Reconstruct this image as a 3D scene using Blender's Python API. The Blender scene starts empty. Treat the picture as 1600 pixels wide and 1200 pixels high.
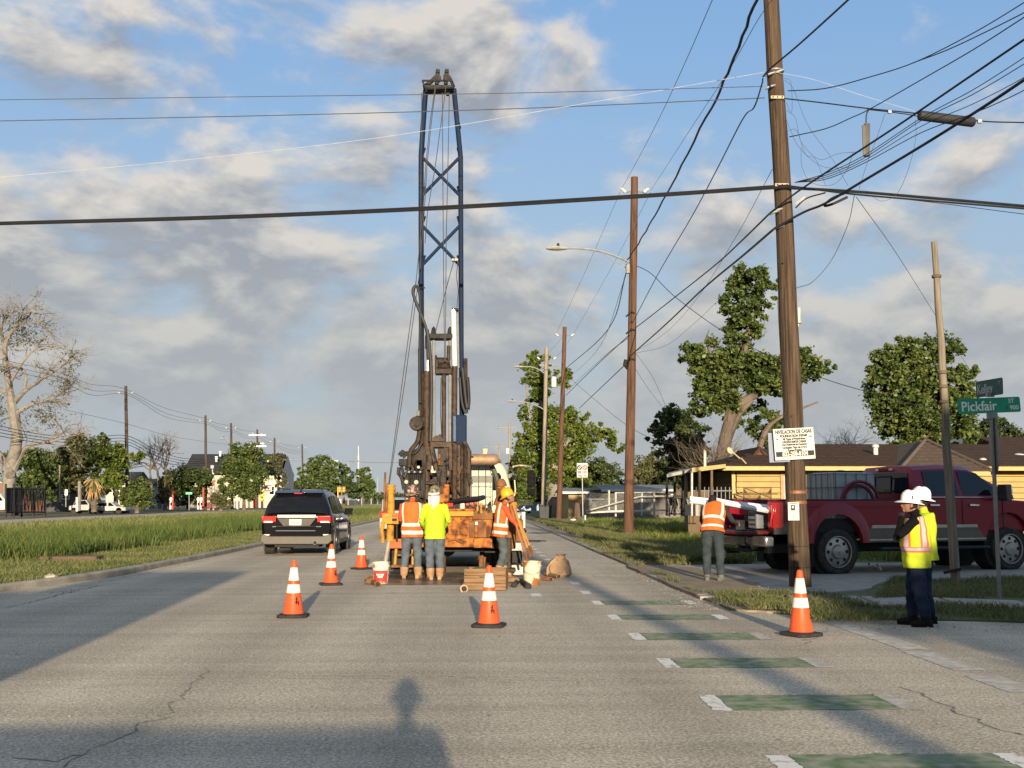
import bpy, bmesh, math, random
import numpy as np
from mathutils import Vector, Matrix, Euler
random.seed(7); rng = np.random.default_rng(11)
C = bpy.context.scene.collection
R = math.radians
# ------------------------------------------------------------------ camera
F, HC = 1700.0, 1.5                       # focal length in photo pixels, eye height
PH = math.atan(181 / F); TH = math.atan(55 / F * math.cos(PH))
_d = Vector((math.sin(TH)*math.cos(PH), math.cos(TH)*math.cos(PH), math.sin(PH)))
_r = Vector((math.cos(TH), -math.sin(TH), 0)); _u = _r.cross(_d)
def ray(px, py): return _d*F + _r*(px-800) - _u*(py-600)
def A(px, py, Y):                         # point of the photo at road distance Y
    v = ray(px, py); return Vector((0, 0, HC)) + v*(Y/v.y)
def G(px, py, z=0.0):                     # point of the photo on level z
    v = ray(px, py); return Vector((0, 0, HC)) + v*((z-HC)/v.z)
def S(Y): return F/Y                      # photo pixels per metre there
sc = bpy.context.scene
cam = bpy.data.objects.new('camera', bpy.data.cameras.new('camera')); C.objects.link(cam)
cam.location = (0, 0, HC); cam.rotation_euler = (math.pi/2+PH, 0, -TH)
cam.data.sensor_width = 36; cam.data.lens = F/1600*36; cam.data.clip_end = 9000; cam.data.clip_start = .05
sc.camera = cam
sc.render.resolution_x, sc.render.resolution_y = 1024, 768
sc.view_settings.view_transform = 'Standard'; sc.view_settings.look = 'None'
sc.view_settings.gamma = 1; sc.view_settings.use_curve_mapping = False
sc.view_settings.exposure = 0.93
# ------------------------------------------------------------------ sun and sky
LD = ray(640, 1090).normalized()          # the way sunlight travels (towards the photographer's shadow)
ELEV = math.asin(-LD.z)
sun = bpy.data.objects.new('sun', bpy.data.lights.new('sun', 'SUN')); C.objects.link(sun)
sun.data.energy = 5.0; sun.data.angle = R(.6); sun.data.color = (1, .83, .60)
sun.rotation_euler = LD.to_track_quat('-Z', 'Y').to_euler()
W = bpy.data.worlds.new('World'); sc.world = W; W.use_nodes = True
def build_world():
    nt = W.node_tree; N = nt.nodes; L = nt.links; N.clear()
    def n(t, **k):
        o = N.new(t)
        for a, b in k.items(): setattr(o, a, b)
        return o
    def math_(op, a, b=None, clamp=False):
        o = n('ShaderNodeMath', operation=op, use_clamp=clamp)
        for i, v in enumerate((a, b)):
            if v is None: continue
            if isinstance(v, (int, float)): o.inputs[i].default_value = v
            else: L.new(v, o.inputs[i])
        return o.outputs[0]
    def mix(f, a, b):
        o = n('ShaderNodeMix', data_type='RGBA')
        for i, v in ((0, f), (6, a), (7, b)):
            if isinstance(v, (int, float)): o.inputs[i].default_value = v
            elif isinstance(v, tuple): o.inputs[i].default_value = (*v, 1)
            else: L.new(v, o.inputs[i])
        return o.outputs[2]
    def ramp(v, a, b):
        o = n('ShaderNodeMapRange', interpolation_type='SMOOTHSTEP'); L.new(v, o.inputs[0])
        o.inputs[1].default_value = a; o.inputs[2].default_value = b; return o.outputs[0]
    sky = n('ShaderNodeTexSky', sky_type='NISHITA', sun_disc=False)
    sky.sun_elevation = ELEV; sky.sun_rotation = math.atan2(-LD.x, -LD.y)
    sky.air_density = 1.1; sky.dust_density = .6; sky.ozone_density = 2.2; sky.altitude = 0
    tc = n('ShaderNodeTexCoord'); sp = n('ShaderNodeSeparateXYZ'); L.new(tc.outputs['Generated'], sp.inputs[0])
    z = math_('MAXIMUM', sp.outputs[2], 0.0)
    def field(dz, dx=0.0):
        # clouds as soft 3D noise over the sky directions, flattened a little as cloud banks are
        mp = n('ShaderNodeMapping'); L.new(tc.outputs['Generated'], mp.inputs[0])
        mp.inputs[1].default_value = (CLX+dx, CLY, CLZ+dz*2.0); mp.inputs[3].default_value = (1.0, 1.0, 2.0); mp.inputs[2].default_value = (0, R(-10), 0)
        def nz(s_, det, rg, dist=0.0):
            a = n('ShaderNodeTexNoise', noise_dimensions='3D'); L.new(mp.outputs[0], a.inputs[0])
            a.inputs['Scale'].default_value = s_; a.inputs['Detail'].default_value = det; a.inputs['Roughness'].default_value = rg; a.inputs['Distortion'].default_value = dist
            return a.outputs[0]
        return math_('ADD', math_('MULTIPLY', nz(6.6, 8, .55, .2), .72), math_('MULTIPLY', nz(2.0, 2, .5), .36))
    CLX, CLY, CLZ = 3.1, 7.7, 1.9
    d0 = field(0.0); d1 = field(.020, -.008)
    # thicker towards the west (left of the road) and the horizon, thinner towards the east: a weather front
    bias = math_('MULTIPLY', sp.outputs[0], -.15)
    low = math_('MULTIPLY', ramp(z, .40, .10), .075)
    dd = math_('ADD', math_('ADD', d0, bias), low)
    cover = ramp(dd, .505, .635)
    thick = ramp(dd, .53, .70)
    light = math_('MULTIPLY', math_('SUBTRACT', d0, d1), 9.5)
    lit = math_('ADD', math_('SUBTRACT', .62, math_('MULTIPLY', thick, .50)), light, clamp=True)
    cloud = mix(lit, (2.05, 2.22, 2.52), (4.6, 4.32, 3.92))
    grey = mix(math_('MULTIPLY', ramp(z, .30, .02), .85), cloud, (2.75, 2.92, 3.0))
    blue = mix(.55, sky.outputs[0], (1.65, 3.0, 5.3))
    hz = mix(ramp(z, .46, .0), blue, (2.75, 3.2, 3.5))
    col = mix(math_('MULTIPLY', cover, .95), hz, grey)
    bg = n('ShaderNodeBackground'); L.new(col, bg.inputs[0]); bg.inputs[1].default_value = .086
    out = n('ShaderNodeOutputWorld'); L.new(bg.outputs[0], out.inputs[0])
build_world()
# ------------------------------------------------------------------ materials
MATS = {}
def mat(key, col, rough=.7, metal=0, var=.18, scale=6, bump=0, bscale=None, col2=None, detail=4, stretch=None, island=0, trans=0,
        coat=0, spec=.3, emit=None, thr=None, coord='Object', alpha=None):
    if key in MATS: return MATS[key]
    m = bpy.data.materials.new(key); m.use_nodes = True; nt = m.node_tree; N = nt.nodes; L = nt.links
    p = N['Principled BSDF']; p.inputs['Roughness'].default_value = rough; p.inputs['Metallic'].default_value = metal
    p.inputs['Coat Weight'].default_value = coat; p.inputs['Specular IOR Level'].default_value = spec
    if alpha is not None: p.inputs['Alpha'].default_value = alpha
    tc = N.new('ShaderNodeTexCoord'); src = tc.outputs[coord]
    if stretch:
        mp = N.new('ShaderNodeMapping'); mp.inputs[3].default_value = stretch; L.new(src, mp.inputs[0]); src = mp.outputs[0]
    no = N.new('ShaderNodeTexNoise'); no.inputs['Scale'].default_value = scale; no.inputs['Detail'].default_value = detail; L.new(src, no.inputs[0])
    mr = N.new('ShaderNodeMapRange'); L.new(no.outputs[0], mr.inputs[0])
    lo, hi = thr if thr else (.3, .7)
    mr.inputs[1].default_value = lo; mr.inputs[2].default_value = hi
    mx = N.new('ShaderNodeMix'); mx.data_type = 'RGBA'; L.new(mr.outputs[0], mx.inputs[0])
    a = tuple(max(0, c*(1-var)) for c in col); b = tuple(min(1, c*(1+var)) for c in col)
    if col2: a, b = col, col2
    mx.inputs[6].default_value = (*a, 1); mx.inputs[7].default_value = (*b, 1); out = mx.outputs[2]
    if island:
        g = N.new('ShaderNodeNewGeometry'); hs = N.new('ShaderNodeHueSaturation')
        m1 = N.new('ShaderNodeMapRange'); L.new(g.outputs['Random Per Island'], m1.inputs[0]); m1.inputs[3].default_value = 1-island; m1.inputs[4].default_value = 1+island
        m2 = N.new('ShaderNodeMapRange'); L.new(g.outputs['Random Per Island'], m2.inputs[0]); m2.inputs[3].default_value = .53; m2.inputs[4].default_value = .47
        L.new(m1.outputs[0], hs.inputs['Value']); L.new(m2.outputs[0], hs.inputs['Hue']); L.new(out, hs.inputs['Color']); out = hs.outputs[0]
    L.new(out, p.inputs['Base Color'])
    if bump:
        nb = N.new('ShaderNodeTexNoise'); nb.inputs['Scale'].default_value = bscale or scale*4; nb.inputs['Detail'].default_value = 4; L.new(src, nb.inputs[0])
        bp = N.new('ShaderNodeBump'); bp.inputs['Strength'].default_value = bump; bp.inputs['Distance'].default_value = .02
        L.new(nb.outputs[0], bp.inputs['Height']); L.new(bp.outputs[0], p.inputs['Normal'])
    if trans:
        tr = N.new('ShaderNodeBsdfTranslucent'); L.new(out, tr.inputs[0]); ad = N.new('ShaderNodeMixShader'); ad.inputs[0].default_value = trans
        L.new(p.outputs[0], ad.inputs[1]); L.new(tr.outputs[0], ad.inputs[2]); L.new(ad.outputs[0], N['Material Output'].inputs[0])
    if emit:
        p.inputs['Emission Color'].default_value = (*emit[0], 1); p.inputs['Emission Strength'].default_value = emit[1]
    MATS[key] = m; return m
def road_material():
    m = bpy.data.materials.new('road_surface'); m.use_nodes = True; nt = m.node_tree; N = nt.nodes; L = nt.links; p = N['Principled BSDF']
    tc = N.new('ShaderNodeTexCoord'); o = tc.outputs['Object']
    def noise(sc_, det=4, st=None, rgh=.55):
        s = o
        if st: mp = N.new('ShaderNodeMapping'); mp.inputs[3].default_value = st; L.new(o, mp.inputs[0]); s = mp.outputs[0]
        t = N.new('ShaderNodeTexNoise'); t.inputs['Scale'].default_value = sc_; t.inputs['Detail'].default_value = det; t.inputs['Roughness'].default_value = rgh; L.new(s, t.inputs[0]); return t.outputs[0]
    def mr(v, a, b, c, d):
        q = N.new('ShaderNodeMapRange'); L.new(v, q.inputs[0])
        for i, x in enumerate((a, b, c, d)): q.inputs[i+1].default_value = x
        return q.outputs[0]
    def mul(a, b):
        q = N.new('ShaderNodeMath'); q.operation = 'MULTIPLY'; L.new(a, q.inputs[0]); L.new(b, q.inputs[1]); return q.outputs[0]
    speck = mr(noise(42, 3, rgh=.8), .36, .66, .55, 1.42)
    agg = N.new('ShaderNodeTexVoronoi'); agg.inputs['Scale'].default_value = 75; L.new(o, agg.inputs[0])
    sepc = N.new('ShaderNodeSeparateColor'); L.new(agg.outputs['Color'], sepc.inputs[0])
    stones = mr(sepc.outputs[0], 0, 1, .74, 1.26)
    big = mr(noise(.35, 5, (1, .25, 1)), .3, .7, .84, 1.14)
    wheel = mr(noise(.9, 3, (1.6, .03, 1)), .3, .7, .90, 1.08)          # long streaks along the lanes
    trans_ = mr(noise(1.1, 4, (.12, 2.2, 1)), .34, .62, .86, 1.05)       # scuffs across
    stain = mr(noise(1.7, 6), .62, .78, 1.0, .72)
    sx = N.new('ShaderNodeSeparateXYZ'); L.new(o, sx.inputs[0]); wv = N.new('ShaderNodeMath'); wv.operation = 'SINE'
    wm = N.new('ShaderNodeMath'); wm.operation = 'MULTIPLY'; L.new(sx.outputs[0], wm.inputs[0]); wm.inputs[1].default_value = 3.55; L.new(wm.outputs[0], wv.inputs[0])
    lanes = mr(wv.outputs[0], -1, 1, .88, 1.06)
    spots = mr(noise(3.3, 5, rgh=.65), .66, .74, 1.0, .66)
    v = mul(mul(mul(mul(mul(mul(mul(speck, stones), big), wheel), trans_), stain), lanes), spots)
    cm = N.new('ShaderNodeMix'); cm.data_type = 'RGBA'; L.new(noise(.22, 3), cm.inputs[0])
    cm.inputs[6].default_value = (.405, .345, .258, 1); cm.inputs[7].default_value = (.50, .43, .325, 1)
    vm = N.new('ShaderNodeVectorMath'); vm.operation = 'SCALE'; L.new(cm.outputs[2], vm.inputs[0]); L.new(v, vm.inputs['Scale'])
    L.new(vm.outputs[0], p.inputs['Base Color']); p.inputs['Roughness'].default_value = .88; p.inputs['Specular IOR Level'].default_value = .25
    bp = N.new('ShaderNodeBump'); bp.inputs['Strength'].default_value = .55; bp.inputs['Distance'].default_value = .006
    L.new(sepc.outputs[1], bp.inputs['Height']); L.new(bp.outputs[0], p.inputs['Normal'])
    MATS['road'] = m; return m
road_material()
# ------------------------------------------------------------------ mesh building
def link(o, parent=None):
    C.objects.link(o)
    if parent is not None: o.parent = parent
    return o
def wloc(o):
    v = Vector((0, 0, 0))
    while o is not None: v = v + o.location; o = o.parent
    return v
def tag(o, label=None, cat=None, group=None, kind=None):
    if label: o['label'] = label
    if cat: o['category'] = cat
    if group: o['group'] = group
    if kind: o['kind'] = kind
    return o
def thing(name, label, cat, loc=(0, 0, 0), rz=0, group=None):
    o = link(bpy.data.objects.new(name, None)); o.location = loc; o.rotation_euler = (0, 0, rz); o.empty_display_size = .2
    return tag(o, label, cat, group)
class MB:
    def __init__(s): s.v = []; s.f = []; s.m = []; s.cur = 0
    def add(s, vs, fs, m=None):
        b = len(s.v); s.v += [tuple(q) for q in vs]; s.f += [[b+i for i in f] for f in fs]; s.m += [s.cur if m is None else m]*len(fs); return s
    def box(s, c, sz, rot=None, taper=None, m=None):
        x, y, z = sz[0]/2, sz[1]/2, sz[2]/2; t = taper or (1, 1)
        vs = [(-x, -y, -z), (x, -y, -z), (x, y, -z), (-x, y, -z), (-x*t[0], -y*t[1], z), (x*t[0], -y*t[1], z), (x*t[0], y*t[1], z), (-x*t[0], y*t[1], z)]
        M_ = Euler(rot).to_matrix() if rot else Matrix.Identity(3); c = Vector(c)
        return s.add([M_ @ Vector(q) + c for q in vs], [(3, 2, 1, 0), (4, 5, 6, 7), (0, 1, 5, 4), (1, 2, 6, 5), (2, 3, 7, 6), (3, 0, 4, 7)], m)
    def bb(s, a, b, m=None):
        return s.box([(a[i]+b[i])/2 for i in range(3)], [abs(a[i]-b[i]) for i in range(3)], m=m)
    def tube(s, pts, r, n=8, caps=True, m=None, rx=None, hint=None):
        pts = [Vector(p) for p in pts]; k = len(pts)
        rs = list(r) if hasattr(r, '__len__') else [r]*k
        vs = []; prev = None
        for i, p in enumerate(pts):
            t = (pts[min(i+1, k-1)] - pts[max(i-1, 0)])
            t = t.normalized() if t.length > 1e-9 else Vector((0, 0, 1))
            if hint is not None: x = Vector(hint) - t*Vector(hint).dot(t)
            elif prev is not None: x = prev - t*prev.dot(t)
            else:
                h = Vector((1, 0, 0)) if abs(t.x) < .9 else Vector((0, 1, 0)); x = h - t*h.dot(t)
            x = x.normalized() if x.length > 1e-6 else t.orthogonal().normalized(); prev = x; y = t.cross(x)
            a = rs[i]
            ra, rb = a if isinstance(a, tuple) else (a, a)
            for j in range(n):
                q = 2*math.pi*j/n; vs.append(p + x*(ra*math.cos(q)) + y*(rb*math.sin(q)))
        fs = [(i*n+j, i*n+(j+1) % n, (i+1)*n+(j+1) % n, (i+1)*n+j) for i in range(k-1) for j in range(n)]
        if caps: fs += [tuple(range(n))[::-1], tuple(range((k-1)*n, k*n))]
        return s.add(vs, fs, m)
    def lathe(s, prof, n=16, c=(0, 0, 0), axis='Z', m=None, rot=None, close=True):
        c = Vector(c); vs = []; k = len(prof)
        M_ = {'Z': Matrix.Identity(3), 'X': Matrix(((0, 0, 1), (0, 1, 0), (-1, 0, 0))), 'Y': Matrix(((1, 0, 0), (0, 0, 1), (0, -1, 0)))}[axis]
        if rot: M_ = Euler(rot).to_matrix() @ M_
        for (r, z) in prof:
            for j in range(n):
                q = 2*math.pi*j/n; vs.append(M_ @ Vector((r*math.cos(q), r*math.sin(q), z)) + c)
        fs = [(i*n+j, i*n+(j+1) % n, (i+1)*n+(j+1) % n, (i+1)*n+j) for i in range(k-1) for j in range(n)]
        if close: fs += [tuple(range(n))[::-1], tuple(range((k-1)*n, k*n))]
        return s.add(vs, fs, m)
    def prism(s, poly, a, b, axis='X', m=None):
        # poly in the other two axes, extruded from a to b
        def q(u, v, w): return {'X': (w, u, v), 'Y': (u, w, v), 'Z': (u, v, w)}[axis]
        n = len(poly); vs = [q(u, v, a) for u, v in poly] + [q(u, v, b) for u, v in poly]
        fs = [tuple(range(n))[::-1], tuple(range(n, 2*n))] + [(i, (i+1) % n, n+(i+1) % n, n+i) for i in range(n)]
        return s.add(vs, fs, m)
    def poly(s, pts, m=None): return s.add(pts, [tuple(range(len(pts)))], m)
    def build(s, name, mats, parent=None, world=True, smooth=True, ang=.7, bevel=0, kind=None, fix=True, seg=2):
        me = bpy.data.meshes.new(name)
        off = wloc(parent) if (world and parent is not None) else Vector((0, 0, 0))
        me.from_pydata([(q[0]-off.x, q[1]-off.y, q[2]-off.z) for q in s.v], [], s.f)
        for mm in (mats if isinstance(mats, (list, tuple)) else [mats]): me.materials.append(mm)
        me.polygons.foreach_set('material_index', s.m)
        if fix:
            bm = bmesh.new(); bm.from_mesh(me); bmesh.ops.recalc_face_normals(bm, faces=bm.faces); bm.to_mesh(me); bm.free()
        if smooth:
            me.polygons.foreach_set('use_smooth', [True]*len(me.polygons)); me.set_sharp_from_angle(angle=ang)
        o = link(bpy.data.objects.new(name, me), parent)
        if bevel:
            b = o.modifiers.new('bevel', 'BEVEL'); b.width = bevel; b.segments = seg; b.limit_method = 'ANGLE'; b.angle_limit = .6
        if kind: o['kind'] = kind
        return o
def P(name, mats, parent, *ops, **k):     # one part from a few calls: ('box', ...), ('tube', ...)
    b = MB()
    for op in ops:
        op = list(op); kw = op.pop() if isinstance(op[-1], dict) else {}
        getattr(b, op[0])(*op[1:], **kw)
    return b.build(name, mats, parent, **k)
def fast_mesh(name, verts, quads, mat_, parent=None, smooth=False, tri=False):
    me = bpy.data.meshes.new(name); nv = len(verts); nf = len(quads); k = quads.shape[1]
    me.vertices.add(nv); me.vertices.foreach_set('co', np.ascontiguousarray(verts, dtype=np.float32).ravel())
    me.loops.add(nf*k); me.loops.foreach_set('vertex_index', np.ascontiguousarray(quads, dtype=np.int32).ravel())
    me.polygons.add(nf); me.polygons.foreach_set('loop_start', np.arange(0, nf*k, k, dtype=np.int32)); me.polygons.foreach_set('loop_total', np.full(nf, k, dtype=np.int32))
    me.materials.append(mat_); me.update(calc_edges=True); me.validate()
    return link(bpy.data.objects.new(name, me), parent)
def bez(p0, p1, p2, n=8): return [Vector(p0)*(1-t)**2 + Vector(p1)*2*t*(1-t) + Vector(p2)*t*t for t in [i/n for i in range(n+1)]]
def catmull(pts, n=6):
    pts = [Vector(p) for p in pts]
    if len(pts) < 3: return pts
    q = [pts[0]*2-pts[1]] + pts + [pts[-1]*2-pts[-2]]; out = []
    for i in range(1, len(q)-2):
        for k in range(n):
            t = k/n; a, b, c, d = q[i-1], q[i], q[i+1], q[i+2]
            out.append(.5*((2*b) + (c-a)*t + (2*a-5*b+4*c-d)*t*t + (3*b-a-3*c+d)*t**3))
    return out + [pts[-1]]
def lettering(txt, loc, size, m, parent, rot=(math.pi/2, 0, 0), sx=1.0, name='lettering', align='CENTER', bold=0):
    cu = bpy.data.curves.new(name, 'FONT'); cu.body = txt; cu.size = size; cu.align_x = align; cu.align_y = 'CENTER'; cu.offset = bold
    cu.materials.append(m); cu.extrude = .0008; tmp = bpy.data.objects.new(name, cu); C.objects.link(tmp)
    me = bpy.data.meshes.new_from_object(tmp.evaluated_get(bpy.context.evaluated_depsgraph_get())); bpy.data.objects.remove(tmp)
    o = link(bpy.data.objects.new(name, me), parent)
    o.location = loc; o.rotation_euler = rot; o.scale = (sx, 1, 1)
    return o
def copy_tree(o, parent=None):
    c = o.copy(); C.objects.link(c)
    if parent is not None: c.parent = parent
    for ch in list(o.children): copy_tree(ch, c)
    return c
# common materials
BLACK = mat('black_rubber', (.022, .021, .02), .8, var=.3, scale=20)
TYRE = mat('tyre_rubber', (.02, .019, .018), .85, var=.35, scale=14, col2=(.05, .045, .038))
STEEL = mat('galvanised_steel', (.22, .225, .23), .5, .4, scale=12)
CHROME = mat('chrome', (.75, .75, .75), .12, 1, var=.03)
DARKM = mat('dark_metal', (.022, .021, .020), .65, .1, var=.5, scale=10, spec=.2)
WOODP = mat('pole_wood', (.030, .021, .016), .9, scale=3.0, bump=.9, bscale=14, stretch=(9, 9, .28), col2=(.125, .086, .058), detail=10, thr=(.32, .70), spec=.1)
WOODR = mat('pole_wood_red', (.05, .027, .019), .9, scale=3.0, bump=.6, bscale=9, stretch=(8, 8, .3), col2=(.15, .082, .052), detail=9, spec=.1)
WOODG = mat('pole_wood_grey', (.17, .135, .10), .9, var=.4, scale=3.5, bump=.5, bscale=9, stretch=(6, 6, .35), col2=(.30, .25, .185))
WOODD = mat('pole_wood_dark', (.04, .028, .022), .9, var=.4, scale=3.5, stretch=(6, 6, .35), col2=(.085, .06, .045))
WHITE = mat('white_paint', (.72, .71, .66), .5, var=.08, scale=9)
GLASS = mat('dark_glass', (.006, .008, .013), .06, var=.1, spec=.08)
# ------------------------------------------------------------------ ground
EARTH = mat('earth', (.075, .078, .035), .95, scale=.35, col2=(.155, .125, .075), detail=8, bump=.4, bscale=9)
TURF = mat('turf_ground', (.055, .085, .024), .95, scale=1.1, col2=(.12, .125, .048), detail=7, bump=.5, bscale=22)
DIRT = mat('dirt', (.17, .13, .085), .95, scale=2.5, col2=(.26, .205, .14), detail=8, bump=.4, bscale=30)
CONC = mat('concrete', (.235, .22, .19), .88, scale=3.2, col2=(.33, .305, .26), detail=8, bump=.35, bscale=60)
PAINT = mat('worn_white_paint', (.33, .30, .24), .85, scale=11, col2=(.66, .63, .56), thr=(.32, .48), detail=10)
PAINTW = mat('very_worn_white_paint', (.34, .305, .245), .85, scale=9, col2=(.50, .47, .41), thr=(.40, .66), detail=8)
GREENP = mat('worn_green_paint', (.095, .160, .062), .85, scale=8, col2=(.31, .285, .215), thr=(.36, .70), detail=10)
P('ground', EARTH, None, ('poly', [(-3000, -400, -.06), (3000, -400, -.06), (3000, 5000, -.06), (-3000, 5000, -.06)]), kind='structure')
rd = P('road', MATS['road'], None, ('poly', [(-7.05, -60, 0), (3.5, -60, 0), (3.5, 700, 0), (-7.05, 700, 0)]),
       ('poly', [(3.5, -12, 0), (40, -12, 0), (40, 13.2, 0), (7.2, 13.2, 0), (4.6, 14.2, 0), (3.5, 15.0, 0)]),
       ('poly', [(-60, -14, 0), (-7.05, -14, 0), (-7.05, 22, 0), (-7.8, 18.3, 0), (-8.6, 16.6, 0), (-12, 15.2, 0), (-60, 15, 0)]), smooth=False, kind='structure')
P('far_carriageway', MATS['road'], None, ('poly', [(-36, 24, -.01), (-27, 24, -.01), (-27, 600, -.01), (-36, 600, -.01)]), kind='structure')
# median with its kerb
KP = [(-6.98, 600), (-6.98, 60), (-6.98, 31), (-7.05, 25), (-7.25, 21.5), (-7.6, 19.2), (-8.2, 17.2), (-9.4, 15.9), (-12, 15.2), (-16, 15)]
KC = [Vector((a, b, 0)) for a, b in KP[:2]] + catmull([Vector((a, b, 0)) for a, b in KP[2:]], 4)
def kerb(name, pts, w, h, m, parent=None, side=1):
    b = MB(); n = len(pts); rings = []
    for i, p in enumerate(pts):
        t = (pts[min(i+1, n-1)]-pts[max(i-1, 0)]).normalized(); s_ = Vector((t.y, -t.x, 0))*side
        rings.append([p+Vector((0, 0, -.05)), p+Vector((0, 0, h*.75)), p+s_*.03+Vector((0, 0, h)), p+s_*w+Vector((0, 0, h)), p+s_*w+Vector((0, 0, -.05))])
    vs = [q for r_ in rings for q in r_]; k = 5
    fs = [(i*k+j, i*k+j+1, (i+1)*k+j+1, (i+1)*k+j) for i in range(n-1) for j in range(k-1)]
    b.add(vs, fs); return b.build(name, m, parent, kind='structure', ang=.5)
KERBM = mat('kerb_concrete', (.22, .195, .15), .9, scale=2.4, col2=(.38, .34, .265), detail=8, bump=.6, bscale=25)
kerb('median_kerb', KC, .16, .12, KERBM, side=1)
med = [(q.x-.16 if q.y > 17 else q.x-.12, q.y+.02, .105) for q in KC] + [(-26, 15, .105), (-26, 600, .105)]
P('median_ground', TURF, None, ('poly', med), kind='structure')
# right verge, sidewalk, driveway
def ragged(pts, amp, n=5):
    out = []; k = len(pts)
    for i in range(k):
        a, b = Vector((*pts[i], 0)), Vector((*pts[(i+1) % k], 0))
        for j in range(n):
            q = a.lerp(b, j/n); out.append((q.x+random.uniform(-amp, amp)*(j > 0), q.y+random.uniform(-amp, amp)*(j > 0)))
    return out
def patch(name, pts, z, m, amp=.0, n=5):
    q = ragged(pts, amp, n) if amp else pts
    return P(name, m, None, ('prism', q, -.05, z, 'Z'), kind='structure', smooth=False)
patch('verge_ground', [(3.56, 24.6), (4.2, 24.2), (60, 26.5), (60, 400), (3.56, 400)], .045, TURF)
patch('driveway', [(3.38, 16.6), (5.2, 17.0), (6.3, 17.8), (7.4, 19.6), (9, 20.4), (40, 22), (40, 27), (8, 25.2), (4.4, 24.4), (3.38, 24.8)], .048, CONC, .06)
patch('corner_ground', [(3.44, 15.0), (4.5, 14.1), (7.2, 13.1), (40, 13.1), (40, 22.4), (9, 20.8), (7.4, 20), (6.3, 18.2), (5.2, 17.3), (3.44, 17.2)], .022, TURF, .07)
patch('verge_dirt', [(3.46, 24.4), (4.3, 24.2), (5.0, 26), (4.3, 34), (4.1, 60), (3.6, 110)], .052, DIRT, .12, 9)
patch('apron_dirt', [(3.40, 16.9), (4.5, 17.3), (4.95, 19.2), (4.7, 21.5), (4.75, 23.6), (3.40, 24.7)], .054, DIRT, .10, 9)
patch('corner_dirt', [(3.46, 14.9), (4.5, 14.2), (5.2, 14.5), (4.4, 15.3), (4.0, 16.4), (3.46, 16.9)], .030, DIRT, .05, 14)
# sidewalk slabs beside the driveway and past the side street, each a piece
sw = P('sidewalk', CONC, None, ('poly', [(5.0, 25.4, .051), (6.1, 25.4, .051), (6.1, 26.9, .051), (5.0, 26.9, .051)]), smooth=False, kind='structure')
def slab(pts, z=.06, h=.05, m=None):
    b = MB(); b.prism(pts, z-h, z, 'Z'); return b.build('slab', m or CONC, sw, bevel=.012)
for q in [[(4.55, 15.55), (5.55, 15.2), (5.75, 16.5), (4.75, 16.9)], [(5.6, 15.18), (6.6, 14.95), (6.85, 16.2), (5.8, 16.48)], [(6.65, 14.93), (7.6, 14.7), (7.8, 15.7), (6.9, 16.18)],
          [(7.66, 14.68), (8.8, 14.5), (8.9, 15.4), (7.86, 15.68)]]: slab(q)
for k in range(14): slab([(5.25+.02*k, 27.2+1.6*k), (6.35+.02*k, 27.2+1.6*k), (6.37+.02*k, 28.76+1.6*k), (5.27+.02*k, 28.76+1.6*k)], .075, .06)
# kerb stones along the right edge where the dirt has not buried them
kerb('verge_kerb', [Vector((3.42, y, 0)) for y in (30, 36, 45, 60, 90, 160, 400)], .14, .07, KERBM, side=1)
# bike lane: green bars between white end blocks
def mark(name, x0, x1, y0, y1, m, z=.004, sk=0):
    q = []
    for (a, b_) in (((x0, y0), (x1, y0)), ((x1, y0), (x1+sk, y1)), ((x1+sk, y1), (x0+sk, y1)), ((x0+sk, y1), (x0, y0))):
        k = max(3, int(math.hypot(b_[0]-a[0], b_[1]-a[1])/.035))
        q += [(a[0]+(b_[0]-a[0])*i/k+random.gauss(0, .007), a[1]+(b_[1]-a[1])*i/k+random.gauss(0, .012), z) for i in range(k)]
    P(name, m, rd, ('poly', q), smooth=False, world=False)
for k in range(6):
    y0 = 5.96+1.972*k
    mark('green_bar', 1.84, 3.06, y0, y0+.60, GREENP)
    mark('white_block', 1.70, 1.836, y0, y0+.60, PAINT); mark('white_block', 3.064, 3.2, y0, y0+.60, PAINTW if k in (1, 2, 3) else PAINT)
for k in range(16):
    y0 = 17.6+1.95*k; mark('white_block', 1.70, 1.86, y0, y0+.62, PAINT)
    if k > 1 and k % 2 == 0: mark('white_block', 2.3, 2.75, y0, y0+.5, PAINTW)
mark('white_block', .86, 1.02, 17.2, 17.75, PAINT)
for k in range(9):
    mark('lane_dash', -2.50, -2.38, 24+11.5*k, 27.2+11.5*k, PAINT)
for k, (y0, y1) in enumerate([(7.2, 8.3), (8.6, 9.4), (9.7, 10.9), (11.0, 14.1)]): mark('crosswalk_line', 4.12+.05*k, 4.42+.05*k, y0, y1, PAINTW)
# cracks and joints in the pavement
CRACK = mat('crack_dirt', (.11, .095, .075), .95, scale=14, col2=(.30, .265, .21), thr=(.38, .58))
def crack(pts, w, wob=.03):
    pts = [Vector((q.x, q.y, .003)) for q in pts]; fine = []
    for a, b in zip(pts, pts[1:]):
        k = max(2, int((b-a).length/.11))
        for i in range(k):
            q = a.lerp(b, i/k); fine.append(q+Vector((random.gauss(0, wob), random.gauss(0, wob), 0)))
    fine.append(pts[-1]); vs = []; n = len(fine)
    for i, q in enumerate(fine):
        t = (fine[min(i+1, n-1)]-fine[max(i-1, 0)]).normalized(); s_ = Vector((t.y, -t.x, 0)); ww = w*random.uniform(.25, 1.0)
        vs += [q-s_*ww, q+s_*ww]
    P('road_crack', CRACK, rd, ('add', vs, [(2*i, 2*i+1, 2*i+3, 2*i+2) for i in range(n-1)]), smooth=False, world=False, fix=False)
crack([G(100, 1199), G(140, 1172), G(200, 1148), G(262, 1112), G(285, 1085), G(310, 1060), G(318, 1045)], .010)
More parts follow.
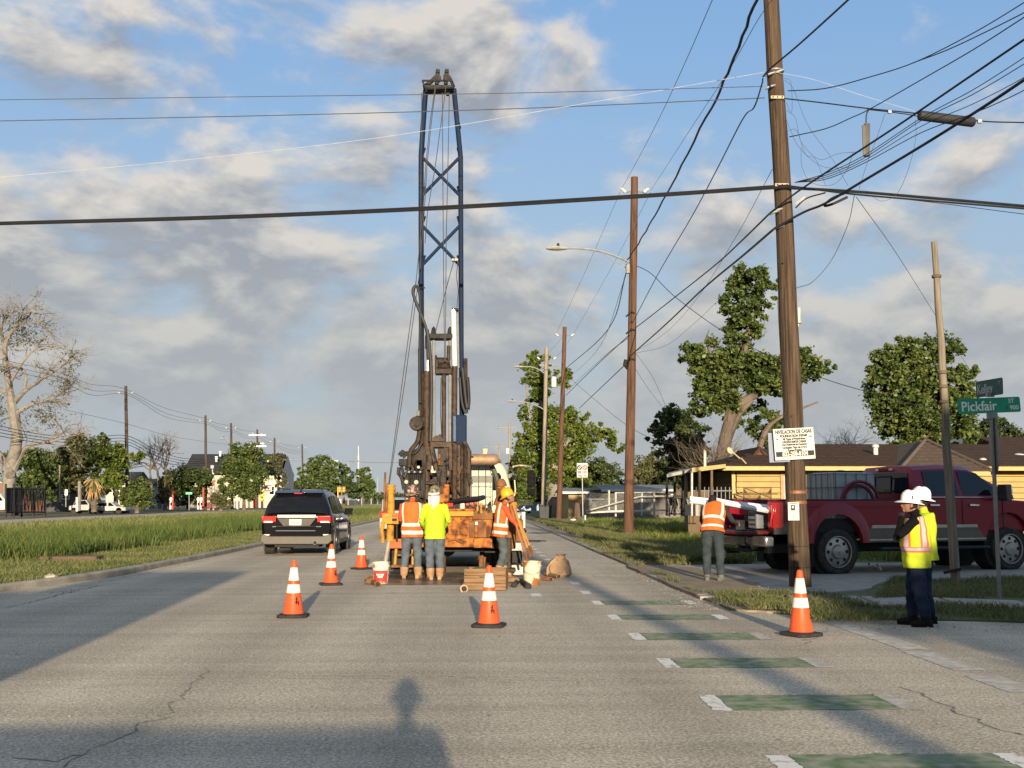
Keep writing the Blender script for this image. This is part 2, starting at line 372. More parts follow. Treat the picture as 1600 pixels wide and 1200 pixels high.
crack([G(0, 952), G(60, 938), G(110, 925), G(160, 914), G(200, 911)], .022)
crack([G(20, 1185), G(90, 1188), G(130, 1180)], .012)
crack([G(1415, 1075), G(1470, 1100), G(1530, 1128), G(1600, 1150)], .012)
crack([G(1290, 985), G(1265, 1000), G(1250, 1010)], .012)
for yy in (1058, 1062): crack([G(0, yy), G(300, yy-2), G(700, yy-1), G(1100, yy+6)], .007, .015)
for yy in (930, 873): crack([G(150, yy-14), G(500, yy-2), G(900, yy+6)], .006, .01)
crack([G(430, 873), G(600, 871), G(760, 870)], .02, .01)
for (a, b) in ((820, 980), (1310, 1008), (1180, 1030)): pass
# ------------------------------------------------------------------ vegetation helpers
LEAF_A = mat('leaf_mid_green', (.054, .090, .020), .5, scale=.8, col2=(.118, .150, .042), island=.55, trans=.25)
LEAF_B = mat('leaf_dark_green', (.040, .062, .018), .55, scale=.8, col2=(.080, .108, .032), island=.5, trans=.2)
LEAF_C = mat('leaf_bright_green', (.085, .125, .018), .5, scale=.8, col2=(.15, .19, .04), island=.5, trans=.3)
LEAF_D = mat('leaf_olive', (.075, .08, .028), .6, scale=.8, col2=(.13, .13, .055), island=.5, trans=.2)
BARK = mat('bark', (.07, .052, .04), .95, scale=2.2, col2=(.165, .13, .098), detail=8, bump=.7, bscale=8)
BARKP = mat('pale_bark', (.14, .125, .108), .95, scale=1.6, col2=(.24, .215, .185), detail=8, bump=.5, bscale=6)
TWIG = mat('dry_twigs', (.11, .085, .065), .95, scale=2, col2=(.19, .15, .115))
def leaf_cloud(clumps, n, size, sub=9, subr=.34, shell=.55, droop=.0):
    """rhombic leaves scattered in small sprays spread through ellipsoids (centre, radii)"""
    vol = np.array([c[1][0]*c[1][1]*c[1][2] for c in clumps])**.72; vol = vol/vol.sum(); P_ = []
    for (c, r), w in zip(clumps, vol):
        k = max(sub*2, int(sub*12*w*len(clumps)/3)); m = max(6, int(n*1.75*w/k))
        u = rng.normal(size=(k, 3)); u /= np.linalg.norm(u, axis=1)[:, None]
        rad = shell + (1.16-shell)*rng.random((k, 1)) ; cen = np.array(c) + u*rad*np.array(r)*.92
        sr = subr*.72*np.array(r).mean()*(.45+1.0*rng.random(k))
        for i in range(k):
            q = rng.normal(size=(m, 3)); q /= np.linalg.norm(q, axis=1)[:, None]; q *= (rng.random((m, 1))**.45)*sr[i]*np.where(rng.random((m, 1)) < .18, 1.7, 1.0)
            q[:, 2] *= .7; q[:, 2] -= droop*rng.random(m)*sr[i]; P_.append(cen[i]+q)
    p = np.concatenate(P_); m = len(p)
    d = rng.normal(size=(m, 3)); d[:, 2] *= .6; d[:, 2] -= .25; d /= np.linalg.norm(d, axis=1)[:, None]
    nrm = rng.normal(size=(m, 3)); nrm[:, 2] = np.abs(nrm[:, 2])+.3; s = np.cross(d, nrm); s /= np.linalg.norm(s, axis=1)[:, None]+1e-9
    L_ = size*.62*(.5+.9*rng.random((m, 1))); w = L_*.36; up = np.cross(s, d)
    v = np.stack([p-d*L_*.5, p+s*w+up*L_*.08, p+d*L_*.5, p-s*w+up*L_*.08], axis=1).reshape(-1, 3)
    return v, np.arange(m*4).reshape(-1, 4)
def limbs(b, pts, r0, r1, n=7):
    q = catmull(pts, 4); k = len(q); b.tube(q, [r0+(r1-r0)*(i/(k-1))**.8 for i in range(k)], n); return q
def twigs(b, p, d, L_, r, depth, gravity=.0, spread=.6, kids=3, n=4):
    d = d.normalized(); pts = [p]; k = 3
    for i in range(k):
        d = (d+Vector((random.gauss(0, .22), random.gauss(0, .22), random.gauss(0, .18)-gravity))).normalized(); pts.append(pts[-1]+d*L_/k)
    b.tube(pts, [r*(1-.55*i/k) for i in range(k+1)], n if depth > 1 else 3, caps=False)
    if depth <= 0: return
    for j in range(kids):
        t = random.uniform(.3, 1.0); i = min(k-1, int(t*k)); q = pts[i].lerp(pts[i+1], t*k-i)
        nd = (d+Vector((random.gauss(0, spread), random.gauss(0, spread), random.gauss(.05, spread*.8)))).normalized()
        twigs(b, q, nd, L_*random.uniform(.5, .78), r*.5, depth-1, gravity, spread, kids, n)
def ell(px, py, rx, ry, Y, ry_depth=None, dy=0):   # an ellipsoid seen at a photo spot
    c = A(px, py, Y+dy); s = S(Y); return (tuple(c), (rx/s, (ry_depth or (rx*.8))/s, ry/s))
def tree(name, label, cat, base, trunk_pts, clumps, n, size, lm, limbs_=(), r0=.3, r1=.12, bark=None, group=None, sub=9, subr=.34, shell=.5, droop=0, extra_twigs=None):
    t = thing(name, label, cat, tuple(base), group=group); b = MB()
    if trunk_pts: limbs(b, trunk_pts, r0, r1, 9)
    for (pts, a, c) in limbs_: limbs(b, pts, a, c, 6)
    if extra_twigs: extra_twigs(b)
    if b.v: b.build('trunk', bark or BARK, t)
    if clumps:
        v, q = leaf_cloud(clumps, n, size, sub, subr, shell, droop); v = v-np.array(base)
        o = fast_mesh('crown', v, q, lm, t); o['kind'] = 'stuff' if False else 'thing'
        del o['kind']
    return t
# ------------------------------------------------------------------ grass
def blades(name, pts, h, w, m, lean=.35, label=None, z0=0.0, hvar=.6, clump=0, parent=None):
    n = len(pts); p = np.zeros((n, 3)); p[:, :2] = pts; p[:, 2] = z0
    H = h*(1-hvar*rng.random((n, 1)))*np.ones((n, 1)); a = rng.random(n)*2*np.pi
    s = np.stack([np.cos(a), np.sin(a), 0*a], 1)*w*(.6+.8*rng.random((n, 1))); ld = rng.normal(size=(n, 3))*lean; ld[:, 2] = 0
    mid = p+np.array([0, 0, 1.])*H*.55+ld*H*.35; tip = p+np.array([0, 0, 1.])*H*.95+ld*H
    v = np.stack([p-s, p+s, mid+s*.7, mid-s*.7, tip], 1).reshape(-1, 3)
    i = np.arange(n)[:, None]*5; f = np.concatenate([i+np.array([[0, 1, 2]]), i+np.array([[0, 2, 3]]), i+np.array([[3, 2, 4]])], 0)
    o = fast_mesh(name, v, f, m); return tag(o, label, 'grass' if label else None, kind='stuff')
def scatter(n, x0, x1, y0, y1, ypow=2.0, test=None, clump=None):
    y = y0+(y1-y0)*rng.random(n)**ypow; x = x0+(x1-x0)*rng.random(n); p = np.stack([x, y], 1)
    if clump:
        f = np.sin(p[:, 0]*1.9/clump+1.3*np.sin(p[:, 1]*.8/clump))+np.sin(p[:, 1]*1.4/clump+1.7*np.sin(p[:, 0]*1.1/clump))+.8*np.sin((p[:, 0]+p[:, 1])*3.7/clump)
        p = p[f+rng.normal(size=len(p))*.7 > -.35]
    if test is not None: p = p[test(p[:, 0], p[:, 1])]
    return p
GR_Y = mat('yard_grass_green', (.095, .145, .022), .6, scale=.5, col2=(.20, .215, .06), island=.4, trans=.35)
GR_T = mat('tall_grass', (.050, .092, .016), .6, scale=.5, col2=(.135, .165, .040), island=.4, trans=.35)
GR_S = mat('short_grass', (.095, .125, .030), .7, scale=.6, col2=(.215, .205, .075), island=.35, trans=.3)
GR_V = mat('verge_grass', (.085, .11, .028), .65, scale=.6, col2=(.19, .18, .075), island=.35, trans=.3)
edge = lambda y: -7.17-.040*np.clip(26-y, 0, 9)**1.45-1.2*np.clip(17.6-y, 0, 3)
blades('tall_grass', scatter(95000, -17.5, -9.0, 20, 130, 1.7, lambda x, y: (x > -15.6-1.1*np.sin(y*.21)-.5*np.sin(y*.9)) & (x < -9.6-.02*np.sin(y*.7)*18-.25*np.clip(27-y, 0, 9)), 2.2), .62, .011, GR_T, .32, 'tall dark green grass standing in a band along the median', .1)
blades('mown_grass', scatter(150000, -17, -7.1, 15.4, 80, 1.8, lambda x, y: x < edge(y)), .095, .007, GR_S, .6, 'short dry mown grass between the tall grass and the kerb', .1)
blades('median_far_grass', scatter(70000, -26.5, -7.3, 24, 260, 1.6, lambda x, y: (y > 60) | (x < -14.5)), .30, .026, GR_S, .4, 'dry yellow green grass far down the median', .1)
blades('corner_grass', scatter(120000, 3.6, 15, 13.25, 21.5, 1.0, lambda x, y: (((y < 16.7+.25*np.sin(x*3)) & (y < 14.9+.25*np.sin(x*2.2)+np.clip(5.6-x, 0, 2)*.9) & (x > 4.0)) | ((y > 16.2+.12*np.sin(x*4)) & (x > 5.9+.45*(y-16.2)) & (y < 20.3)) | ((x < 4.9) & (y > 15.2) & (y < 17.3) & (x > 3.75+.2*np.sin(y*4)))), .9), .115, .007, GR_V, .7, 'ragged grass on the corner around the sign post and the pole', .04)
blades('verge_weeds', scatter(26000, 3.42, 5.4, 14.6, 40, 1.4, lambda x, y: (x > 3.5+.12*np.sin(y*3.1)) & ((y < 17) | (x < 3.62+.12*np.sin(y*1.3)) | (y > 24.4)), .38), .12, .007, GR_V, .8, 'sparse weeds spilling over the dirt at the road edge', .05)
blades('verge_grass', scatter(70000, 4.0, 6.3, 25, 75, 1.5, lambda x, y: x > 4.15+.35*np.sin(y*.9)+.2*np.sin(y*2.3), 1.1), .25, .012, GR_V, .6, 'patchy weeds on the verge beside the road past the driveway', .05)
blades('yard_grass', scatter(80000, 6.3, 22, 25.8, 75, 1.7, lambda x, y: ~((np.abs(x-7.2) < .6) & (y < 30)), 1.6), .42, .014, GR_Y, .45, 'tall bright grass in the yards behind the sidewalk', .05)
def grit(name, pts, size, m, label):
    n = len(pts); p = np.zeros((n, 3)); p[:, :2] = pts; p[:, 2] = .005
    t4 = np.array([[-1, -.6, 0], [1, -.6, 0], [0, 1, 0], [0, 0, .8]]); sz = size*(.3+rng.random((n, 1, 1))**3*1.4); v = p[:, None, :]+t4[None]*sz*(.6+.8*rng.random((n, 4, 1)))
    i = np.arange(n)[:, None]*4; f = np.concatenate([i+np.array([[0, 1, 3]]), i+np.array([[1, 2, 3]]), i+np.array([[2, 0, 3]])], 0)
    return tag(fast_mesh(name, v.reshape(-1, 3), f, m), label, 'gravel', kind='stuff')
gp = np.concatenate([np.stack([3.35-np.abs(rng.normal(size=4000))*.30, 15+55*rng.random(4000)**2], 1), np.stack([-6.9+np.abs(rng.normal(size=900))*.16, 18+40*rng.random(900)**1.6], 1), np.stack([3.6+6*rng.random(500), 13.0-np.abs(rng.normal(size=500))*.25], 1), np.stack([-7+10.5*rng.random(700), 5.5+25*rng.random(700)], 1)])
grit('gravel', gp, .011, mat('grit_stone', (.20, .17, .13), .95, scale=3, col2=(.42, .38, .31), island=.4), 'loose grit and small stones scattered along the road edges')
# ------------------------------------------------------------------ trees on the right
Y = 47
tree('broken_tree', 'tall lopsided tree with a leaning trunk behind the yellow house', 'tree', G(1135, 0) if False else A(1128, 795, Y),
     [A(1118, 790, Y), A(1128, 720, Y), A(1140, 660, Y), A(1158, 630, Y), A(1190, 612, Y)],
     [ell(1168, 440, 34, 26, Y), ell(1197, 452, 22, 30, Y), ell(1165, 480, 40, 34, Y), ell(1158, 515, 34, 26, Y), ell(1150, 545, 30, 26, Y), ell(1105, 555, 40, 26, Y), ell(1085, 565, 24, 18, Y, dy=1),
      ell(1110, 590, 36, 30, Y), ell(1120, 620, 40, 34, Y), ell(1170, 575, 46, 28, Y), ell(1210, 580, 50, 26, Y), ell(1255, 570, 40, 24, Y), ell(1285, 575, 22, 14, Y), ell(1200, 600, 40, 22, Y), ell(1248, 592, 26, 18, Y),
      ell(1190, 660, 34, 34, Y, dy=2), ell(1215, 690, 26, 28, Y, dy=2), ell(1135, 590, 26, 26, Y, dy=1.5), ell(1150, 650, 20, 26, Y, dy=2)],
     30000, .27, LEAF_A, [([A(1140, 660, Y), A(1146, 610, Y), A(1160, 565, Y), A(1172, 500, Y), A(1180, 450, Y)], .28, .05),
      ([A(1146, 615, Y), A(1120, 570, Y), A(1104, 535, Y), A(1108, 515, Y)], .15, .02), ([A(1160, 630, Y), A(1200, 605, Y), A(1250, 590, Y), A(1290, 572, Y)], .2, .03),
      ([A(1165, 790, Y+1), A(1190, 690, Y+1), A(1215, 655, Y+1), A(1278, 628, Y+1)], .22, .03), ([A(1134, 690, Y), A(1152, 650, Y), A(1175, 625, Y)], .25, .12)], .40, .16, sub=8, subr=.36)
bs = MB()
for i in range(60):
    p = A(1098+random.uniform(0, 36), 765, 46+random.uniform(-1, 1)); twigs(bs, p, Vector((random.gauss(.1, .25), random.gauss(0, .25), 1)), random.uniform(1.2, 2.1), .018, 2, .02, .45, 3, 3)
db = thing('dead_bush', 'grey brown leafless brush heaped against the leaning tree trunk', 'bush', A(1110, 790, 46)); bs.build('branches', TWIG, db)
Y = 62
tree('dark_tree', 'dark bushy tree between the steel pole awning and the leaning trunk', 'tree', A(1062, 795, Y), [A(1062, 795, Y), A(1060, 720, Y), A(1065, 670, Y)],
     [ell(1060, 655, 30, 22, Y), ell(1042, 680, 30, 22, Y), ell(1078, 675, 30, 22, Y), ell(1062, 700, 36, 24, Y), ell(1085, 705, 26, 22, Y), ell(1035, 660, 18, 14, Y), ell(1060, 735, 34, 26, Y), ell(1092, 735, 30, 26, Y)], 12000, .32, LEAF_B, r0=.3, r1=.1)
Y = 60
tree('round_tree', 'broad leafy tree rising behind the roof near the street name signs', 'tree', A(1448, 795, Y), [A(1448, 795, Y), A(1446, 720, Y), A(1440, 650, Y), A(1440, 590, Y)],
     [ell(1410, 560, 46, 30, Y), ell(1450, 550, 50, 26, Y), ell(1385, 580, 34, 30, Y), ell(1420, 590, 56, 34, Y), ell(1468, 585, 36, 32, Y), ell(1400, 620, 48, 30, Y), ell(1455, 625, 54, 32, Y), ell(1425, 655, 60, 34, Y), ell(1380, 632, 28, 18, Y), ell(1480, 640, 46, 34, Y), ell(1512, 592, 24, 18, Y), ell(1505, 625, 34, 30, Y), ell(1420, 690, 34, 26, Y), ell(1480, 680, 50, 34, Y), ell(1415, 672, 24, 26, Y)],
     26000, .36, LEAF_A, [([A(1446, 700, Y), A(1410, 640, Y), A(1390, 590, Y)], .2, .05), ([A(1446, 690, Y), A(1480, 630, Y), A(1510, 600, Y)], .2, .05)], .45, .2, sub=8, subr=.36)
Y = 66
tree('hedge_tree', 'low dark shrubby tree behind the roof below the street signs', 'tree', A(1545, 795, Y), [A(1545, 795, Y), A(1545, 700, Y)],
     [ell(1510, 690, 30, 26, Y), ell(1548, 672, 36, 24, Y), ell(1580, 690, 32, 22, Y), ell(1600, 695, 30, 20, Y), ell(1540, 705, 40, 20, Y)], 9000, .33, LEAF_B, r0=.25)
tw = MB()
Y = 75
for i in range(7): twigs(tw, A(1330+random.uniform(-8, 8), 740, Y), Vector((random.gauss(0, .55), random.gauss(0, .3), 1)), random.uniform(1.6, 2.4), .05, 4, 0, .55, 3, 4)
bt = thing('bare_tree', 'small bare spindly tree above the roof beside the broken tree', 'tree', A(1332, 795, Y)); tw.tube([A(1332, 795, Y), A(1331, 735, Y)], .14); tw.build('trunk', TWIG, bt)
Y = 96
tree('vine_tree', 'tall ragged bright green tree beside the pair of utility poles', 'tree', A(868, 806, Y), [A(868, 806, Y), A(868, 770, Y), A(862, 720, Y), A(850, 640, Y), A(845, 580, Y)],
     [ell(835, 560, 22, 16, Y), ell(828, 585, 22, 20, Y), ell(848, 600, 26, 26, Y), ell(840, 630, 24, 26, Y), ell(820, 645, 16, 14, Y), ell(870, 655, 34, 24, Y), ell(900, 655, 26, 20, Y), ell(850, 680, 38, 28, Y), ell(890, 690, 44, 26, Y), ell(925, 672, 26, 16, Y), ell(948, 685, 22, 14, Y), ell(965, 697, 12, 10, Y), ell(825, 700, 26, 26, Y), ell(855, 725, 44, 30, Y), ell(815, 735, 20, 26, Y), ell(890, 735, 34, 26, Y), ell(905, 760, 24, 18, Y), ell(835, 765, 30, 22, Y), ell(878, 585, 16, 22, Y)],
     26000, .42, LEAF_C, [([A(862, 720, Y), A(900, 680, Y), A(950, 682, Y)], .3, .06), ([A(858, 700, Y), A(830, 660, Y), A(822, 600, Y)], .25, .06)], .95, .3, BARKP, sub=8, subr=.34, droop=.5)
for i, (px, py, rx, ry, Y, n, lm, lab) in enumerate([
    (945, 745, 45, 34, 110, 6000, LEAF_B, 'dark round tree behind the chain link fence, left of the red brown pole'),
    (1015, 735, 32, 36, 105, 5500, LEAF_D, 'olive tree behind the chain link fence, right of the red brown pole'),
    (1045, 755, 24, 24, 100, 3000, LEAF_B, 'low dark tree beside the awning at the end of the chain link fence'),
    (905, 740, 26, 26, 120, 3500, LEAF_C, 'bright green tree low behind the no parking sign'),
    (800, 745, 22, 32, 130, 4000, LEAF_D, 'tree far down the road past the cream truck cab')]):
    tree('yard_tree', lab, 'tree', A(px, 801, Y), [A(px, 801, Y), A(px, py, Y)], [ell(px+random.uniform(-.6, .6)*rx, py+random.uniform(-.6, .7)*ry, rx*.6, ry*.55, Y) for _ in range(7)]+[ell(px, py+ry*.6, rx, ry*.5, Y)], n, .4, lm, r0=.3, group='trees in the yards on the right')
# ------------------------------------------------------------------ trees on the left
Y = 112
def bare_left(b):
    for (pts, a, c, k, dep) in ((( (28, 690), (20, 640), (14, 600), (8, 540), (30, 505), (48, 490)), .62, .09, 12, 3), (((20, 632), (40, 610), (70, 590), (96, 572), (120, 548)), .3, .05, 12, 3), (((22, 648), (50, 632), (84, 622), (108, 606)), .26, .05, 12, 3),
            (((8, 545), (2, 515), (10, 490)), .26, .05, 9, 3), (((38, 612), (40, 585), (26, 572), (8, 580)), .2, .06, 6, 2), (((16, 742), (2, 715), (-16, 690), (-40, 640)), .5, .15, 8, 3), (((20, 738), (40, 700), (80, 690), (110, 680)), .34, .06, 12, 3), (((8, 560), (-12, 530), (-20, 490)), .25, .06, 9, 3), (((18, 620), (-8, 600), (-30, 560)), .3, .06, 8, 3), (((30, 505), (40, 480), (60, 500)), .12, .04, 9, 3), (((14, 600), (40, 560), (62, 540)), .2, .05, 6, 3)):
        q = limbs(b, [A(x, y, Y+random.uniform(-1, 1)) for x, y in pts], a, c, 7); m = len(q)
        for i in range(int(k*1.0)):
            j = random.randrange(int(m*.35), m-1); d = (q[j+1]-q[j]).normalized()+Vector((random.gauss(0, .6), random.gauss(0, .6), random.gauss(.2, .5)))
            twigs(b, q[j], d, random.uniform(1.5, 3.2), .075, dep, .02, .55, 3, 4)
t = tree('sycamore_tree', 'huge pale trunked tree nearly bare of leaves beside the black gates', 'tree', A(13, 798, Y), [A(12, 798, Y), A(14, 770, Y), A(16, 735, Y), A(26, 690, Y), A(22, 640, Y)],
     [ell(100, 600, 26, 30, Y), ell(70, 650, 40, 30, Y), ell(110, 560, 20, 24, Y), ell(40, 520, 44, 40, Y), ell(120, 690, 30, 20, Y), ell(0, 640, 20, 40, Y)], 900, .34, LEAF_D, (), .78, .5, BARKP, sub=20, subr=.3, shell=.2, extra_twigs=bare_left)
for i, (lab, lm, Y, cl, n) in enumerate([
    ('dense green tree behind the black gates and the pale trunk', LEAF_A, 132, [(60, 720, 34, 26), (40, 740, 34, 26), (85, 735, 34, 28), (60, 760, 40, 22), (105, 715, 24, 24), (105, 750, 24, 24), (30, 715, 24, 20)], 11000),
    ('loose airy tree with yellowish top between the gates and the ivy tower', LEAF_D, 128, [(120, 690, 18, 16), (112, 710, 20, 20), (130, 720, 18, 22), (122, 745, 18, 20), (140, 700, 14, 16)], 4500),
    ('slender dark tree just left of the ivy covered tree', LEAF_B, 126, [(148, 705, 12, 18), (145, 730, 14, 20), (152, 752, 14, 14)], 3500),
    ('square topped tree smothered in bright ivy left of the tall dark pole', LEAF_C, 124, [(175, 715, 20, 20), (180, 740, 20, 24), (172, 755, 16, 18), (160, 690, 10, 12), (186, 720, 10, 24), (214, 712, 14, 10)], 9000),
    ('leafy green bush around the foot of the tall dark pole', LEAF_A, 120, [(218, 765, 18, 16), (212, 782, 20, 12), (195, 775, 12, 14), (232, 778, 12, 12)], 4500),
    ('yellowish young tree by the white gas pump stand', LEAF_D, 150, [(258, 760, 10, 14), (262, 745, 8, 10), (255, 778, 10, 10)], 1800),
    ('broad dark hedge like tree left of the long dark roofed building', LEAF_B, 165, [(290, 745, 30, 18), (270, 755, 18, 22), (305, 760, 26, 26), (285, 775, 26, 16), (318, 745, 12, 16)], 11000),
    ('big round leafy tree in front of the long dark roofed building', LEAF_A, 160, [(385, 700, 22, 14), (372, 720, 24, 20), (398, 720, 22, 20), (365, 745, 24, 22), (392, 750, 26, 22), (380, 770, 30, 12), (350, 765, 14, 14), (408, 740, 10, 18)], 13000),
    ('thin pale leaved sapling against the white end wall', LEAF_D, 175, [(428, 730, 12, 18), (440, 750, 10, 16), (436, 715, 10, 8)], 1500),
    ('weedy shrub behind the leaning red posts', LEAF_D, 140, [(345, 785, 10, 10), (335, 778, 8, 8), (356, 788, 8, 7)], 1500),
    ('large rounded tree right of the white walled building', LEAF_A, 260, [(502, 722, 18, 10), (490, 735, 16, 14), (515, 738, 18, 16), (500, 755, 26, 16), (480, 755, 14, 20), (472, 740, 8, 14)], 7000),
    ('smaller tree behind the yellow signal heads', LEAF_B, 265, [(535, 732, 10, 10), (540, 750, 14, 16), (525, 765, 18, 12), (550, 765, 14, 12)], 5000),
    ('ragged tree at the far right end of the left tree line', LEAF_A, 270, [(562, 738, 6, 10), (572, 742, 8, 12), (565, 760, 14, 12), (580, 762, 8, 14), (556, 770, 10, 10)], 4500)]):
    c0 = cl[0][0]; base = A(sum(q[0] for q in cl)/len(cl), 781+2550/Y*.98, Y); tc_ = A(sum(q[0] for q in cl)/len(cl), cl[len(cl)//2][1], Y)
    tree('leafy_tree', lab, 'tree', base, [base, base.lerp(tc_, .5), tc_], [ell(x, y, a, b_, Y, a) for x, y, a, b_ in cl], n, .5 if Y < 200 else .8, lm, r0=.3, group='trees across the median on the left')
tw = MB(); Y = 170
for px in (238, 250, 262):
    b0 = A(px, 795, Y); q = limbs(tw, [b0, A(px-2, 755, Y), A(px-4, 735, Y)], .3, .15)
    for i in range(5): twigs(tw, q[-1], Vector((random.gauss(0, .6), random.gauss(0, .3), .8)), 3.5, .12, 3, 0, .5, 3, 4)
bt = thing('bare_tree', 'leafless dark tree between the tall dark pole and the hedge tree', 'tree', A(250, 795, Y)); tw.build('trunk', TWIG, bt)
# palm with a skirt of dry fronds
Y = 118; pb = A(147, 800, Y); pm = thing('palm_tree', 'stubby palm with a skirt of hanging tan fronds', 'palm', pb)
P('trunk', BARK, pm, ('tube', [pb, A(147, 770, Y), A(146, 752, Y)], [.32, .28, .25], 8))
FRD = mat('dry_frond', (.20, .13, .05), .9, scale=1.2, col2=(.34, .23, .10), island=.3); FRG = mat('green_frond', (.10, .11, .03), .8, scale=1, island=.3)
def frond(parent, p, a, el, L_, m, name):
    d = Vector((math.cos(a), math.sin(a), 0)); pts = [p+d*(L_*t*math.cos(el))+Vector((0, 0, L_*(t*math.sin(el)-t*t*.75))) for t in (0, .25, .5, .75, 1)]
    b = MB(); s_ = Vector((-d.y, d.x, 0)); vs = []
    for i, q in enumerate(pts):
        w = (.04, .11, .13, .09, .02)[i]; vs += [q-s_*w-Vector((0, 0, .1)), q, q+s_*w-Vector((0, 0, .1))]
    b.add(vs, [(3*i+j, 3*i+j+1, 3*i+4+j, 3*i+3+j) for i in range(4) for j in (0, 1)]); b.build(name, m, parent, fix=False)
for i in range(150):
    frond(pm, A(146, 752+random.uniform(-3, 3), Y), random.uniform(0, 6.28), random.uniform(-.9, .6), random.uniform(.7, 1.5), FRD if i % 4 else FRG, 'frond')
# far tree mass closing the road on both sides
fm = [ell(600+i*9+random.uniform(-5, 5), 775+random.uniform(-7, 4), 12, random.uniform(6, 10), 420) for i in range(-4, 34)] + [ell(random.uniform(-60, 480), 772+random.uniform(-9, 8), 17, random.uniform(9, 17), 300) for i in range(64)] + [ell(random.uniform(900, 1750), 765+random.uniform(-6, 8), 18, 12, 180) for i in range(40)]
v, q = leaf_cloud(fm, 30000, 1.3, 6, .5, .3); tag(fast_mesh('far_woods', v, q, LEAF_B), 'distant dark tree line closing the view beyond the houses', 'woods', kind='stuff')
# ------------------------------------------------------------------ poles and lamps
def pole(name, label, base, top, r0, r1, m, group=None, cat='utility pole', n=14):
    t = thing(name, label, cat, tuple(base), group=group); b = Vector(base); tp = Vector(top)
    pts = [b.lerp(tp, i/10)+Vector((random.gauss(0, .006), random.gauss(0, .006), 0)) for i in range(11)]; pts[0].z -= .3
    P('shaft', m, t, ('tube', pts, [r0+(r1-r0)*i/10 for i in range(11)], n)); return t
def insulators(t, top, dx=.55, dy=0, z=.35, parent_m=None):
    for s in (-1, 1):
        c = Vector(top)+Vector((s*dx, dy, -z)); P('bracket', STEEL, t, ('tube', [Vector(top)+Vector((s*.1, 0, -z-.05)), c+Vector((0, 0, -.1))], .025, 6))
        P('insulator', mat('porcelain', (.6, .58, .5), .3), t, ('lathe', [(.02, -.16), (.075, -.14), (.05, -.09), (.08, -.05), (.05, 0), (.08, .04), (.05, .09), (.02, .14)], 10, c, {'rot': (.0, s*.9, 0)}))
def lamp(t, p0, p1, size=1.0, brace=True):
    p0, p1 = Vector(p0), Vector(p1); mid = p0.lerp(p1, .45)+Vector((0, 0, .32*size)); q = bez(p0, mid, p1, 8)
    P('lamp_arm', mat('lamp_arm_grey', (.22, .225, .22), .6, .1), t, ('tube', q, .032*size+.006, 7))
    if brace: P('lamp_brace', MATS['lamp_arm_grey'], t, ('tube', [p0-Vector((0, 0, .3)), q[4]], .018, 6))
    d = (p1-p0); d.z = 0; d.normalize(); c = p1+d*.25*size; a = math.atan2(d.y, d.x)
    b = MB(); k = size
    prof = [(-.30, .05, .04), (-.18, .10, .06), (.0, .15, .075), (.2, .16, .07), (.34, .10, .05), (.40, .03, .03)]
    b.tube([(x*k, 0, 0) for x, _, _ in prof], [(w*k, h*k) for _, w, h in prof], 10, hint=(0, 1, 0))
    M_ = Matrix.Rotation(a, 3, 'Z'); b.v = [tuple(M_ @ Vector(q_)+c) for q_ in b.v]
    lh = b.build('lamp_head', mat('lamp_head_grey', (.30, .29, .26), .6), t)
    P('photocell', DARKM, lh, ('lathe', [(.04*k, 0), (.045*k, .08*k), (.02*k, .1*k)], 8, tuple(c+Vector((0, 0, .07*k)))))
# the near pole
NPb = G(1251, 917, .04); NPY = NPb.y
def NP(px, py, dy=0): return A(px, py, NPY+dy)
npole = thing('utility_pole', 'big weathered wooden pole with flyers and house levelling signs at the corner', 'utility pole', tuple(NPb))
pts = [A(1251, 925, NPY), A(1249, 880, NPY), A(1243, 760, NPY), A(1239, 640, NPY), A(1231, 480, NPY), A(1226, 350, NPY), A(1219, 230, NPY), A(1211, 120, NPY), A(1205, 0, NPY), A(1200, -80, NPY)]
P('shaft', WOODP, npole, ('tube', pts, [.186, .178, .172, .166, .158, .152, .146, .140, .135, .13], 20))
for z_, mm, h_ in ((769, mat('copper_band', (.22, .10, .05), .6, .3), .05), (785, MATS['copper_band'], .05)):
    P('strap', mm, npole, ('lathe', [(.171, -h_/2), (.178, -h_/2), (.178, h_/2), (.171, h_/2)], 18, tuple(NP(1244, z_)), {'close': False}))
for py in (853, 838+48): P('wire_band', DARKM, npole, ('lathe', [(.180, -.008), (.186, -.008), (.186, .008), (.180, .008)], 18, tuple(NP(1247 if py < 860 else 1249, py)), {'close': False}))
for px, py in ((1214.5, 152), (1221.5, 289)):
    c = NP(px, py, -.16); p = P('bracket_plate', mat('bracket_tan', (.42, .33, .22), .6), npole, ('box', tuple(c), (.24, .03, .055)), bevel=.006)
    for i in (-1, 0, 1): P('bolt', DARKM, p, ('lathe', [(.012, 0), (.012, .02)], 8, tuple(c+Vector((i*.08, -.035, 0))), 'Y'))
for px, py in ((1199, 117), (1213, 113), (1199, 137), (1210, 330), (1213, 356), (1206, 333)):
    P('clamp', STEEL, npole, ('tube', [NP(px-4, py+2, -.12), NP(px+5, py-2, -.17), NP(px+12, py-4, -.15)], .022, 6))
P('ring', STEEL, npole, ('lathe', [(.146, -.012), (.155, -.012), (.155, .012), (.146, .012)], 18, tuple(NP(1211, 112)), {'close': False}))
for px, py, r_ in ((1237, 650, .02), (1232, 706, .012), (1224, 410, .018), (1238, 715, .018)):
    P('knot', DARKM, npole, ('lathe', [(r_, 0), (r_*.6, .012), (.001, .014)], 8, tuple(NP(px, py, -.165)), 'Y', {'rot': (0, 0, 0)}))
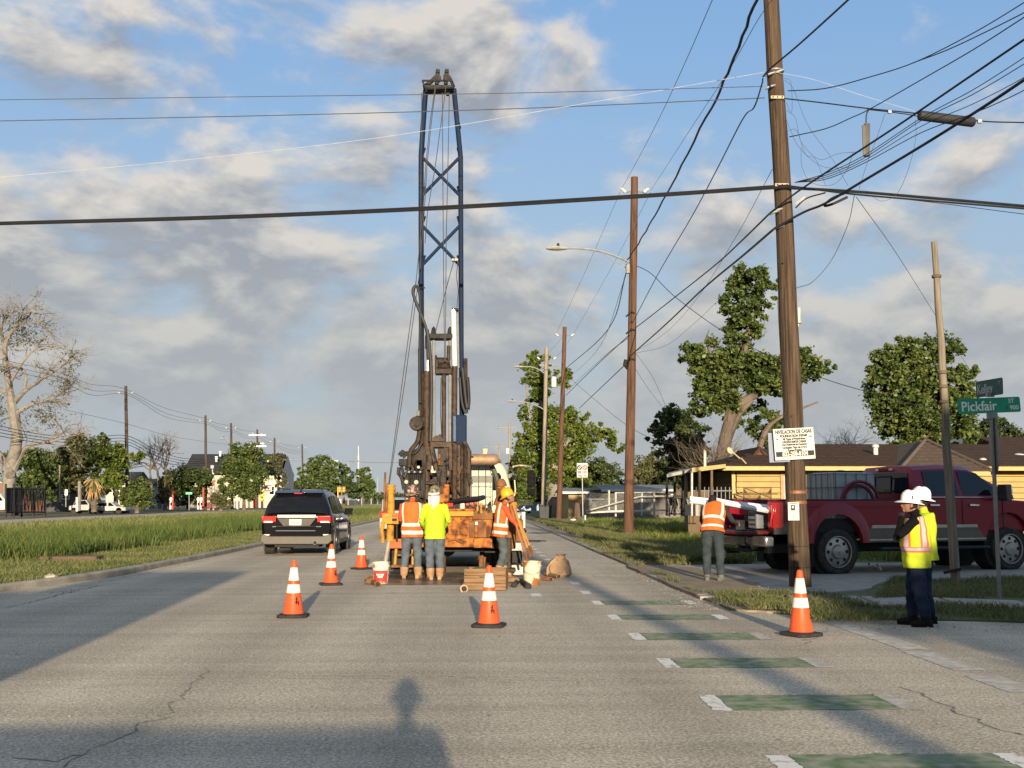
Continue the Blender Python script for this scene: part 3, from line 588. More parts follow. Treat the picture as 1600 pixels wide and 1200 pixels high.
P('meter_can', mat('can_grey', (.35, .36, .33), .5, .3), npole, ('lathe', [(.055, -.14), (.06, -.13), (.06, .12), (.05, .14)], 12, tuple(A(1247.5, 493, NPY))), ('tube', [A(1247, 505, NPY), A(1245, 520, NPY)], .02, 6))
P('ground_wire', DARKM, npole, ('tube', [NP(1215, 470, -.1), NP(1222, 600, -.12), NP(1229, 700, -.12), NP(1233, 830, -.13)], .006, 5))
# house levelling signs nailed to the pole
SGW = mat('sign_plastic_white', (.50, .49, .45), .7, var=.04, spec=.05); SGB = mat('sign_plastic_blue', (.20, .235, .31), .6, var=.05, spec=.1); INK = mat('black_ink', (.012, .012, .012), .6)
cc = NP(1217, 699, -.19); p = thing('backing_board', 'pale blue corrugated board half hidden behind the white house levelling sign', 'sign', tuple(cc))
p.rotation_euler = (0, R(-2), R(-8)); P('board', SGB, p, ('box', (0.0, 0, 0), (.34, .008, .50)), world=False)
cc = NP(1241, 693.5, -.235); p = thing('yard_sign', 'white house levelling advertisement with a phone number nailed to the big pole', 'sign', tuple(cc)); p.rotation_euler = (0, R(-3.2), R(3))
P('board', SGW, p, ('box', (0, 0, 0), (.70, .008, .53)), world=False, bevel=.004)
for txt, z, s_, sx in (('NIVELACION DE CASAS', .205, .085, .70), ('FOUNDATION REPAIR', .135, .055, .86), ('All Types of Foundations', .085, .047, .82), ('LEVANTAMOS CASAS', .035, .05, .85), ('Con Pedestales de Concreto', -.01, .043, .85), ('Cualquier Tipo de Casas', -.06, .047, .9), ('Buenos Precios', -.105, .045, .85)):
    lettering(txt, (0, -.0075, z), s_, INK, p, sx=sx, bold=.003)
P('number_strip', INK, p, ('box', (.0, -.0055, -.165), (.66, .003, .085)), world=False)
lettering('832-258-8104', (0, -.0085, -.168), .098, SGW, p, sx=.80, bold=.004)
for sx_ in (-1, 1): P('marking', INK, p, ('box', (sx_*.29, -.0055, .09 if sx_ < 0 else .115), (.03 if sx_ < 0 else .05, .002, .018)), ('box', (sx_*.29, -.0055, -.01), (.004, .002, .16)), world=False)
cc = NP(1240, 799, -.19); p = thing('flyer', 'paper flyer with a dark photo stapled to the big pole', 'flyer', tuple(cc)); p.rotation_euler = (0, 0, R(-4))
P('sheet', mat('paper', (.55, .53, .47), .8, var=.06), p, ('box', (0, 0, 0), (.185, .004, .30)), world=False)
P('photo', INK, p, ('box', (-.01, -.004, .06), (.07, .003, .09)), world=False); P('photo_face', MATS['paper'], p, ('box', (-.012, -.007, .07), (.03, .003, .035)), world=False)
for i in range(6): P('text_line', mat('grey_ink', (.2, .2, .2), .7), p, ('box', (0, -.0035, -.005-.022*i), (.13-.02*(i % 3), .002, .007)), world=False)
P('text_line', INK, p, ('box', (0, -.0035, .128), (.12, .002, .012)), world=False)
# poles along the right side of the road
b2 = G(982, 838, .05); Y2 = b2.y; T2 = A(991.5, 277, Y2)
p2 = pole('utility_pole', 'reddish brown pole carrying a long street lamp arm beyond the driveway', b2, T2, .205, .145, WOODR, 'wooden poles along the right side')
insulators(p2, T2, .48, 0, .55); lamp(p2, A(983, 410, Y2), A(884, 388, Y2), 1.25)
P('conduit', WOODD, p2, ('tube', [A(988, 400, Y2-.19), A(986, 640, Y2-.19)], .02, 6)); P('box', mat('box_grey', (.14, .14, .135), .5), p2, ('box', tuple(A(981, 420, Y2-.2)), (.16, .14, .4)), bevel=.02)
for py in (495, 522, 568): P('clamp', DARKM, p2, ('tube', [A(978, py, Y2-.2), A(986, py-8, Y2-.25), A(992, py-6, Y2-.2)], .035, 6))
Y3 = 82; b3 = A(873, 781+2460/Y3, Y3); T3 = A(882.5, 511, Y3)
p3 = pole('utility_pole', 'thin brown pole right of the paired pole with the transformer', b3, T3, .21, .15, WOODR, 'wooden poles along the right side'); insulators(p3, T3, .6, 0, .6)
Y4 = 91; b4 = A(849, 781+2460/Y4, Y4); T4 = A(854, 543, Y4)
p4 = pole('utility_pole', 'grey pole with a small transformer behind the bins', b4, T4, .22, .16, WOODG, 'wooden poles along the right side'); insulators(p4, T4, .7, 0, .9)
P('transformer', mat('transformer_grey', (.55, .55, .52), .5), p4, ('lathe', [(.2, -.42), (.24, -.4), (.24, .38), (.18, .44)], 12, tuple(A(865, 597, Y4-.2)))); P('crossarm', WOODG, p4, ('box', tuple(A(857, 571, Y4)), (1.5, .12, .14)))
lamp(p4, A(850, 583, Y4), A(818, 573, Y4), 1.3, False); lamp(p4, A(850, 640, Y4), A(806, 627, Y4), 1.2, False)
for (px, pt, Yk, lab) in ((796, 660, 190, 'distant thin pole just right of the cream cab roof'), (780, 690, 240, 'farthest thin pole seen above the cream cab roof')):
    pp = pole('utility_pole', lab, A(px, 781+2480/Yk, Yk), A(px, pt, Yk), .22, .16, WOODG, 'wooden poles along the right side')
    P('crossarm', WOODG, pp, ('box', tuple(A(px, pt+8, Yk)), (2.2, .14, .16))); lamp(pp, A(px, pt+18, Yk), A(px-14, pt+8, Yk), 1.6, False)
    P('transformer', MATS['transformer_grey'], pp, ('lathe', [(.3, -.5), (.33, -.45), (.33, .45), (.2, .5)], 10, tuple(A(px-3, pt+45, Yk-.3))))
tb = G(1493, 910, .05); Yt = tb.y
tp = pole('wooden_post', 'thin leaning wooden post with a dark brace behind the two white helmets', tb, A(1460, 378, Yt), .086, .052, mat('post_wood', (.12, .10, .078), .9, scale=4, col2=(.25, .21, .155), stretch=(6, 6, .4), bump=.4, bscale=10), cat='post')
for py in (432, 582, 604, 628): P('collar', mat('post_wood_collar', (.12, .09, .06), .9), tp, ('lathe', [(.07, -.03), (.085, -.02), (.085, .02), (.07, .03)], 12, tuple(A(1460+32*(py-378)/532, py, Yt))))
P('brace', mat('burnt_wood', (.02, .016, .012), .9), tp, ('box', tuple(A(1488, 892, Yt-.12)), (.30, .05, .045), {'rot': (0, R(-12), 0)}))
P('hook', WHITE, tp, ('tube', [A(1484, 692, Yt), A(1491, 688, Yt), A(1499, 690, Yt)], .018, 6), ('lathe', [(.03, -.05), (.035, .04)], 8, tuple(A(1501, 689, Yt))))
# poles along the far left road
LP = []
for (px, pt, tilt, lab, m) in ((199.5, 603, -3, 'tall dark pole standing in bushes left of the median', WOODD), (322, 649, -1, 'dark pole in front of the long roof beside the cream sign', WOODD), (363, 661, -2, 'dark pole with a small lamp before the round tree', WOODD),
        (402, 671, 0, 'dark pole with white crossarms right of the round tree', WOODD), (429, 684, 0, 'dark pole at the white end wall with a lamp arm', WOODD), (474, 694, -2, 'dark pole over the trees right of the building', WOODD)):
    Yk = 42*F/(745-px); Tk = A(px+tilt, pt, Yk); pp = pole('utility_pole', lab, A(px, 781+2480/Yk, Yk), Tk, .24, .17, m, 'wooden poles along the left side'); insulators(pp, Tk, .8, 0, .8); LP.append((px+tilt, pt, Yk))
    if px == 402:
        for py, w in ((680, 3.2), (693, 2.6), (697, 3.4)): P('crossarm', WHITE, pp, ('box', tuple(A(px, py, Yk-.3)), (w, .2, .22)))
    if px in (363, 429, 474): lamp(pp, A(px, pt+45, Yk), A(px+26 if px > 400 else px-9, pt+34 if px > 400 else pt+24, Yk), 1.9, False)
for (px, pt, Yk, dx, lab) in ((506, 729, 300, 20, 'pale lamp post before the large rounded tree'), (544, 722, 330, 12, 'tall pale lamp post right of the signals'), (565, 748, 340, -12, 'lamp post with its arm to the left of the ragged tree'), (580, 730, 380, -2, 'pale post at the far end of the median trees'), (520, 715, 310, -9, 'pale pole with two white crossarms among the trees'), (590, 745, 420, 2, 'last thin pole left of the drilling truck')):
    pp = pole('lamp_post', lab, A(px, 781+2450/Yk, Yk), A(px, pt, Yk), .22, .15, mat('lamp_post_pale', (.30, .28, .24), .7), 'lamp posts far down the median', 'lamp post', 8)
    if abs(dx) > 8: lamp(pp, A(px, pt+8, Yk), A(px+dx, pt-1 if dx > 0 else pt-2, Yk), 2.6, False)
    if px == 520:
        for py in (720, 725): P('crossarm', WHITE, pp, ('box', tuple(A(px, py, Yk)), (2.8, .2, .25)))
mb = A(560, 781, 1500); mt = thing('radio_mast', 'faint white radio mast on the horizon left of the drilling truck', 'mast', (mb.x, 1500, -1)); P('shaft', mat('mast_pale', (.62, .63, .64), .8), mt, ('tube', [A(560, 783, 1500), A(560, 712, 1500)], [.9, .9], 6), ('tube', [A(560, 712, 1500), A(560, 697, 1500)], .4, 6))
# ------------------------------------------------------------------ buildings
YEL = mat('yellow_siding', (.36, .245, .09), .7, var=.10, scale=3); YELT = mat('yellow_trim', (.42, .31, .13), .65, var=.08)
SHN = mat('brown_shingles', (.034, .021, .014), .95, scale=7, col2=(.070, .045, .030), detail=8, bump=.5, bscale=30, stretch=(1, 1, 3), spec=.1); SHN2 = mat('tan_shingles', (.062, .042, .028), .95, scale=8, col2=(.105, .074, .05), detail=8, bump=.5, bscale=30)
SHNR = mat('ridge_shingles', (.12, .09, .068), .92, scale=9); REDW = mat('red_brown_gable', (.105, .042, .024), .85, var=.15); SHAD = mat('shaded_boards', (.12, .085, .05), .85, scale=3); CURT = mat('pale_blind', (.35, .34, .30), .7)  # SHAD is the siding with shade put into its colour
YH = 38.0
hs = thing('yellow_house', 'yellow clapboard house with a brown hip roof behind the maroon pickup', 'house', (A(1300, 781, YH).x, YH, 0))
xl, xr, ez = A(1146, 781, YH).x, 29.0, A(1146, 735, YH).z
P('wall', SHAD, hs, ('bb', (xl, YH+.05, 0), (xr, YH+9, ez)), smooth=False)  # darkened wall shows between clapboards as painted shade lines
nb = 13; bh = ez/nb
proto = None
for k in range(nb):                      # clapboards of the front wall, lapped
    for (xa, xb) in ((xl, A(1199, 0, YH).x), (A(1240, 0, YH).x, xr)):
        b = MB(); z0 = k*bh; b.prism([(YH-.035, z0), (YH+.05, z0), (YH+.05, z0+bh-.02), (YH+.0, z0+bh-.02)], xa, xb, 'X'); b.build('clapboard', YEL, hs, smooth=False)
for k in (0, 12):
    b = MB(); b.prism([(YH-.012, k*bh), (YH+.05, k*bh), (YH+.05, k*bh+bh-.004), (YH+.03, k*bh+bh-.004)], A(1199.2, 0, YH).x, A(1239.8, 0, YH).x, 'X'); b.build('clapboard', YEL, hs, smooth=False)
for k in range(2, 10):                   # west wall boards, shade painted in as a darker siding colour
    pass
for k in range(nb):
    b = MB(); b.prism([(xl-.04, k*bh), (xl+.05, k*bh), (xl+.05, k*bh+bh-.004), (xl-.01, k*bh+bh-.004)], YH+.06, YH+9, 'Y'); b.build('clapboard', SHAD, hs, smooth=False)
P('corner_board', YELT, hs, ('bb', (xl-.05, YH-.045, 0), (xl+.07, YH-.0135, ez)))
P('fascia', YELT, hs, ('bb', (xl-.55, YH-.75, ez-.02), (xr, YH-.70, ez+.16))); P('soffit', YELT, hs, ('bb', (xl-.5, YH-.70, ez-.0), (xr, YH-.02, ez+.03)))
ry, rz_ = YH+4.6, A(1300, 694, YH+4.6).z; ex = xl-.6
roof = P('roof', SHN, hs, ('add', [(ex, YH-.78, ez+.15), (xr, YH-.78, ez+.15), (xr, ry, rz_), (ex+3.6, ry, rz_), (ex, YH+9.5, ez+.15), (xr, YH+9.5, ez+.15)], [(0, 1, 2, 3), (4, 0, 3), (5, 4, 3, 2)]), smooth=False)
sx0 = A(1150, 0, YH-.7).x
for k in range(8):                       # visible courses of shingle
    t = k/8; y0 = YH-.79+(ry-YH+.79)*t; z0 = ez+.16+(rz_-ez-.15)*t; b = MB(); x0 = ex+3.6*t+.05
    b.prism([(y0, z0), (y0+.66, z0+.66*(rz_-ez-.15)/(ry-YH+.78)-.004), (y0+.66, z0+.5*(rz_-ez-.15)/(ry-YH+.78)), (y0+.02, z0-.035)], x0, xr, 'X'); b.build('shingle_course', SHN, roof, smooth=False)
g0 = A(1187, 702, YH+1.6)                # small gable on the roof left of the pole
gb = MB(); w_ = 20/S(YH+1.6); gz = A(1187, 724, YH+1.6).z
gb.prism([(g0.x-w_, gz), (g0.x+w_, gz), (g0.x, g0.z)], YH+1.6, YH+5, 'Y'); gg = gb.build('dormer', REDW, roof, smooth=False)
for s in (-1, 1): P('rake_board', SHN, gg, ('prism', [(g0.x+s*(w_+.12), gz-.02), (g0.x, g0.z+.10), (g0.x, g0.z-.04), (g0.x+s*(w_-.06), gz-.03)], YH+1.52, YH+5, 'Y'), smooth=False)
# hip wing towards the street
wx0, wx1, wy, pk = A(1404, 735, YH-2.2).x, A(1548, 735, YH-2.2).x, YH-2.2, A(1446, 689, YH+1.8)
wg = P('wing_wall', YEL, hs, ('bb', (wx0+.5, wy+.5, 0), (wx1-.5, YH, ez-.05)), smooth=False)
wz = A(1404, 736, wy).z
P('wing_fascia', YELT, hs, ('bb', (wx0, wy, wz-.14), (wx1, wy+.05, wz-.01)))
hr = P('hip_roof', SHN2, hs, ('add', [(wx0, wy-.05, wz), (wx1, wy-.05, wz), (pk.x, pk.y, pk.z), (wx0, YH+4, wz), (wx1, YH+4, wz), (pk.x, YH+5, pk.z)], [(0, 1, 2), (0, 2, 5, 3), (1, 4, 5, 2)]), smooth=False)
for k in range(9):
    t = k/9; t2 = (k+1)/9; lo = [Vector((wx0, wy-.06, wz)).lerp(pk, q) for q in (t, t2)]; hi = [Vector((wx1, wy-.06, wz)).lerp(pk, q) for q in (t, t2)]
    up = Vector((0, -.02, .03)); b = MB(); b.add([lo[0]+up, hi[0]+up, hi[1]+up*.2, lo[1]+up*.2, lo[0], hi[0]], [(0, 1, 2, 3), (4, 5, 1, 0)]); b.build('shingle_course', SHN2, hr, smooth=False)
for e in ((wx0, wy-.05, wz), (wx1, wy-.05, wz)): P('hip_cap', SHNR, hr, ('tube', [Vector(e)+Vector((0, -.02, .03)), pk+Vector((0, -.02, .05))], .06, 6))
def window(parent, xa, xb, za, zb, y, cols, rows, fm, gm, name='window', t=.06):
    f = P(name, fm, parent, ('bb', (xa, y-.04, za), (xa+t, y+.03, zb)), ('bb', (xb-t, y-.04, za), (xb, y+.03, zb)), ('bb', (xa+t+.001, y-.038, za), (xb-t-.001, y+.03, za+t)), ('bb', (xa+t+.001, y-.038, zb-t), (xb-t-.001, y+.03, zb)), smooth=False)
    for i in range(cols):
        for j in range(rows):
            w, h = (xb-xa-2*t)/cols, (zb-za-2*t)/rows; x0, z0 = xa+t+i*w, za+t+j*h
            P('pane', gm, f, ('bb', (x0+.012, y+.005, z0+.012), (x0+w-.012, y+.02, z0+h-.012)), smooth=False)
    P('muntin', fm, f, *[('bb', (xa+t+.002, y-.03, za+t+(zb-za-2*t)*j/rows-.018), (xb-t-.002, y+.004, za+t+(zb-za-2*t)*j/rows+.018)) for j in range(1, rows)], *([('bb', (xa+t+(xb-xa-2*t)*i/cols-.012, y-.028, za+t+.002), (xa+t+(xb-xa-2*t)*i/cols+.012, y+.003, zb-t-.002)) for i in range(1, cols)] if cols > 1 else []), smooth=False)
    return f
TANF = mat('tan_frame', (.35, .22, .11), .7); GLG = mat('green_grey_glass', (.06, .075, .065), .12, spec=.6)
window(hs, A(1204, 0, YH).x, A(1237, 0, YH).x, .35, A(1200, 744, YH).z, YH+.0, 3, 5, CURT, GLG); P('window_trim', TANF, hs, ('bb', (A(1199.5, 0, YH).x, YH-.05, .3), (A(1203.8, 0, YH).x, YH+.02, A(0, 742, YH).z)), ('bb', (A(1199.5, 0, YH).x, YH-.052, A(0, 742, YH).z+.002), (A(1239.5, 0, YH).x, YH+.02, A(0, 740, YH).z+.06)))
for px in (1275, 1330, 1395): window(hs, A(px, 0, YH).x, A(px+28, 0, YH).x, .9, 2.1, YH-.04, 2, 2, CURT, GLG)
window(hs, A(1580, 0, YH).x, A(1640, 0, YH).x, 1.0, A(0, 756, YH).z, YH-.045, 6, 3, CURT, GLG)
for (px, py, hh) in ((1368, 700, .5), (1536, 722, .5)):
    c = A(px, py+4, YH+1.8 if px < 1500 else YH+.6); v_ = P('vent_pipe', mat('vent_pale', (.5, .49, .44), .6), roof, ('lathe', [(.09, -.35), (.09, .1), (.13, .12), (.13, .2), (.05, .24)], 10, tuple(c)))
P('chimney_cap', MATS['vent_pale'], roof, ('lathe', [(.30, -.1), (.30, .06), (.02, .12)], 14, tuple(A(1592, 713, YH+2)), ))
ds = A(1168, 727, YH-.4); dd_ = P('satellite_dish', mat('dish_tan', (.42, .33, .2), .6), roof, ('tube', [A(1160, 728, YH-.6), ds, A(1158, 716, YH-.6)], .03, 6), ('tube', [ds, A(1143, 705, YH-.6)], .025, 6), ('lathe', [(.13, 0), (.1, .03), (.02, .05)], 12, tuple(A(1141, 704, YH-.6)), {'rot': (R(70), 0, R(30))}))
# porch at the west end
px0, px1 = A(1078, 0, YH-2).x, xl-.05
pr = P('porch_roof', YELT, hs, ('add', [A(1081, 731, YH-2), A(1134, 725, YH-1.2), A(1134, 731, YH-1.2), A(1081, 738, YH-2), A(1081, 731, YH+4), A(1146, 724, YH+4), A(1146, 731, YH+4), A(1081, 738, YH+4)], [(0, 1, 2, 3), (0, 4, 5, 1), (3, 2, 6, 7), (0, 3, 7, 4)]), smooth=False)
for px in (1081, 1093, 1112): P('porch_post', SHAD if px > 1085 else STEEL, hs, ('tube', [A(px, 806, YH-1.9), A(px, 735, YH-1.9)], .045, 6))
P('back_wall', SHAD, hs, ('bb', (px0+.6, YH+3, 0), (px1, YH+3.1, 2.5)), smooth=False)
rl = P('railing', STEEL, hs, ('tube', [A(1083, 767, YH-1.8), A(1145, 767, YH-1.8)], .025, 6), ('tube', [A(1083, 783, YH-1.8), A(1145, 783, YH-1.8)], .02, 6))
for i in range(9): P('baluster', STEEL, rl, ('tube', [A(1088+6.5*i, 784, YH-1.8), A(1088+6.5*i, 761, YH-1.8)], .014, 5))
P('step_block', CONC, hs, ('bb', A(1087, 806, YH-2.2), A(1112, 788, YH-.4)), smooth=False)
# grey awning left of the porch with steel gate
aw = thing('awning', 'flat grey metal awning on dark ornate posts beside the yellow house', 'awning', tuple(A(1060, 806, 40)))
P('roof_panel', mat('awning_grey', (.26, .25, .22), .6), aw, ('add', [A(1042, 741, 40), A(1082, 732, 40), A(1082, 737, 40), A(1042, 746, 40), A(1046, 738, 45), A(1086, 730, 45), A(1086, 736, 45), A(1046, 744, 45)], [(0, 1, 2, 3), (0, 4, 5, 1), (3, 2, 6, 7), (0, 3, 7, 4), (4, 7, 6, 5), (1, 5, 6, 2)]), smooth=False)
for px in (1042, 1054, 1067): P('post', DARKM, aw, ('tube', [A(px, 806, 40.3), A(px, 743, 40.3)], .05, 6))
fr = P('scroll_gate', DARKM, aw, ('tube', [A(1042, 779, 40.2), A(1078, 779, 40.2)], .03, 6), ('tube', [A(1042, 803, 40.2), A(1078, 803, 40.2)], .03, 6))
for i in range(7): P('gate_bar', DARKM if i % 3 else STEEL, fr, ('tube', [A(1044+5*i, 804, 40.2), A(1046+5*i, 790, 40.2), A(1043+5*i, 778, 40.2)], .028, 5))
P('seat_bench', DARKM, aw, ('bb', A(1043, 790, 40.8), A(1056, 780, 41.2)))
# white vertical vent pipe by the house
P('downpipe', mat('cream_pipe', (.6, .53, .38), .5), hs, ('tube', [A(1101.5, 731, YH-1), A(1101.5, 705, YH-1), A(1099.5, 704, YH-1)], .045, 8))
P('service_wire', DARKM, hs, ('tube', catmull([A(1149, 737, YH-.1), A(1151, 745, YH-.1), A(1151, 768, YH-.1), A(1160, 769, YH-.1)], 4), .012, 4))
# chain link gate leaning on the yellow wall
tm = mat('rusty_wire', (.12, .075, .04), .8, .3)
gt = thing('mesh_gate', 'rusty wire gate frame standing before the yellow wall', 'gate', tuple(A(1180, 795, YH-1.2)))
P('frame', tm, gt, ('tube', [A(1162, 793, YH-1.2), A(1162, 762, YH-1.2), A(1205, 762, YH-1.2), A(1205, 793, YH-1.2)], .022, 5), ('tube', [A(1162, 762, YH-1.2), A(1205, 778, YH-1.2)], .018, 5), ('tube', [A(1143, 772, YH-1.2), A(1215, 772, YH-1.2)], .018, 5), ('tube', [A(1143, 778, YH-1.2), A(1160, 793, YH-1.2)], .018, 5))
m_ = MB()
for i in range(26):
    for s in (-1, 1): m_.tube([A(1162+43*(i/26), 793, YH-1.19), A(min(1205, max(1162, 1162+43*(i/26)+s*26)), 763, YH-1.19)], .004, 3, caps=False)
m_.build('wire_mesh', tm, gt)
# chain link fence along the back yards
CL = mat('fence_galvanised', (.42, .41, .37), .55, .3)
cf = thing('chain_link_fence', 'pale chain link fence with a sloping brace across the yards', 'fence', tuple(A(980, 808, 55)))
for (a, b, y0, y1) in ((915, 1046, 769, 772),):
    pass
for px, pt, pb_ in ((951.5, 766, 793), (962, 769, 803), (1003, 770, 802), (1022, 770, 803), (1046, 772, 803)): P('post', CL, cf, ('tube', [A(px, pb_+4, 55), A(px, pt, 55)], .055, 7))
P('rail', CL, cf, ('tube', [A(962, 770, 55), A(1046, 769, 55)], .035, 6)); P('rail', CL, cf, ('tube', [A(914, 780, 56), A(962, 780, 56)], .035, 6))
P('brace', CL, cf, ('tube', [A(915, 799, 54.6), A(1000, 776, 54.6), A(1022, 776, 54.6)], .04, 6)); P('bottom_board', mat('cream_board', (.55, .50, .40), .7), cf, ('add', [A(915, 801, 54.5), A(950, 798, 54.5), A(1040, 796, 54.5), A(1040, 798.5, 54.5), A(950, 800.5, 54.5), A(915, 802, 54.5)], [(0, 1, 4, 5), (1, 2, 3, 4)]))
P('top_board', MATS['cream_board'], cf, ('add', [A(1022, 774, 54.4), A(1072, 774, 54.4), A(1072, 776.5, 54.4), A(1022, 776.5, 54.4)], [(0, 1, 2, 3)]))
m_ = MB()
for i in range(60):
    for s in (-1, 1): m_.tube([A(914+132*(i/60), 803, 55.05), A(min(1046, max(914, 914+132*(i/60)+s*30)), 771, 55.05)], .006, 3, caps=False)
m_.build('wire_mesh', CL, cf)
# houses behind the fence
def small_house(label, pxa, pxb, py_eave, py_ridge, Y, wm, rm, depth=8, wins=(), gable=False, door=None):
    xa, xb = A(pxa, 0, Y).x, A(pxb, 0, Y).x; ze, zr = A(0, py_eave, Y).z, A(0, py_ridge, Y+depth/2).z
    h = thing('small_house', label, 'house', ((xa+xb)/2, Y, 0)); P('wall', wm, h, ('bb', (xa, Y, -.05), (xb, Y+depth, ze)), smooth=False)
    o = .5
    if gable: P('roof', rm, h, ('prism', [(xa-o, ze-.1), ((xa+xb)/2, zr), (xb+o, ze-.1), ((xa+xb)/2, zr-.25)], Y-o, Y+depth+o, 'Y'), smooth=False); P('gable_wall', wm, h, ('poly', [(xa, Y-.01, ze), (xb, Y-.01, ze), ((xa+xb)/2, Y-.01, zr-.25)]))
    else: P('roof', rm, h, ('add', [(xa-o, Y-o, ze), (xb+o, Y-o, ze), (xb+o, Y+depth/2, zr), (xa-o, Y+depth/2, zr), (xa-o, Y+depth+o, ze), (xb+o, Y+depth+o, ze)], [(0, 1, 2, 3), (3, 2, 5, 4), (0, 3, 4), (1, 5, 2)]), smooth=False); P('fascia', mat('fascia_pale', (.5, .5, .47), .6), h, ('bb', (xa-o, Y-o-.03, ze-.12), (xb+o, Y-o, ze+.05)))
    for (wa, wb, wt, wbm) in wins: window(h, A(wa, 0, Y).x, A(wb, 0, Y).x, A(0, wbm, Y).z, A(0, wt, Y).z, Y-.03, 1, 2, WHITE, GLASS, t=.08)
    if door: P('door', mat('door_dark', (.06, .05, .045), .6), h, ('bb', (A(door[0], 0, Y).x, Y-.06, 0), (A(door[1], 0, Y).x, Y-.005, A(0, door[2], Y).z)))
    return h
TAN = mat('tan_wall', (.30, .22, .115), .85, scale=1.2, col2=(.42, .32, .17)); GREYW = mat('grey_brown_wall', (.15, .13, .11), .85, scale=1); GRR = mat('grey_roof', (.16, .17, .17), .8); WALLW = mat('cream_wall', (.46, .42, .33), .8, scale=.8, var=.08); DKR = mat('charcoal_roof', (.026, .026, .029), .9, scale=2, var=.25); BRK = mat('brick_wall', (.22, .10, .06), .85, scale=5); BLUEW = mat('blue_grey_wall', (.17, .21, .26), .8)
small_house('low tan walled house glimpsed left of the no parking sign', 884, 938, 769, 762, 85, TAN, GRR, wins=((915, 924, 774, 786),))
small_house('long grey house with a pale roof edge behind the chain link fence', 942, 1050, 765, 757, 78, GREYW, GRR, wins=((970, 980, 774, 788), (1030, 1042, 772, 788)), door=(1010, 1018, 772))
small_house('house with a dark roof at the edge of the photo beyond the sign post', 1586, 1700, 716, 680, 58, YEL, SHN, 12)
# long dark roofed building on the left
YB = 215; xa, xb = A(318, 0, YB).x, A(457, 0, YB).x
bd = thing('long_building', 'long white building with a steep dark roof across the median', 'building', ((xa+xb)/2, YB, 0)); ze, zm, zr = A(0, 740, YB).z, A(0, 735, YB-1).z, A(0, 709, YB+6).z
P('wall', WALLW, bd, ('bb', (xa, YB, -.05), (xb, YB+14, ze)), smooth=False)
rf = P('roof', DKR, bd, ('add', [(xa-1, YB-1.2, ze-.1), (xb, YB-1.2, ze-.1), (xb-.4, YB+6, zr), (xa-1, YB+6, zr), (xa-1, YB+15, ze-.1), (xb, YB+15, ze-.1)], [(0, 1, 2, 3), (3, 2, 5, 4)]), smooth=False)
P('gable_wall', mat('grey_gable', (.30, .30, .31), .8), bd, ('add', [(xb+.02, YB, -.05), (xb+.02, YB+14, -.05), (xb+.02, YB+14, ze), (xb+.02, YB+6, zr-.2), (xb+.02, YB, ze)], [(0, 1, 2, 3, 4)]))
for px in (338, 344): P('vent', WHITE, rf, ('lathe', [(.2, 0), (.2, .8), (.3, .85), (.3, 1.0)], 8, tuple(A(px, 721 if px == 338 else 713, YB+2.5))))
for px in (338, 418): P('vent', WHITE, rf, ('lathe', [(.2, 0), (.2, .7), (.3, .75), (.3, .9)], 8, tuple(A(px, 723, YB+2))))
for (a, b) in ((333, 341), (346, 352), (404, 412), (420, 427), (438, 447)): window(bd, A(a, 0, YB).x, A(b, 0, YB).x, 2.4, 4.2, YB-.05, 1, 2, WHITE, GLASS, t=.15)
P('door', mat('door_red', (.35, .06, .04), .6), bd, ('bb', (A(415, 0, YB).x, YB-.12, 0), (A(421, 0, YB).x, YB-.01, 2.4)))
sgn = thing('banner_sign', 'small red and white striped board on the long building front', 'sign', tuple(A(418, 765, YB-.6))); P('board', WHITE, sgn, ('bb', A(411, 768, YB-.5), A(425, 756, YB-.4)))
for z in (758, 762, 766): P('stripe', mat('sign_red', (.45, .04, .03), .5), sgn, ('bb', A(412, z+1.4, YB-.56), A(424, z-.6, YB-.505)))
P('leg', STEEL, sgn, ('bb', A(413, 795, YB-.5), A(413.6, 768, YB-.45)), ('bb', A(423, 795, YB-.5), A(423.6, 768, YB-.45)))
ys = thing('yellow_sign', 'yellow notice board at the foot of the crossarm pole', 'sign', tuple(A(409, 795, 200))); P('board', mat('sign_yellow', (.55, .40, .05), .5), ys, ('bb', A(405.5, 783, 200), A(413, 766, 200.1))); P('leg', STEEL, ys, ('bb', A(406, 793, 200), A(406.6, 783, 200.1)), ('bb', A(412, 793, 200), A(412.6, 783, 200.1)))
for z in (769, 776): P('mark', INK, ys, ('bb', A(408, z+2.5, 199.9), A(411, z, 199.95)))
cs = thing('billboard', 'cream rectangular sign on a thin post in front of the long roof', 'sign', tuple(A(335, 796, 168))); P('board', mat('sign_cream', (.55, .50, .37), .6), cs, ('bb', A(316, 749, 168), A(335, 739, 168.3))); P('post', STEEL, cs, ('tube', [A(333, 797, 168.5), A(332, 728, 168.5)], .12, 6)); P('lamp_box', STEEL, cs, ('bb', A(329, 732, 168), A(335, 727, 168.4)))
small_house('dark roofed low house left of the hedge tree', 222, 262, 758, 748, 190, BLUEW, DKR, wins=((245, 250, 764, 778),))
small_house('house with a pale wall and dark gable right of the tall dark pole', 196, 232, 756, 737, 175, WALLW, DKR, 10, wins=((205, 209, 762, 775), (216, 220, 762, 775)))
small_house('brick house with a white edged gable behind the black gates', -10, 66, 765, 748, 150, BRK, mat('white_edge_roof', (.36, .33, .29), .7), 9, wins=((30, 36, 769, 780),), gable=True)
small_house('dark shed with a slanting pale roof edge beyond the small white sign', 106, 150, 768, 755, 145, mat('dark_shed', (.06, .06, .06), .8), GRR, 6, wins=((130, 142, 772, 780),))
small_house('low tan wall house left of the palm', 70, 108, 770, 764, 150, BRK, GRR, 7)
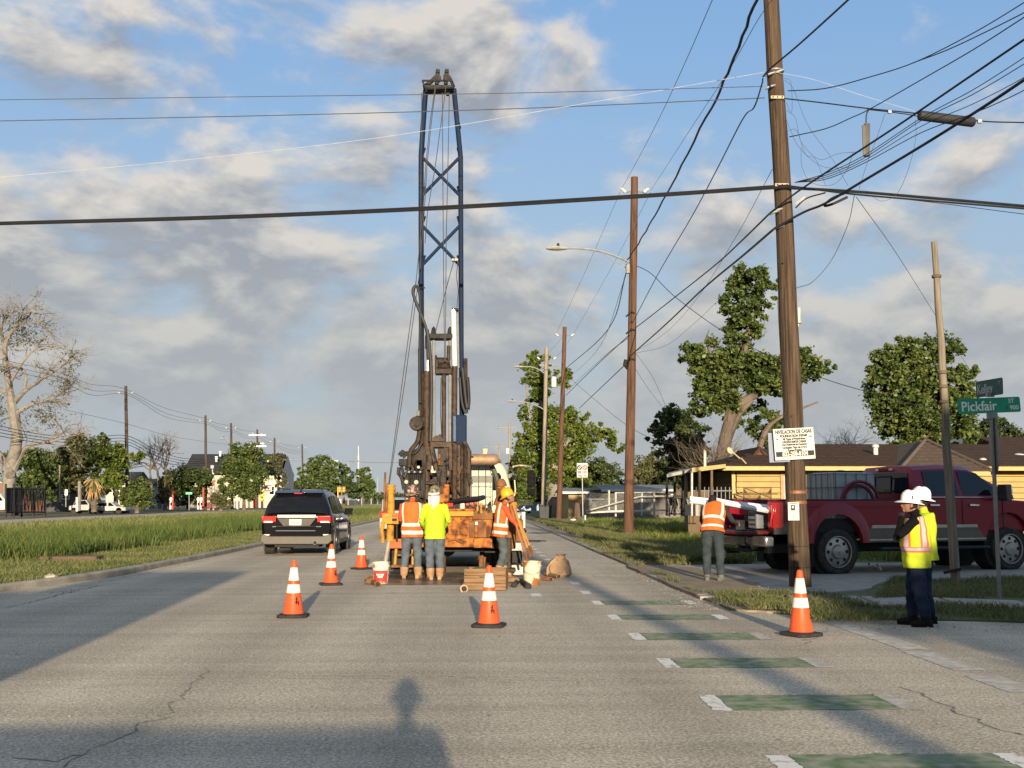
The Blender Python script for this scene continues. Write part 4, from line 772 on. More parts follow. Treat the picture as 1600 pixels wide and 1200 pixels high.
# low white garden building and pickup trucks far left
def tiny_car(label, px, py, Y, L_, H, col, rz=0, name='parked_car', cat='car'):
    c = A(px, py, Y); c.z = max(0, 0); t = thing(name, label, cat, (c.x, Y, 0), rz); cm_ = mat('car_'+label[:12].replace(' ', '_'), col, .3, var=.05, coat=.5); w = 1.8
    prof = [(-.5, .25), (-.5, .52), (-.47, .58), (-.36, .60), (-.27, .96), (.10, 1.0), (.24, .64), (.46, .58), (.5, .5), (.5, .25)]
    P('body', cm_, t, ('prism', [(x*L_, z*H) for x, z in prof], -w/2, w/2, 'Y'), world=False, bevel=.06)
    P('side_window', GLASS, t, ('prism', [(-.33*L_, .63*H), (-.255*L_, .92*H), (.085*L_, .95*H), (.19*L_, .66*H)], -w/2-.012, w/2+.012, 'Y'), world=False)
    for sx in (-.31, .31):
        for sy in (-1, 1): P('wheel', TYRE, t, ('lathe', [(.2, -.1), (.33, -.1), (.34, 0), (.33, .1), (.2, .1)], 16, (sx*L_, sy*(w/2-.1), .33), 'Y'), world=False)
    return t
tiny_car('white work van parked behind the black gates', -4, 790, 108, 4.9, 2.15, (.62, .58, .48), 0, 'parked_van', 'van')
tiny_car('small white utility cart parked left of the palm trunk', 134, 790, 121, 3.0, 1.5, (.36, .35, .32))
tiny_car('white car parked right of the palm trunk', 172, 790, 122, 4.0, 1.25, (.38, .38, .36))
def iron_gate(px0, px1, Y0, Y1, top, label):
    t = thing('iron_gate', label, 'gate', tuple(A((px0+px1)/2, 804, (Y0+Y1)/2))); n = 15; IR = mat('black_iron', (.018, .017, .017), .6)
    def q(f, py): return A(px0+(px1-px0)*f, py, Y0+(Y1-Y0)*f)
    for f in (0, .5, 1): P('post', IR, t, ('tube', [q(f, 808), q(f, top-8)], .09, 6))
    P('rail', IR, t, ('tube', [q(0, top), q(1, top)], .05, 5)); P('rail', IR, t, ('tube', [q(0, 800), q(1, 800)], .05, 5)); P('rail', IR, t, ('tube', [q(0, 781), q(1, 781)], .035, 5))
    for i in range(n*2):
        f = i/(n*2); P('bar', IR, t, ('tube', [q(f, 802), q(f, top-2)], .022, 4))
    for i in range(7):
        f = i/7; P('scroll', IR, t, ('tube', [q(f, 800), q(f+.07, top), q(f+.14 if f < .86 else 1, 800)], .035, 5))
iron_gate(9, 34, 92, 95, 764, 'black iron gate with the white van behind it'); iron_gate(34, 70, 95, 104, 764, 'black iron gate with leaning scroll bars right of the van')
def marker(label, px, pt, pb_, Y, w, m, name='marker_post', cat='post'):
    t = thing(name, label, cat, tuple(A(px, pb_, Y))); P('shaft', m, t, ('tube', [A(px, pb_, Y), A(px, pt, Y)], w, 6)); return t
marker('short white post standing on the lot beyond the grass', 120, 777, 799, 110, .10, WHITE)
marker('green white pipe post before the white car', 168, 781, 798, 112, .08, mat('pale_green_paint', (.45, .58, .47), .6))
marker('thin brown trunk like post beside the palm', 124, 752, 798, 116, .16, BARKP); marker('bare brown post among the trees behind the gates', 94, 727, 785, 128, .15, WOODG)
t = marker('thin post carrying the small blank white sign left of the palm', 103, 766, 792, 118, .06, STEEL, 'sign_post', 'sign'); P('sign_panel', WHITE, t, ('bb', A(101, 774, 117.9), A(106, 765, 117.95)))
t = marker('small green street name sign standing across the median', 295.5, 772, 797, 135, .05, STEEL, 'street_sign', 'sign'); P('name_blade', mat('sign_green_pale', (.12, .42, .24), .5), t, ('bb', A(290, 772.5, 134.9), A(300.5, 769, 134.95)))
for px, lab in ((267, 'white old fashioned fuel pump with a red top by the yellowish tree'), (310, 'white fuel pump at the left of the pair'), (314.5, 'white fuel pump with a red pole at the right of the pair')):
    t = thing('fuel_pump', lab, 'pump', tuple(A(px, 796, 145))); P('cabinet', WHITE, t, ('bb', A(px-2.2, 796, 145), A(px+2.2, 783, 145.4)), bevel=.04); P('dial', GLASS, t, ('bb', A(px-1.1, 790, 144.95), A(px+1.1, 785, 144.99))); P('globe', WHITE, t, ('lathe', [(.1, 0), (.25, .2), (.25, .35), (.1, .5)], 10, tuple(A(px, 783, 145.2)))); P('hose', mat('pump_red', (.35, .05, .03), .5), t, ('tube', [A(px+3, 796, 145.2), A(px+3.2, 762 if px != 310 else 778, 145.2)], .13, 6))
for px, pt in ((325.5, 772), (326.5, 762), (333.5, 748)): marker('thin red and white striped post by the dark pole' if px == 326.5 else ('leaning red post left of the cream sign post' if px < 326 else 'slim rusty red post under the cream sign'), px, pt, 797, 142, .14, mat('post_red', (.26, .07, .045), .6, scale=2, col2=(.5, .42, .36), thr=(.52, .55)))
marker('grey stub post beside the dark lamp pole', 371, 783, 796, 150, .3, STEEL)
# traffic signals
t = thing('traffic_signal', 'two yellow traffic signal heads on thin posts right of the black car', 'traffic signal', tuple(A(532, 796, 250)))
SY = mat('signal_yellow', (.55, .36, .07), .5)
P('post', SY, t, ('tube', [A(528, 797, 250), A(528, 761, 250)], .14, 6)); P('post', mat('signal_post_red', (.25, .10, .06), .6), t, ('tube', [A(534, 797, 250), A(534, 765, 250)], .14, 6))
for px in (531.5, 537.5):
    h = P('signal_head', SY, t, ('bb', A(px-2.2, 769, 249.6), A(px+2.2, 760.5, 250)), bevel=.05)
    for z in (762, 764.8, 767.5): P('lens', DARKM, h, ('lathe', [(.15, 0), (.16, .1)], 8, tuple(A(px, z, 249.5)), 'Y'))
t = marker('small white oval sign on a post far down the median', 563, 776, 790, 280, .1, STEEL, 'sign_post', 'sign'); P('sign_panel', WHITE, t, ('lathe', [(.5, 0), (.5, .05)], 12, tuple(A(563, 776, 279.9)), 'Y'))
for (px, py, Y, lab) in ((533, 784, 265, 'white box like cabinet under the yellow signals'), (555, 788, 290, 'small white marker at the far grass edge')):
    t = thing('cabinet', lab, 'cabinet', tuple(A(px, py, Y))); P('housing', WHITE, t, ('bb', A(px-3 if px < 540 else px-1, py+6, Y), A(px+2 if px < 540 else px+1, py-4, Y+.8)), bevel=.05)
# bins, stump, no parking sign, litter
BINM = mat('bin_plastic', (.020, .024, .028), .55, var=.2)
for px, lab in ((847.5, 'dark wheeled bin standing nearer the cream truck'), (856, 'dark wheeled bin beside the grey pole base')):
    b0 = A(px, 781+2500/87, 87); t = thing('wheelie_bin', lab, 'bin', (b0.x, 87, .02)); P('body', BINM, t, ('box', (0, 0, .5), (.5, .6, 1.0), {'taper': (1.15, 1.15)}), world=False, bevel=.04); P('lid', BINM, t, ('box', (0, -.03, 1.04), (.62, .74, .08)), world=False, bevel=.03)
    for s in (-1, 1): P('wheel', TYRE, t, ('lathe', [(.1, -.03), (.1, .03)], 12, (s*.27, .28, .1), 'X'), world=False)
    P('handle', BINM, t, ('tube', [(-.2, .4, 1.0), (.2, .4, 1.0)], .02, 6), world=False)
b0 = A(902, 781+2500/74, 74); t = thing('tree_stump', 'dark weathered stump behind the no parking sign', 'stump', (b0.x, 74, 0)); P('trunk', mat('stump_bark', (.06, .035, .024), .95, scale=2, stretch=(4, 4, .5), col2=(.13, .085, .06), bump=.8, bscale=9), t, ('lathe', [(.30, -.05), (.26, .1), (.22, .5), (.20, 1.1), (.17, 1.28), (.05, 1.34)], 14, (0, 0, 0), {}), world=False)
Yn = 62; b0 = A(911, 781+2480/Yn, Yn); t = thing('no_parking_sign', 'white double no parking sign with arrows on a thin steel post', 'sign', (b0.x, Yn, 0))
P('post', STEEL, t, ('tube', [b0, A(909.5, 725, Yn)], .03, 6)); RED = mat('sign_red_print', (.5, .03, .03), .5)
for i, px in enumerate((905.5, 914)):
    p = P('plate', SGW, t, ('bb', A(px-4, 746, Yn-.06), A(px+4, 723.5, Yn-.04)), bevel=.005); c = A(px, 730.5, Yn-.075)
    P('symbol', RED if i else INK, p, ('lathe', [(.085, 0), (.14, 0), (.14, .006), (.085, .006)], 18, tuple(c), 'Y', {'close': False}), ('box', tuple(c), (.22, .008, .045), {'rot': (0, R(45), 0)}))
    for z, w in ((737, .2), (739, .2)): P('text_line', INK if not i else RED, p, ('box', tuple(A(px, z, Yn-.07)), (w, .004, .05)))
    P('arrow', INK, p, ('box', tuple(A(px, 743.5, Yn-.07)), (.18, .004, .05)), ('prism', [(A(px, 0, Yn).x-(-1)**i*.14, A(0, 743.5, Yn).z), (A(px, 0, Yn).x-(-1)**i*.07, A(0, 743.5, Yn).z+.06), (A(px, 0, Yn).x-(-1)**i*.07, A(0, 743.5, Yn).z-.06)], Yn-.074, Yn-.068, 'Y'))
marker('white plastic stake by the foot of the no parking sign', 914.5, 805, 813, 66, .045, WHITE)
for i, (px, py) in enumerate(((896, 818), (901, 817), (940, 808), (985, 805))):
    c = G(px, py); t = thing('litter_bag', ['small crumpled white bag on the weeds left of the sign post', 'small crumpled grey bag on the weeds near the sign post', 'torn pale wrapper in the grass right of the sign', 'dark crumpled bag in the grass by the red brown pole'][i], 'litter', (c.x, c.y, .1)); b = MB(); b.lathe([(.05, 0), (.16, .06), (.14, .16), (.04, .2)], 9); b.v = [(x*random.uniform(.7, 1.4), y*random.uniform(.7, 1.3), z*random.uniform(.7, 1.2)) for x, y, z in b.v]; b.build('sheet', WHITE if i in (0, 2) else BINM, t, world=False)
for i, (px, py) in enumerate(((1358, 890), (1364, 894), (1371, 891), (1376, 898))):
    c = G(px, py); t = thing('litter_bag', ['tiny white scrap nearest the pickup rear wheel', 'tiny white scrap in the grass, second from the wheel', 'tiny white scrap in the grass, third from the wheel', 'tiny white scrap farthest from the wheel'][i], 'litter', (c.x, c.y, .12)); P('sheet', WHITE, t, ('box', (0, 0, 0), (.06, .04, .02), {'rot': (random.random(), random.random(), 1)}), world=False)
def rock(label, p, r_, m, flat=.6, name='stone'):
    b = MB(); b.lathe([(.3*r_, 0), (r_, .3*r_*flat), (.85*r_, .9*r_*flat), (.3*r_, 1.3*r_*flat)], 9); b.v = [(x*random.uniform(.75, 1.25), y*random.uniform(.75, 1.25), z*random.uniform(.8, 1.15)) for x, y, z in b.v]
    t = thing(name, label, 'stone', tuple(p)); b.build('block', m, t, world=False, ang=.3); return t
rock('broken lump of concrete lying against the end of the median kerb', G(80, 905, .08), .13, KERBM); 
sl = thing('concrete_cover', 'low reddish concrete cover half hidden in the median grass', 'cover', tuple(G(112, 876, .1))); P('slab', mat('red_concrete', (.10, .065, .045), .9, scale=3), sl, ('box', (0, 0, .05), (1.3, .5, .12)), world=False, bevel=.02)
# ------------------------------------------------------------------ street name sign and stop sign seen from behind
sb = G(1562, 935, .05); Ys = sb.y; tz = A(1549, 648, Ys).z
ss = thing('street_sign_post', 'steel post with green Pickfair and Kelley street blades and a stop sign seen from behind', 'sign', tuple(sb))
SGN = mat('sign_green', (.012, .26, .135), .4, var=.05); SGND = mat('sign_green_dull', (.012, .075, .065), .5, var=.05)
P('post', mat('post_galv', (.20, .20, .20), .5, .5), ss, ('tube', [sb-Vector((0, 0, .2)), A(1549.5, 652, Ys)], .032, 8))
c = A(1545.5, 633.5, Ys-.02); b = MB(); w, h = .485, .115
b.prism([(-w, -h+.02), (-w+.02, -h), (w-.02, -h), (w, -h+.02), (w, h-.02), (w-.02, h), (-w+.02, h), (-w, h-.02)], -.004, .004, 'Y'); o = b.build('name_blade', SGN, ss, world=False); o.location = c-Vector(sb); o.rotation_euler = (0, R(-2.6), R(2))
lettering('Pickfair', (-.44, -.006, -.012), .205, WHITE, o, align='LEFT', sx=.92, bold=.003); lettering('ST', (.345, -.006, .055), .085, WHITE, o, bold=.0015); lettering('900', (.385, -.006, -.048), .092, WHITE, o, bold=.0015); lettering('5', (.275, -.006, -.048), .08, SGND, o)
c = A(1545.5, 606, Ys+.02); b = MB(); w, h = .40, .125
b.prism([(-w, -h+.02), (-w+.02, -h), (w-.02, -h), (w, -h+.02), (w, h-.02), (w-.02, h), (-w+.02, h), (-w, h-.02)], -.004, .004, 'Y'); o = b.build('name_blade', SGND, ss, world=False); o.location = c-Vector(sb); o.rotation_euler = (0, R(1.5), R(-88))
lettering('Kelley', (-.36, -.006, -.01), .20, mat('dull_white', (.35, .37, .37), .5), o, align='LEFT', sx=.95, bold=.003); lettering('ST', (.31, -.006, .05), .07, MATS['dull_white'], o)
P('clamp', STEEL, ss, ('bb', A(1543, 620, Ys-.03), A(1551, 614, Ys+.03))); P('clamp', STEEL, ss, ('bb', A(1545, 655, Ys-.035), A(1555, 645, Ys+.035)))
c = A(1553.5, 697, Ys+.06); b = MB(); rr = .46
b.prism([(rr*math.cos(R(22.5+45*i)), rr*math.sin(R(22.5+45*i))) for i in range(8)], -.002, .002, 'Y'); o = b.build('stop_plate', [mat('aluminium_back', (.15, .15, .155), .45, .5)], ss, world=False); o.location = c-Vector(sb); o.rotation_euler = (0, R(1), R(74))
# ------------------------------------------------------------------ overhead wires
WM = mat('wire_black', (.012, .012, .013), .5); WG = mat('wire_grey', (.06, .06, .065), .5); WW = mat('wire_white', (.42, .43, .43), .4)
def wire(label, pts, r_, m=WM, name='power_line', cat='cable', group=None, smooth=True, parent=None, wob=0):
    p3 = [A(*q) if not isinstance(q, Vector) else q for q in pts]
    if smooth and len(p3) > 2: p3 = catmull(p3, 7)
    if wob: p3 = [q+Vector((random.gauss(0, wob), 0, random.gauss(0, wob))) for q in p3]
    o = P(name, m, parent, ('tube', p3, r_, 6 if r_ > .015 else 4), world=True)
    if parent is None: tag(o, label, cat, group)
    return o
n0 = NPY-.17; GL = 'overhead lines across the sky'
wire('thick black bundled cable sagging across the whole road', [(-60, 353, 20), (0, 350, 20), (330, 341, 19.6), (650, 328, 19.2), (900, 314, 18.9), (1100, 301, 18.6), (1218, 293, n0), (1240, 294, n0), (1330, 299, n0), (1450, 309, n0-.2), (1600, 322, n0-.4), (1680, 329, n0-.5)], .026)
wire('second cable lashed along the thick road crossing bundle', [(-60, 350.5, 20), (0, 347.5, 20), (330, 338, 19.6), (650, 324.5, 19.2), (900, 310.5, 18.9), (1100, 298, 18.6), (1218, 290, n0), (1240, 291.5, n0), (1330, 303, n0), (1450, 313.5, n0-.2), (1600, 326, n0-.4), (1680, 333, n0-.5)], .016)
wire('thinner line bowing right of the pole below the thick bundle', [(1395, 309, n0), (1480, 319, n0), (1600, 334.5, n0-.2), (1680, 343, n0-.3)], .006)
wire('middle thin dark line crossing left above the mast', [(-60, 190.5, 21), (0, 189, 21), (400, 181, 20.3), (800, 170, 19.5), (1195, 153, n0)], .010, WG)
wire('uppermost thin dark line crossing left just under the mast top', [(-60, 157, 21), (0, 156, 21), (400, 151, 20.3), (800, 145.5, 19.5), (1192, 135, n0)], .008, WG)
wire('pale white line rising from the left towards the pole', [(-60, 281, 21), (0, 277, 21), (300, 249, 20.5), (600, 214, 20), (900, 164, 19.2), (1194, 113, n0)], .005, WW)
wire('pale white line descending right of the pole to the splice', [(1213, 113, n0), (1270, 124, n0), (1350, 150, n0), (1430, 174, n0)], .004, WW)
wire('line looping right from the pole then climbing to the upper corner', [(1231, 142, n0), (1290, 138, n0-.3), (1360, 120, n0-1.2), (1430, 97, n0-2), (1520, 52, n0-3.5), (1600, 4, n0-5), (1640, -22, n0-5.6)], .010)
wire('twin line splitting from the upper loop near the corner', [(1427, 98, n0-2), (1480, 78, n0-2.8), (1540, 50, n0-3.6), (1600, 20, n0-4.6), (1650, -6, n0-5.2)], .009)
wire('line from a low hook on the pole up to the splice and the corner', [(1233, 214, n0), (1290, 201, n0-.2), (1330, 184, n0-.4), (1358, 171, n0-.6), (1430, 130, n0-2), (1520, 78, n0-3.5), (1600, 27, n0-5), (1650, -6, n0-5.8)], .009)
wire('line running right from the pole bracket through the black splice case', [(1226, 154, n0), (1280, 160, n0), (1352, 169, n0), (1430, 177, n0), (1530, 189, n0), (1600, 191.5, n0-.2), (1680, 194, n0-.3)], .012)
wire('second strand hanging under the splice line', [(1355, 171, n0), (1390, 175, n0), (1420, 179, n0), (1436, 182, n0)], .009)
wire('heavy line from the pole to the top edge right of the pole', [(1192, 120, n0), (1205, 106, n0-.2), (1250, 68, n0-1.5), (1325, 0, n0-3.6), (1370, -42, n0-4.8)], .017)
wire('heavy black diagonal line, upper of the two across the right sky', [(1203, 333, n0), (1240, 304, n0-.3), (1290, 270, n0-.9), (1400, 198, n0-2.4), (1500, 130, n0-3.8), (1600, 62, n0-5.2), (1660, 22, n0-6)], .017)
wire('thickest black diagonal line, lower of the two across the right sky', [(1210, 357, n0), (1255, 332, n0-.2), (1289, 318, n0-.5), (1340, 288, n0-1.2), (1450, 222, n0-2.6), (1540, 165, n0-3.9), (1600, 125, n0-4.8), (1660, 85, n0-5.6)], .023)
for i, (e, mid) in enumerate(((90, 181), (100, 185), (121, 194), (141, 204))):
    wire(['highest of four service lines fanning right from the pole bracket', 'second of four service lines fanning right from the pole bracket', 'third of four service lines fanning right from the pole bracket', 'lowest of four service lines fanning right from the pole bracket'][i], [(1242, 285, n0), (1290, 271+3*i, n0-.6), (1350, 243+4*i, n0-1.4), (1440, mid+3, n0-2.6), (1520, (mid+e)/2+5, n0-3.7), (1600, e, n0-4.8), (1660, e-40, n0-5.6)], .007 if i != 2 else .006, group=GL)
for i, pts in enumerate(([(1226, 125, n0), (1240, 140, n0), (1262, 195, n0), (1300, 248, n0), (1325, 290, n0)], [(1228, 172, n0), (1243, 185, n0), (1252, 222, n0), (1280, 249, n0), (1310, 240, n0), (1345, 237, n0)], [(1228, 185, n0), (1236, 205, n0), (1250, 232, n0), (1285, 260, n0), (1330, 262, n0)], [(1230, 205, n0), (1245, 204, n0), (1258, 240, n0), (1275, 250, n0), (1290, 290, n0)], [(1252, 230, n0), (1253, 260, n0), (1268, 285, n0), (1300, 289, n0), (1322, 268, n0), (1333, 238, n0)], [(1383, 177, n0-.6), (1370, 215, n0-.6), (1355, 255, n0-.5), (1342, 296, n0-.3)], [(1430, 187, n0-.8), (1431, 215, n0-.8), (1420, 262, n0-.8), (1402, 302, n0-.4), (1380, 314, n0-.3), (1364, 308, n0-.3)], [(1226, 122, n0), (1236, 130, n0), (1237, 175, n0), (1228, 160, n0)])):
    wire(['thin slack wire straight down from the pole top to the bundle', 'thin slack wire drooping then rising to the hanging terminal', 'thin slack wire drooping low to the right', 'thin slack wire from the low hook to the bundle', 'thin slack wire curling just above the bundle', 'thin wire dropping from the splice line to the bundle', 'thin wire looping down right of the splice case', 'short looped tail at the pole top bracket'][i], pts, .0035, WG, name='drop_wire', group='slack drop wires beside the pole')
sp_ = thing('splice_case', 'black cylindrical splice case hung on the line right of the pole', 'splice case', tuple(A(1479, 186, n0)))
P('housing', mat('splice_black', (.022, .022, .024), .6, bump=.4, bscale=40), sp_, ('tube', [A(1435, 180, n0), A(1437, 180.3, n0), A(1520, 191, n0), A(1523, 191.5, n0)], [.06, .088, .088, .06], 12)); P('hanger', STEEL, sp_, ('bb', A(1528, 186, n0-.02), A(1533, 193, n0+.02))); P('hanger', STEEL, sp_, ('bb', A(1388, 172, n0-.02), A(1392, 178, n0+.02)))
tc_ = thing('terminal_box', 'grey finned terminal box dangling from the splice line', 'terminal box', tuple(A(1354, 218, n0-.6)))
P('housing', mat('terminal_grey', (.085, .08, .07), .6), tc_, ('tube', [A(1354.5, 194, n0-.6), A(1354, 244, n0-.6)], .055, 8)); P('fin', MATS['terminal_grey'], tc_, ('bb', A(1349, 243, n0-.64), A(1351.5, 196, n0-.62))); P('hanger', WM, tc_, ('tube', catmull([A(1358, 171, n0-.6), A(1354, 178, n0-.6), A(1353, 194, n0-.6)], 4), .012, 5))
lp_ = thing('cable_loop', 'folded loop of black cable hanging at the bundle beside the pole', 'cable', tuple(A(1310, 310, n0-.4))); P('strand', WM, lp_, ('tube', catmull([A(1325, 300, n0-.4), A(1300, 310, n0-.4), A(1288, 321, n0-.4), A(1300, 319, n0-.42), A(1324, 308, n0-.4)], 5), .022, 6)); P('strand', WM, lp_, ('tube', catmull([A(1243, 325, n0), A(1260, 310, n0-.1), A(1290, 301, n0-.2)], 5), .014, 6)); P('sleeve', WW, lp_, ('tube', [A(1244, 319, n0-.02), A(1258, 308, n0-.1)], .022, 6))
# lines running up the right side of the road
Y2o = Y2-.25
wire('twisted heavy cable from overhead down to the lamp pole', [(1200, -30, 15), (1182, 0, 16), (1142, 103, 18.6), (1103, 185, 22), (1042, 303, 30), (1005, 368, 38), (981, 406, Y2o)], .026, wob=.012)
wire('line along the road ending at the left insulator of the red brown pole', [(1125, -25, 16), (1113, 0, 16.8), (1074, 90, 20), (1030, 185, 26), (995, 252, 34), (970, 297, Y2)], .007, WG)
wire('line along the road ending at the right insulator of the red brown pole', [(1240, -40, 15), (1190, 22, 18), (1140, 108, 22), (1080, 200, 29), (1040, 262, 37), (1017, 297, Y2)], .007, WG)
wire('black line from the near pole clamp down to the red brown pole', [(1192, 122, n0), (1190, 133, n0), (1178, 168, n0), (1160, 187, 20), (1120, 265, 25), (1080, 340, 30), (1030, 425, 38), (988, 505, Y2o)], .013)
wire('line from the lower clamp of the near pole to the red brown pole middle', [(1203, 333, n0), (1160, 375, 22), (1120, 412, 27), (1060, 460, 34), (1000, 507, Y2-1), (985, 517, Y2o)], .017)
wire('heaviest line from the near pole down past the red brown pole', [(1210, 357, n0), (1160, 400, 22), (1100, 450, 28), (1040, 507, 36), (985, 556, Y2o)], .022)
wire('thin line drooping left of the near pole to the red brown pole', [(1207, 264, n0), (1150, 370, 24), (1090, 465, 32), (1040, 520, 38), (990, 551, Y2)], .006, WG)
wire('slack low service line behind the tree top', [(1130, 462, 30), (1085, 505, 34), (1040, 540, 39), (992, 552, Y2)], .006, WG)
wire('drooping service line right of the near pole', [(1335, 305, n0), (1325, 350, n0+1), (1300, 405, n0+2), (1270, 440, n0+2), (1244, 450, n0)], .006, WG)
wire('thin straight guy line slanting down past the thin wooden post', [(1338, 308, n0), (1400, 395, 24), (1460, 490, 32), (1518, 582, 45)], .007, WG)
wire('service line from the lamp arm down across the tree to the houses', [(992, 414, Y2), (1018, 428, Y2), (1060, 468, Y2-1), (1150, 530, Y2-2), (1270, 585, Y2-4), (1365, 615, Y2-5), (1460, 640, Y2-5), (1600, 674, Y2-6)], .014)
wire('service line from the red brown pole down to the small tree', [(992, 550, Y2), (1020, 590, 47), (1045, 645, 52)], .008, WG); wire('second service line from the red brown pole to the yard', [(992, 575, Y2), (1015, 610, 48), (1060, 668, 54)], .008, WG)
for i, (a, b) in enumerate((((969, 300, Y2), (868, 524, Y3)), ((1017, 300, Y2), (895, 524, Y3)))):
    wire(['upper road line between the insulators of the red poles, left', 'upper road line between the insulators of the red poles, right'][i], [a, ((a[0]+b[0])/2-4, (a[1]+b[1])/2+12, 60), b], .008, WG)
for i, (a, m_, b, r_) in enumerate((((980, 420, Y2o), (950, 515, 58), (884, 576, Y3-.2), .022), ((978, 430, Y2o), (938, 540, 58), (890, 590, Y3-.2), .01), ((984, 523, Y2o), (938, 565, 60), (884, 618, Y3-.2), .02), ((982, 528, Y2o), (945, 556, 58), (884, 612, Y3-.2), .012), ((985, 562, Y2o), (945, 600, 58), (905, 638, 74), .02))):
    wire(['heavy sagging cable from the lamp pole to the next brown pole', 'thin sagging cable beside the heavy one', 'lower cable from the red brown pole to the next pole', 'slim cable joining the lower pair', 'lowest heavy cable dropping behind the tree'][i], [a, m_, b], r_)
wire('service line slanting right from the brown pole to the yard trees', [(884, 585, Y3), (930, 625, 72), (985, 668, 65), (1050, 700, 62)], .014)
for k, (a, b) in enumerate((((882, 523, Y3), (850, 560, 91)), ((896, 523, Y3), (870, 558, 91)))): wire(['short line between the paired poles, the left one', 'short line between the paired poles, the right one'][k], [a, b], .01, WG, group='short lines between the paired poles')
ins = thing('cable_weight', 'dark spiral clamp hanging where the heavy line meets the red brown pole', 'clamp', tuple(A(979, 566, Y2o))); P('coil', DARKM, ins, ('tube', [A(978, 562, Y2o), A(977, 570, Y2o), A(980, 577, Y2o)], [.08, .1, .03], 8))
# lines along the left poles
for k, (dp, r_, sg) in enumerate(((4, .02, 5), (6, .02, 7), (7, .02, 9))):
    pts = [(-60, 548+8*k, 100), (90, 582+7*k, 108)]
    for (x, y, Yk) in LP: pts += [(x+(-3, 3, 3)[k], y+dp+(0, 5, 7)[k], Yk)]
    full = [pts[0], pts[1]]
    for a, b in zip(pts[1:], pts[2:]): full += [((a[0]+b[0])/2, (a[1]+b[1])/2+sg*(b[0]-a[0])/90, (a[2]+b[2])/2), b]
    wire(['topmost thin line linking the dark poles on the left', 'second thin line linking the dark poles on the left', 'third thin line linking the dark poles on the left'][k], full, r_, WG)
for k in range(4):
    wire(['highest of four thick cables on the left poles', 'second of four thick cables on the left poles', 'third of four thick cables on the left poles', 'lowest of four thick cables on the left poles'][k], [(-40, 656+6*k, 105), (60, 678+4.5*k, 112), (140, 683+5*k, 119), (198, 681+4.5*k, LP[0][2]), (240, 701+5*k, 145), (280, 715+4*k, 156), (321, 718+3*k, LP[1][2])], .035)
wire('faint single line midway up the left poles', [(100, 640, 110), (197, 662, LP[0][2]), (260, 680, 150), (320, 690, LP[1][2]), (362, 695, LP[2][2])], .018, WG)
wire('low line between the left poles under the thick cables', [(150, 730, 122), (198, 729, LP[0][2]), (321, 722, LP[1][2]), (362, 712, LP[2][2])], .02, WG)
wire('distant line above the far end of the left trees', [(545, 721, 330), (600, 723, 320), (660, 722, 300)], .05, WG)
# ------------------------------------------------------------------ black car, seen from behind
PAINTK = mat('black_car_paint', (.006, .006, .007), .10, .0, var=.1, coat=0, spec=.35); GREYP = mat('grey_bumper_plastic', (.075, .068, .055), .5, var=.1)
TAILR = mat('tail_lamp_red', (.55, .018, .016), .12, var=.25, scale=25, coat=1, spec=.6); TAILW = mat('tail_lamp_clear', (.62, .55, .50), .1, var=.15, scale=30, coat=1)
def car_wheel(t, x, y, r, w, rimm, axis='Y', name='wheel'):
    wl = P(name, TYRE, t, ('lathe', [(r*.60, -w/2+.07), (r*.62, -w/2+.01), (r*.9, -w/2), (r*.985, -w/2+.03), (r, -w*.2), (r, w*.2), (r*.985, w/2-.03), (r*.9, w/2), (r*.62, w/2-.01), (r*.60, w/2-.07)], 28, (x, y, r), axis, {'close': True}), world=False)
    for s in (-1, 1): P('rim', rimm, wl, ('lathe', [(r*.70, 0), (r*.69, s*.018), (r*.65, s*.018), (r*.62, -s*.03), (r*.32, -s*.02), (r*.27, s*.02), (.01, s*.025)], 24, (x, y+s*(w/2-.005), r) if axis == 'Y' else (x+s*(w/2-.005), y, r), axis, {'close': False}), world=False, ang=.35)
    return wl
def loft(b, sections, close=True, m=None):
    """sections: lists of equal length of points"""
    n = len(sections[0]); vs = [p for s in sections for p in s]
    fs = [(i*n+j, i*n+(j+1) % n, (i+1)*n+(j+1) % n, (i+1)*n+j) for i in range(len(sections)-1) for j in range(n)]
    if close: fs += [tuple(range(n))[::-1], tuple(range((len(sections)-1)*n, len(sections)*n))]
    return b.add(vs, fs, m)
RIMG = mat('dark_rim', (.12, .12, .12), .35, .8)
SC = G(469, 866); car = thing('parked_car', 'black four wheel drive car driving away in the left lane with red tail lamps', 'car', (SC.x, 30.0, 0))
# local: x right, y forward (0 at rear bumper), z up
def sec(y, zb, zs, zr, wb, ws, wr):       # bottom, shoulder, roof heights and half widths -> closed ring
    L_ = [(-wb*.92, zb), (-wb, zb+.10), (-ws-.01, (zb+zs)*.5), (-ws, zs-.04), (-ws+.045, zs), (-wr-.05, zr-.15), (-wr+.03, zr-.045), (-wr+.16, zr), (0, zr+.025)]
    ring = L_ + [(-x, z) for x, z in L_[-2::-1]]
    return [(x, y, z) for x, z in ring]
b = MB()
loft(b, [sec(.06, .44, 1.03, 1.10, .86, .88, .80), sec(-.03, .46, 1.06, 1.14, .92, .93, .83), sec(.10, .40, 1.10, 1.50, .95, .955, .78), sec(.30, .32, 1.10, 1.70, .955, .965, .70), sec(.6, .30, 1.09, 1.76, .96, .97, .68), sec(1.6, .26, 1.07, 1.78, .965, .975, .69), sec(2.4, .26, 1.05, 1.76, .965, .975, .69), sec(2.9, .26, 1.03, 1.62, .965, .97, .69), sec(3.45, .26, 1.02, 1.18, .96, .965, .76), sec(3.8, .27, 1.0, 1.08, .96, .96, .82), sec(4.5, .30, .92, .97, .94, .94, .80), sec(4.78, .36, .80, .84, .82, .82, .70)])
body = b.build('body', PAINTK, car, world=False, ang=.9)
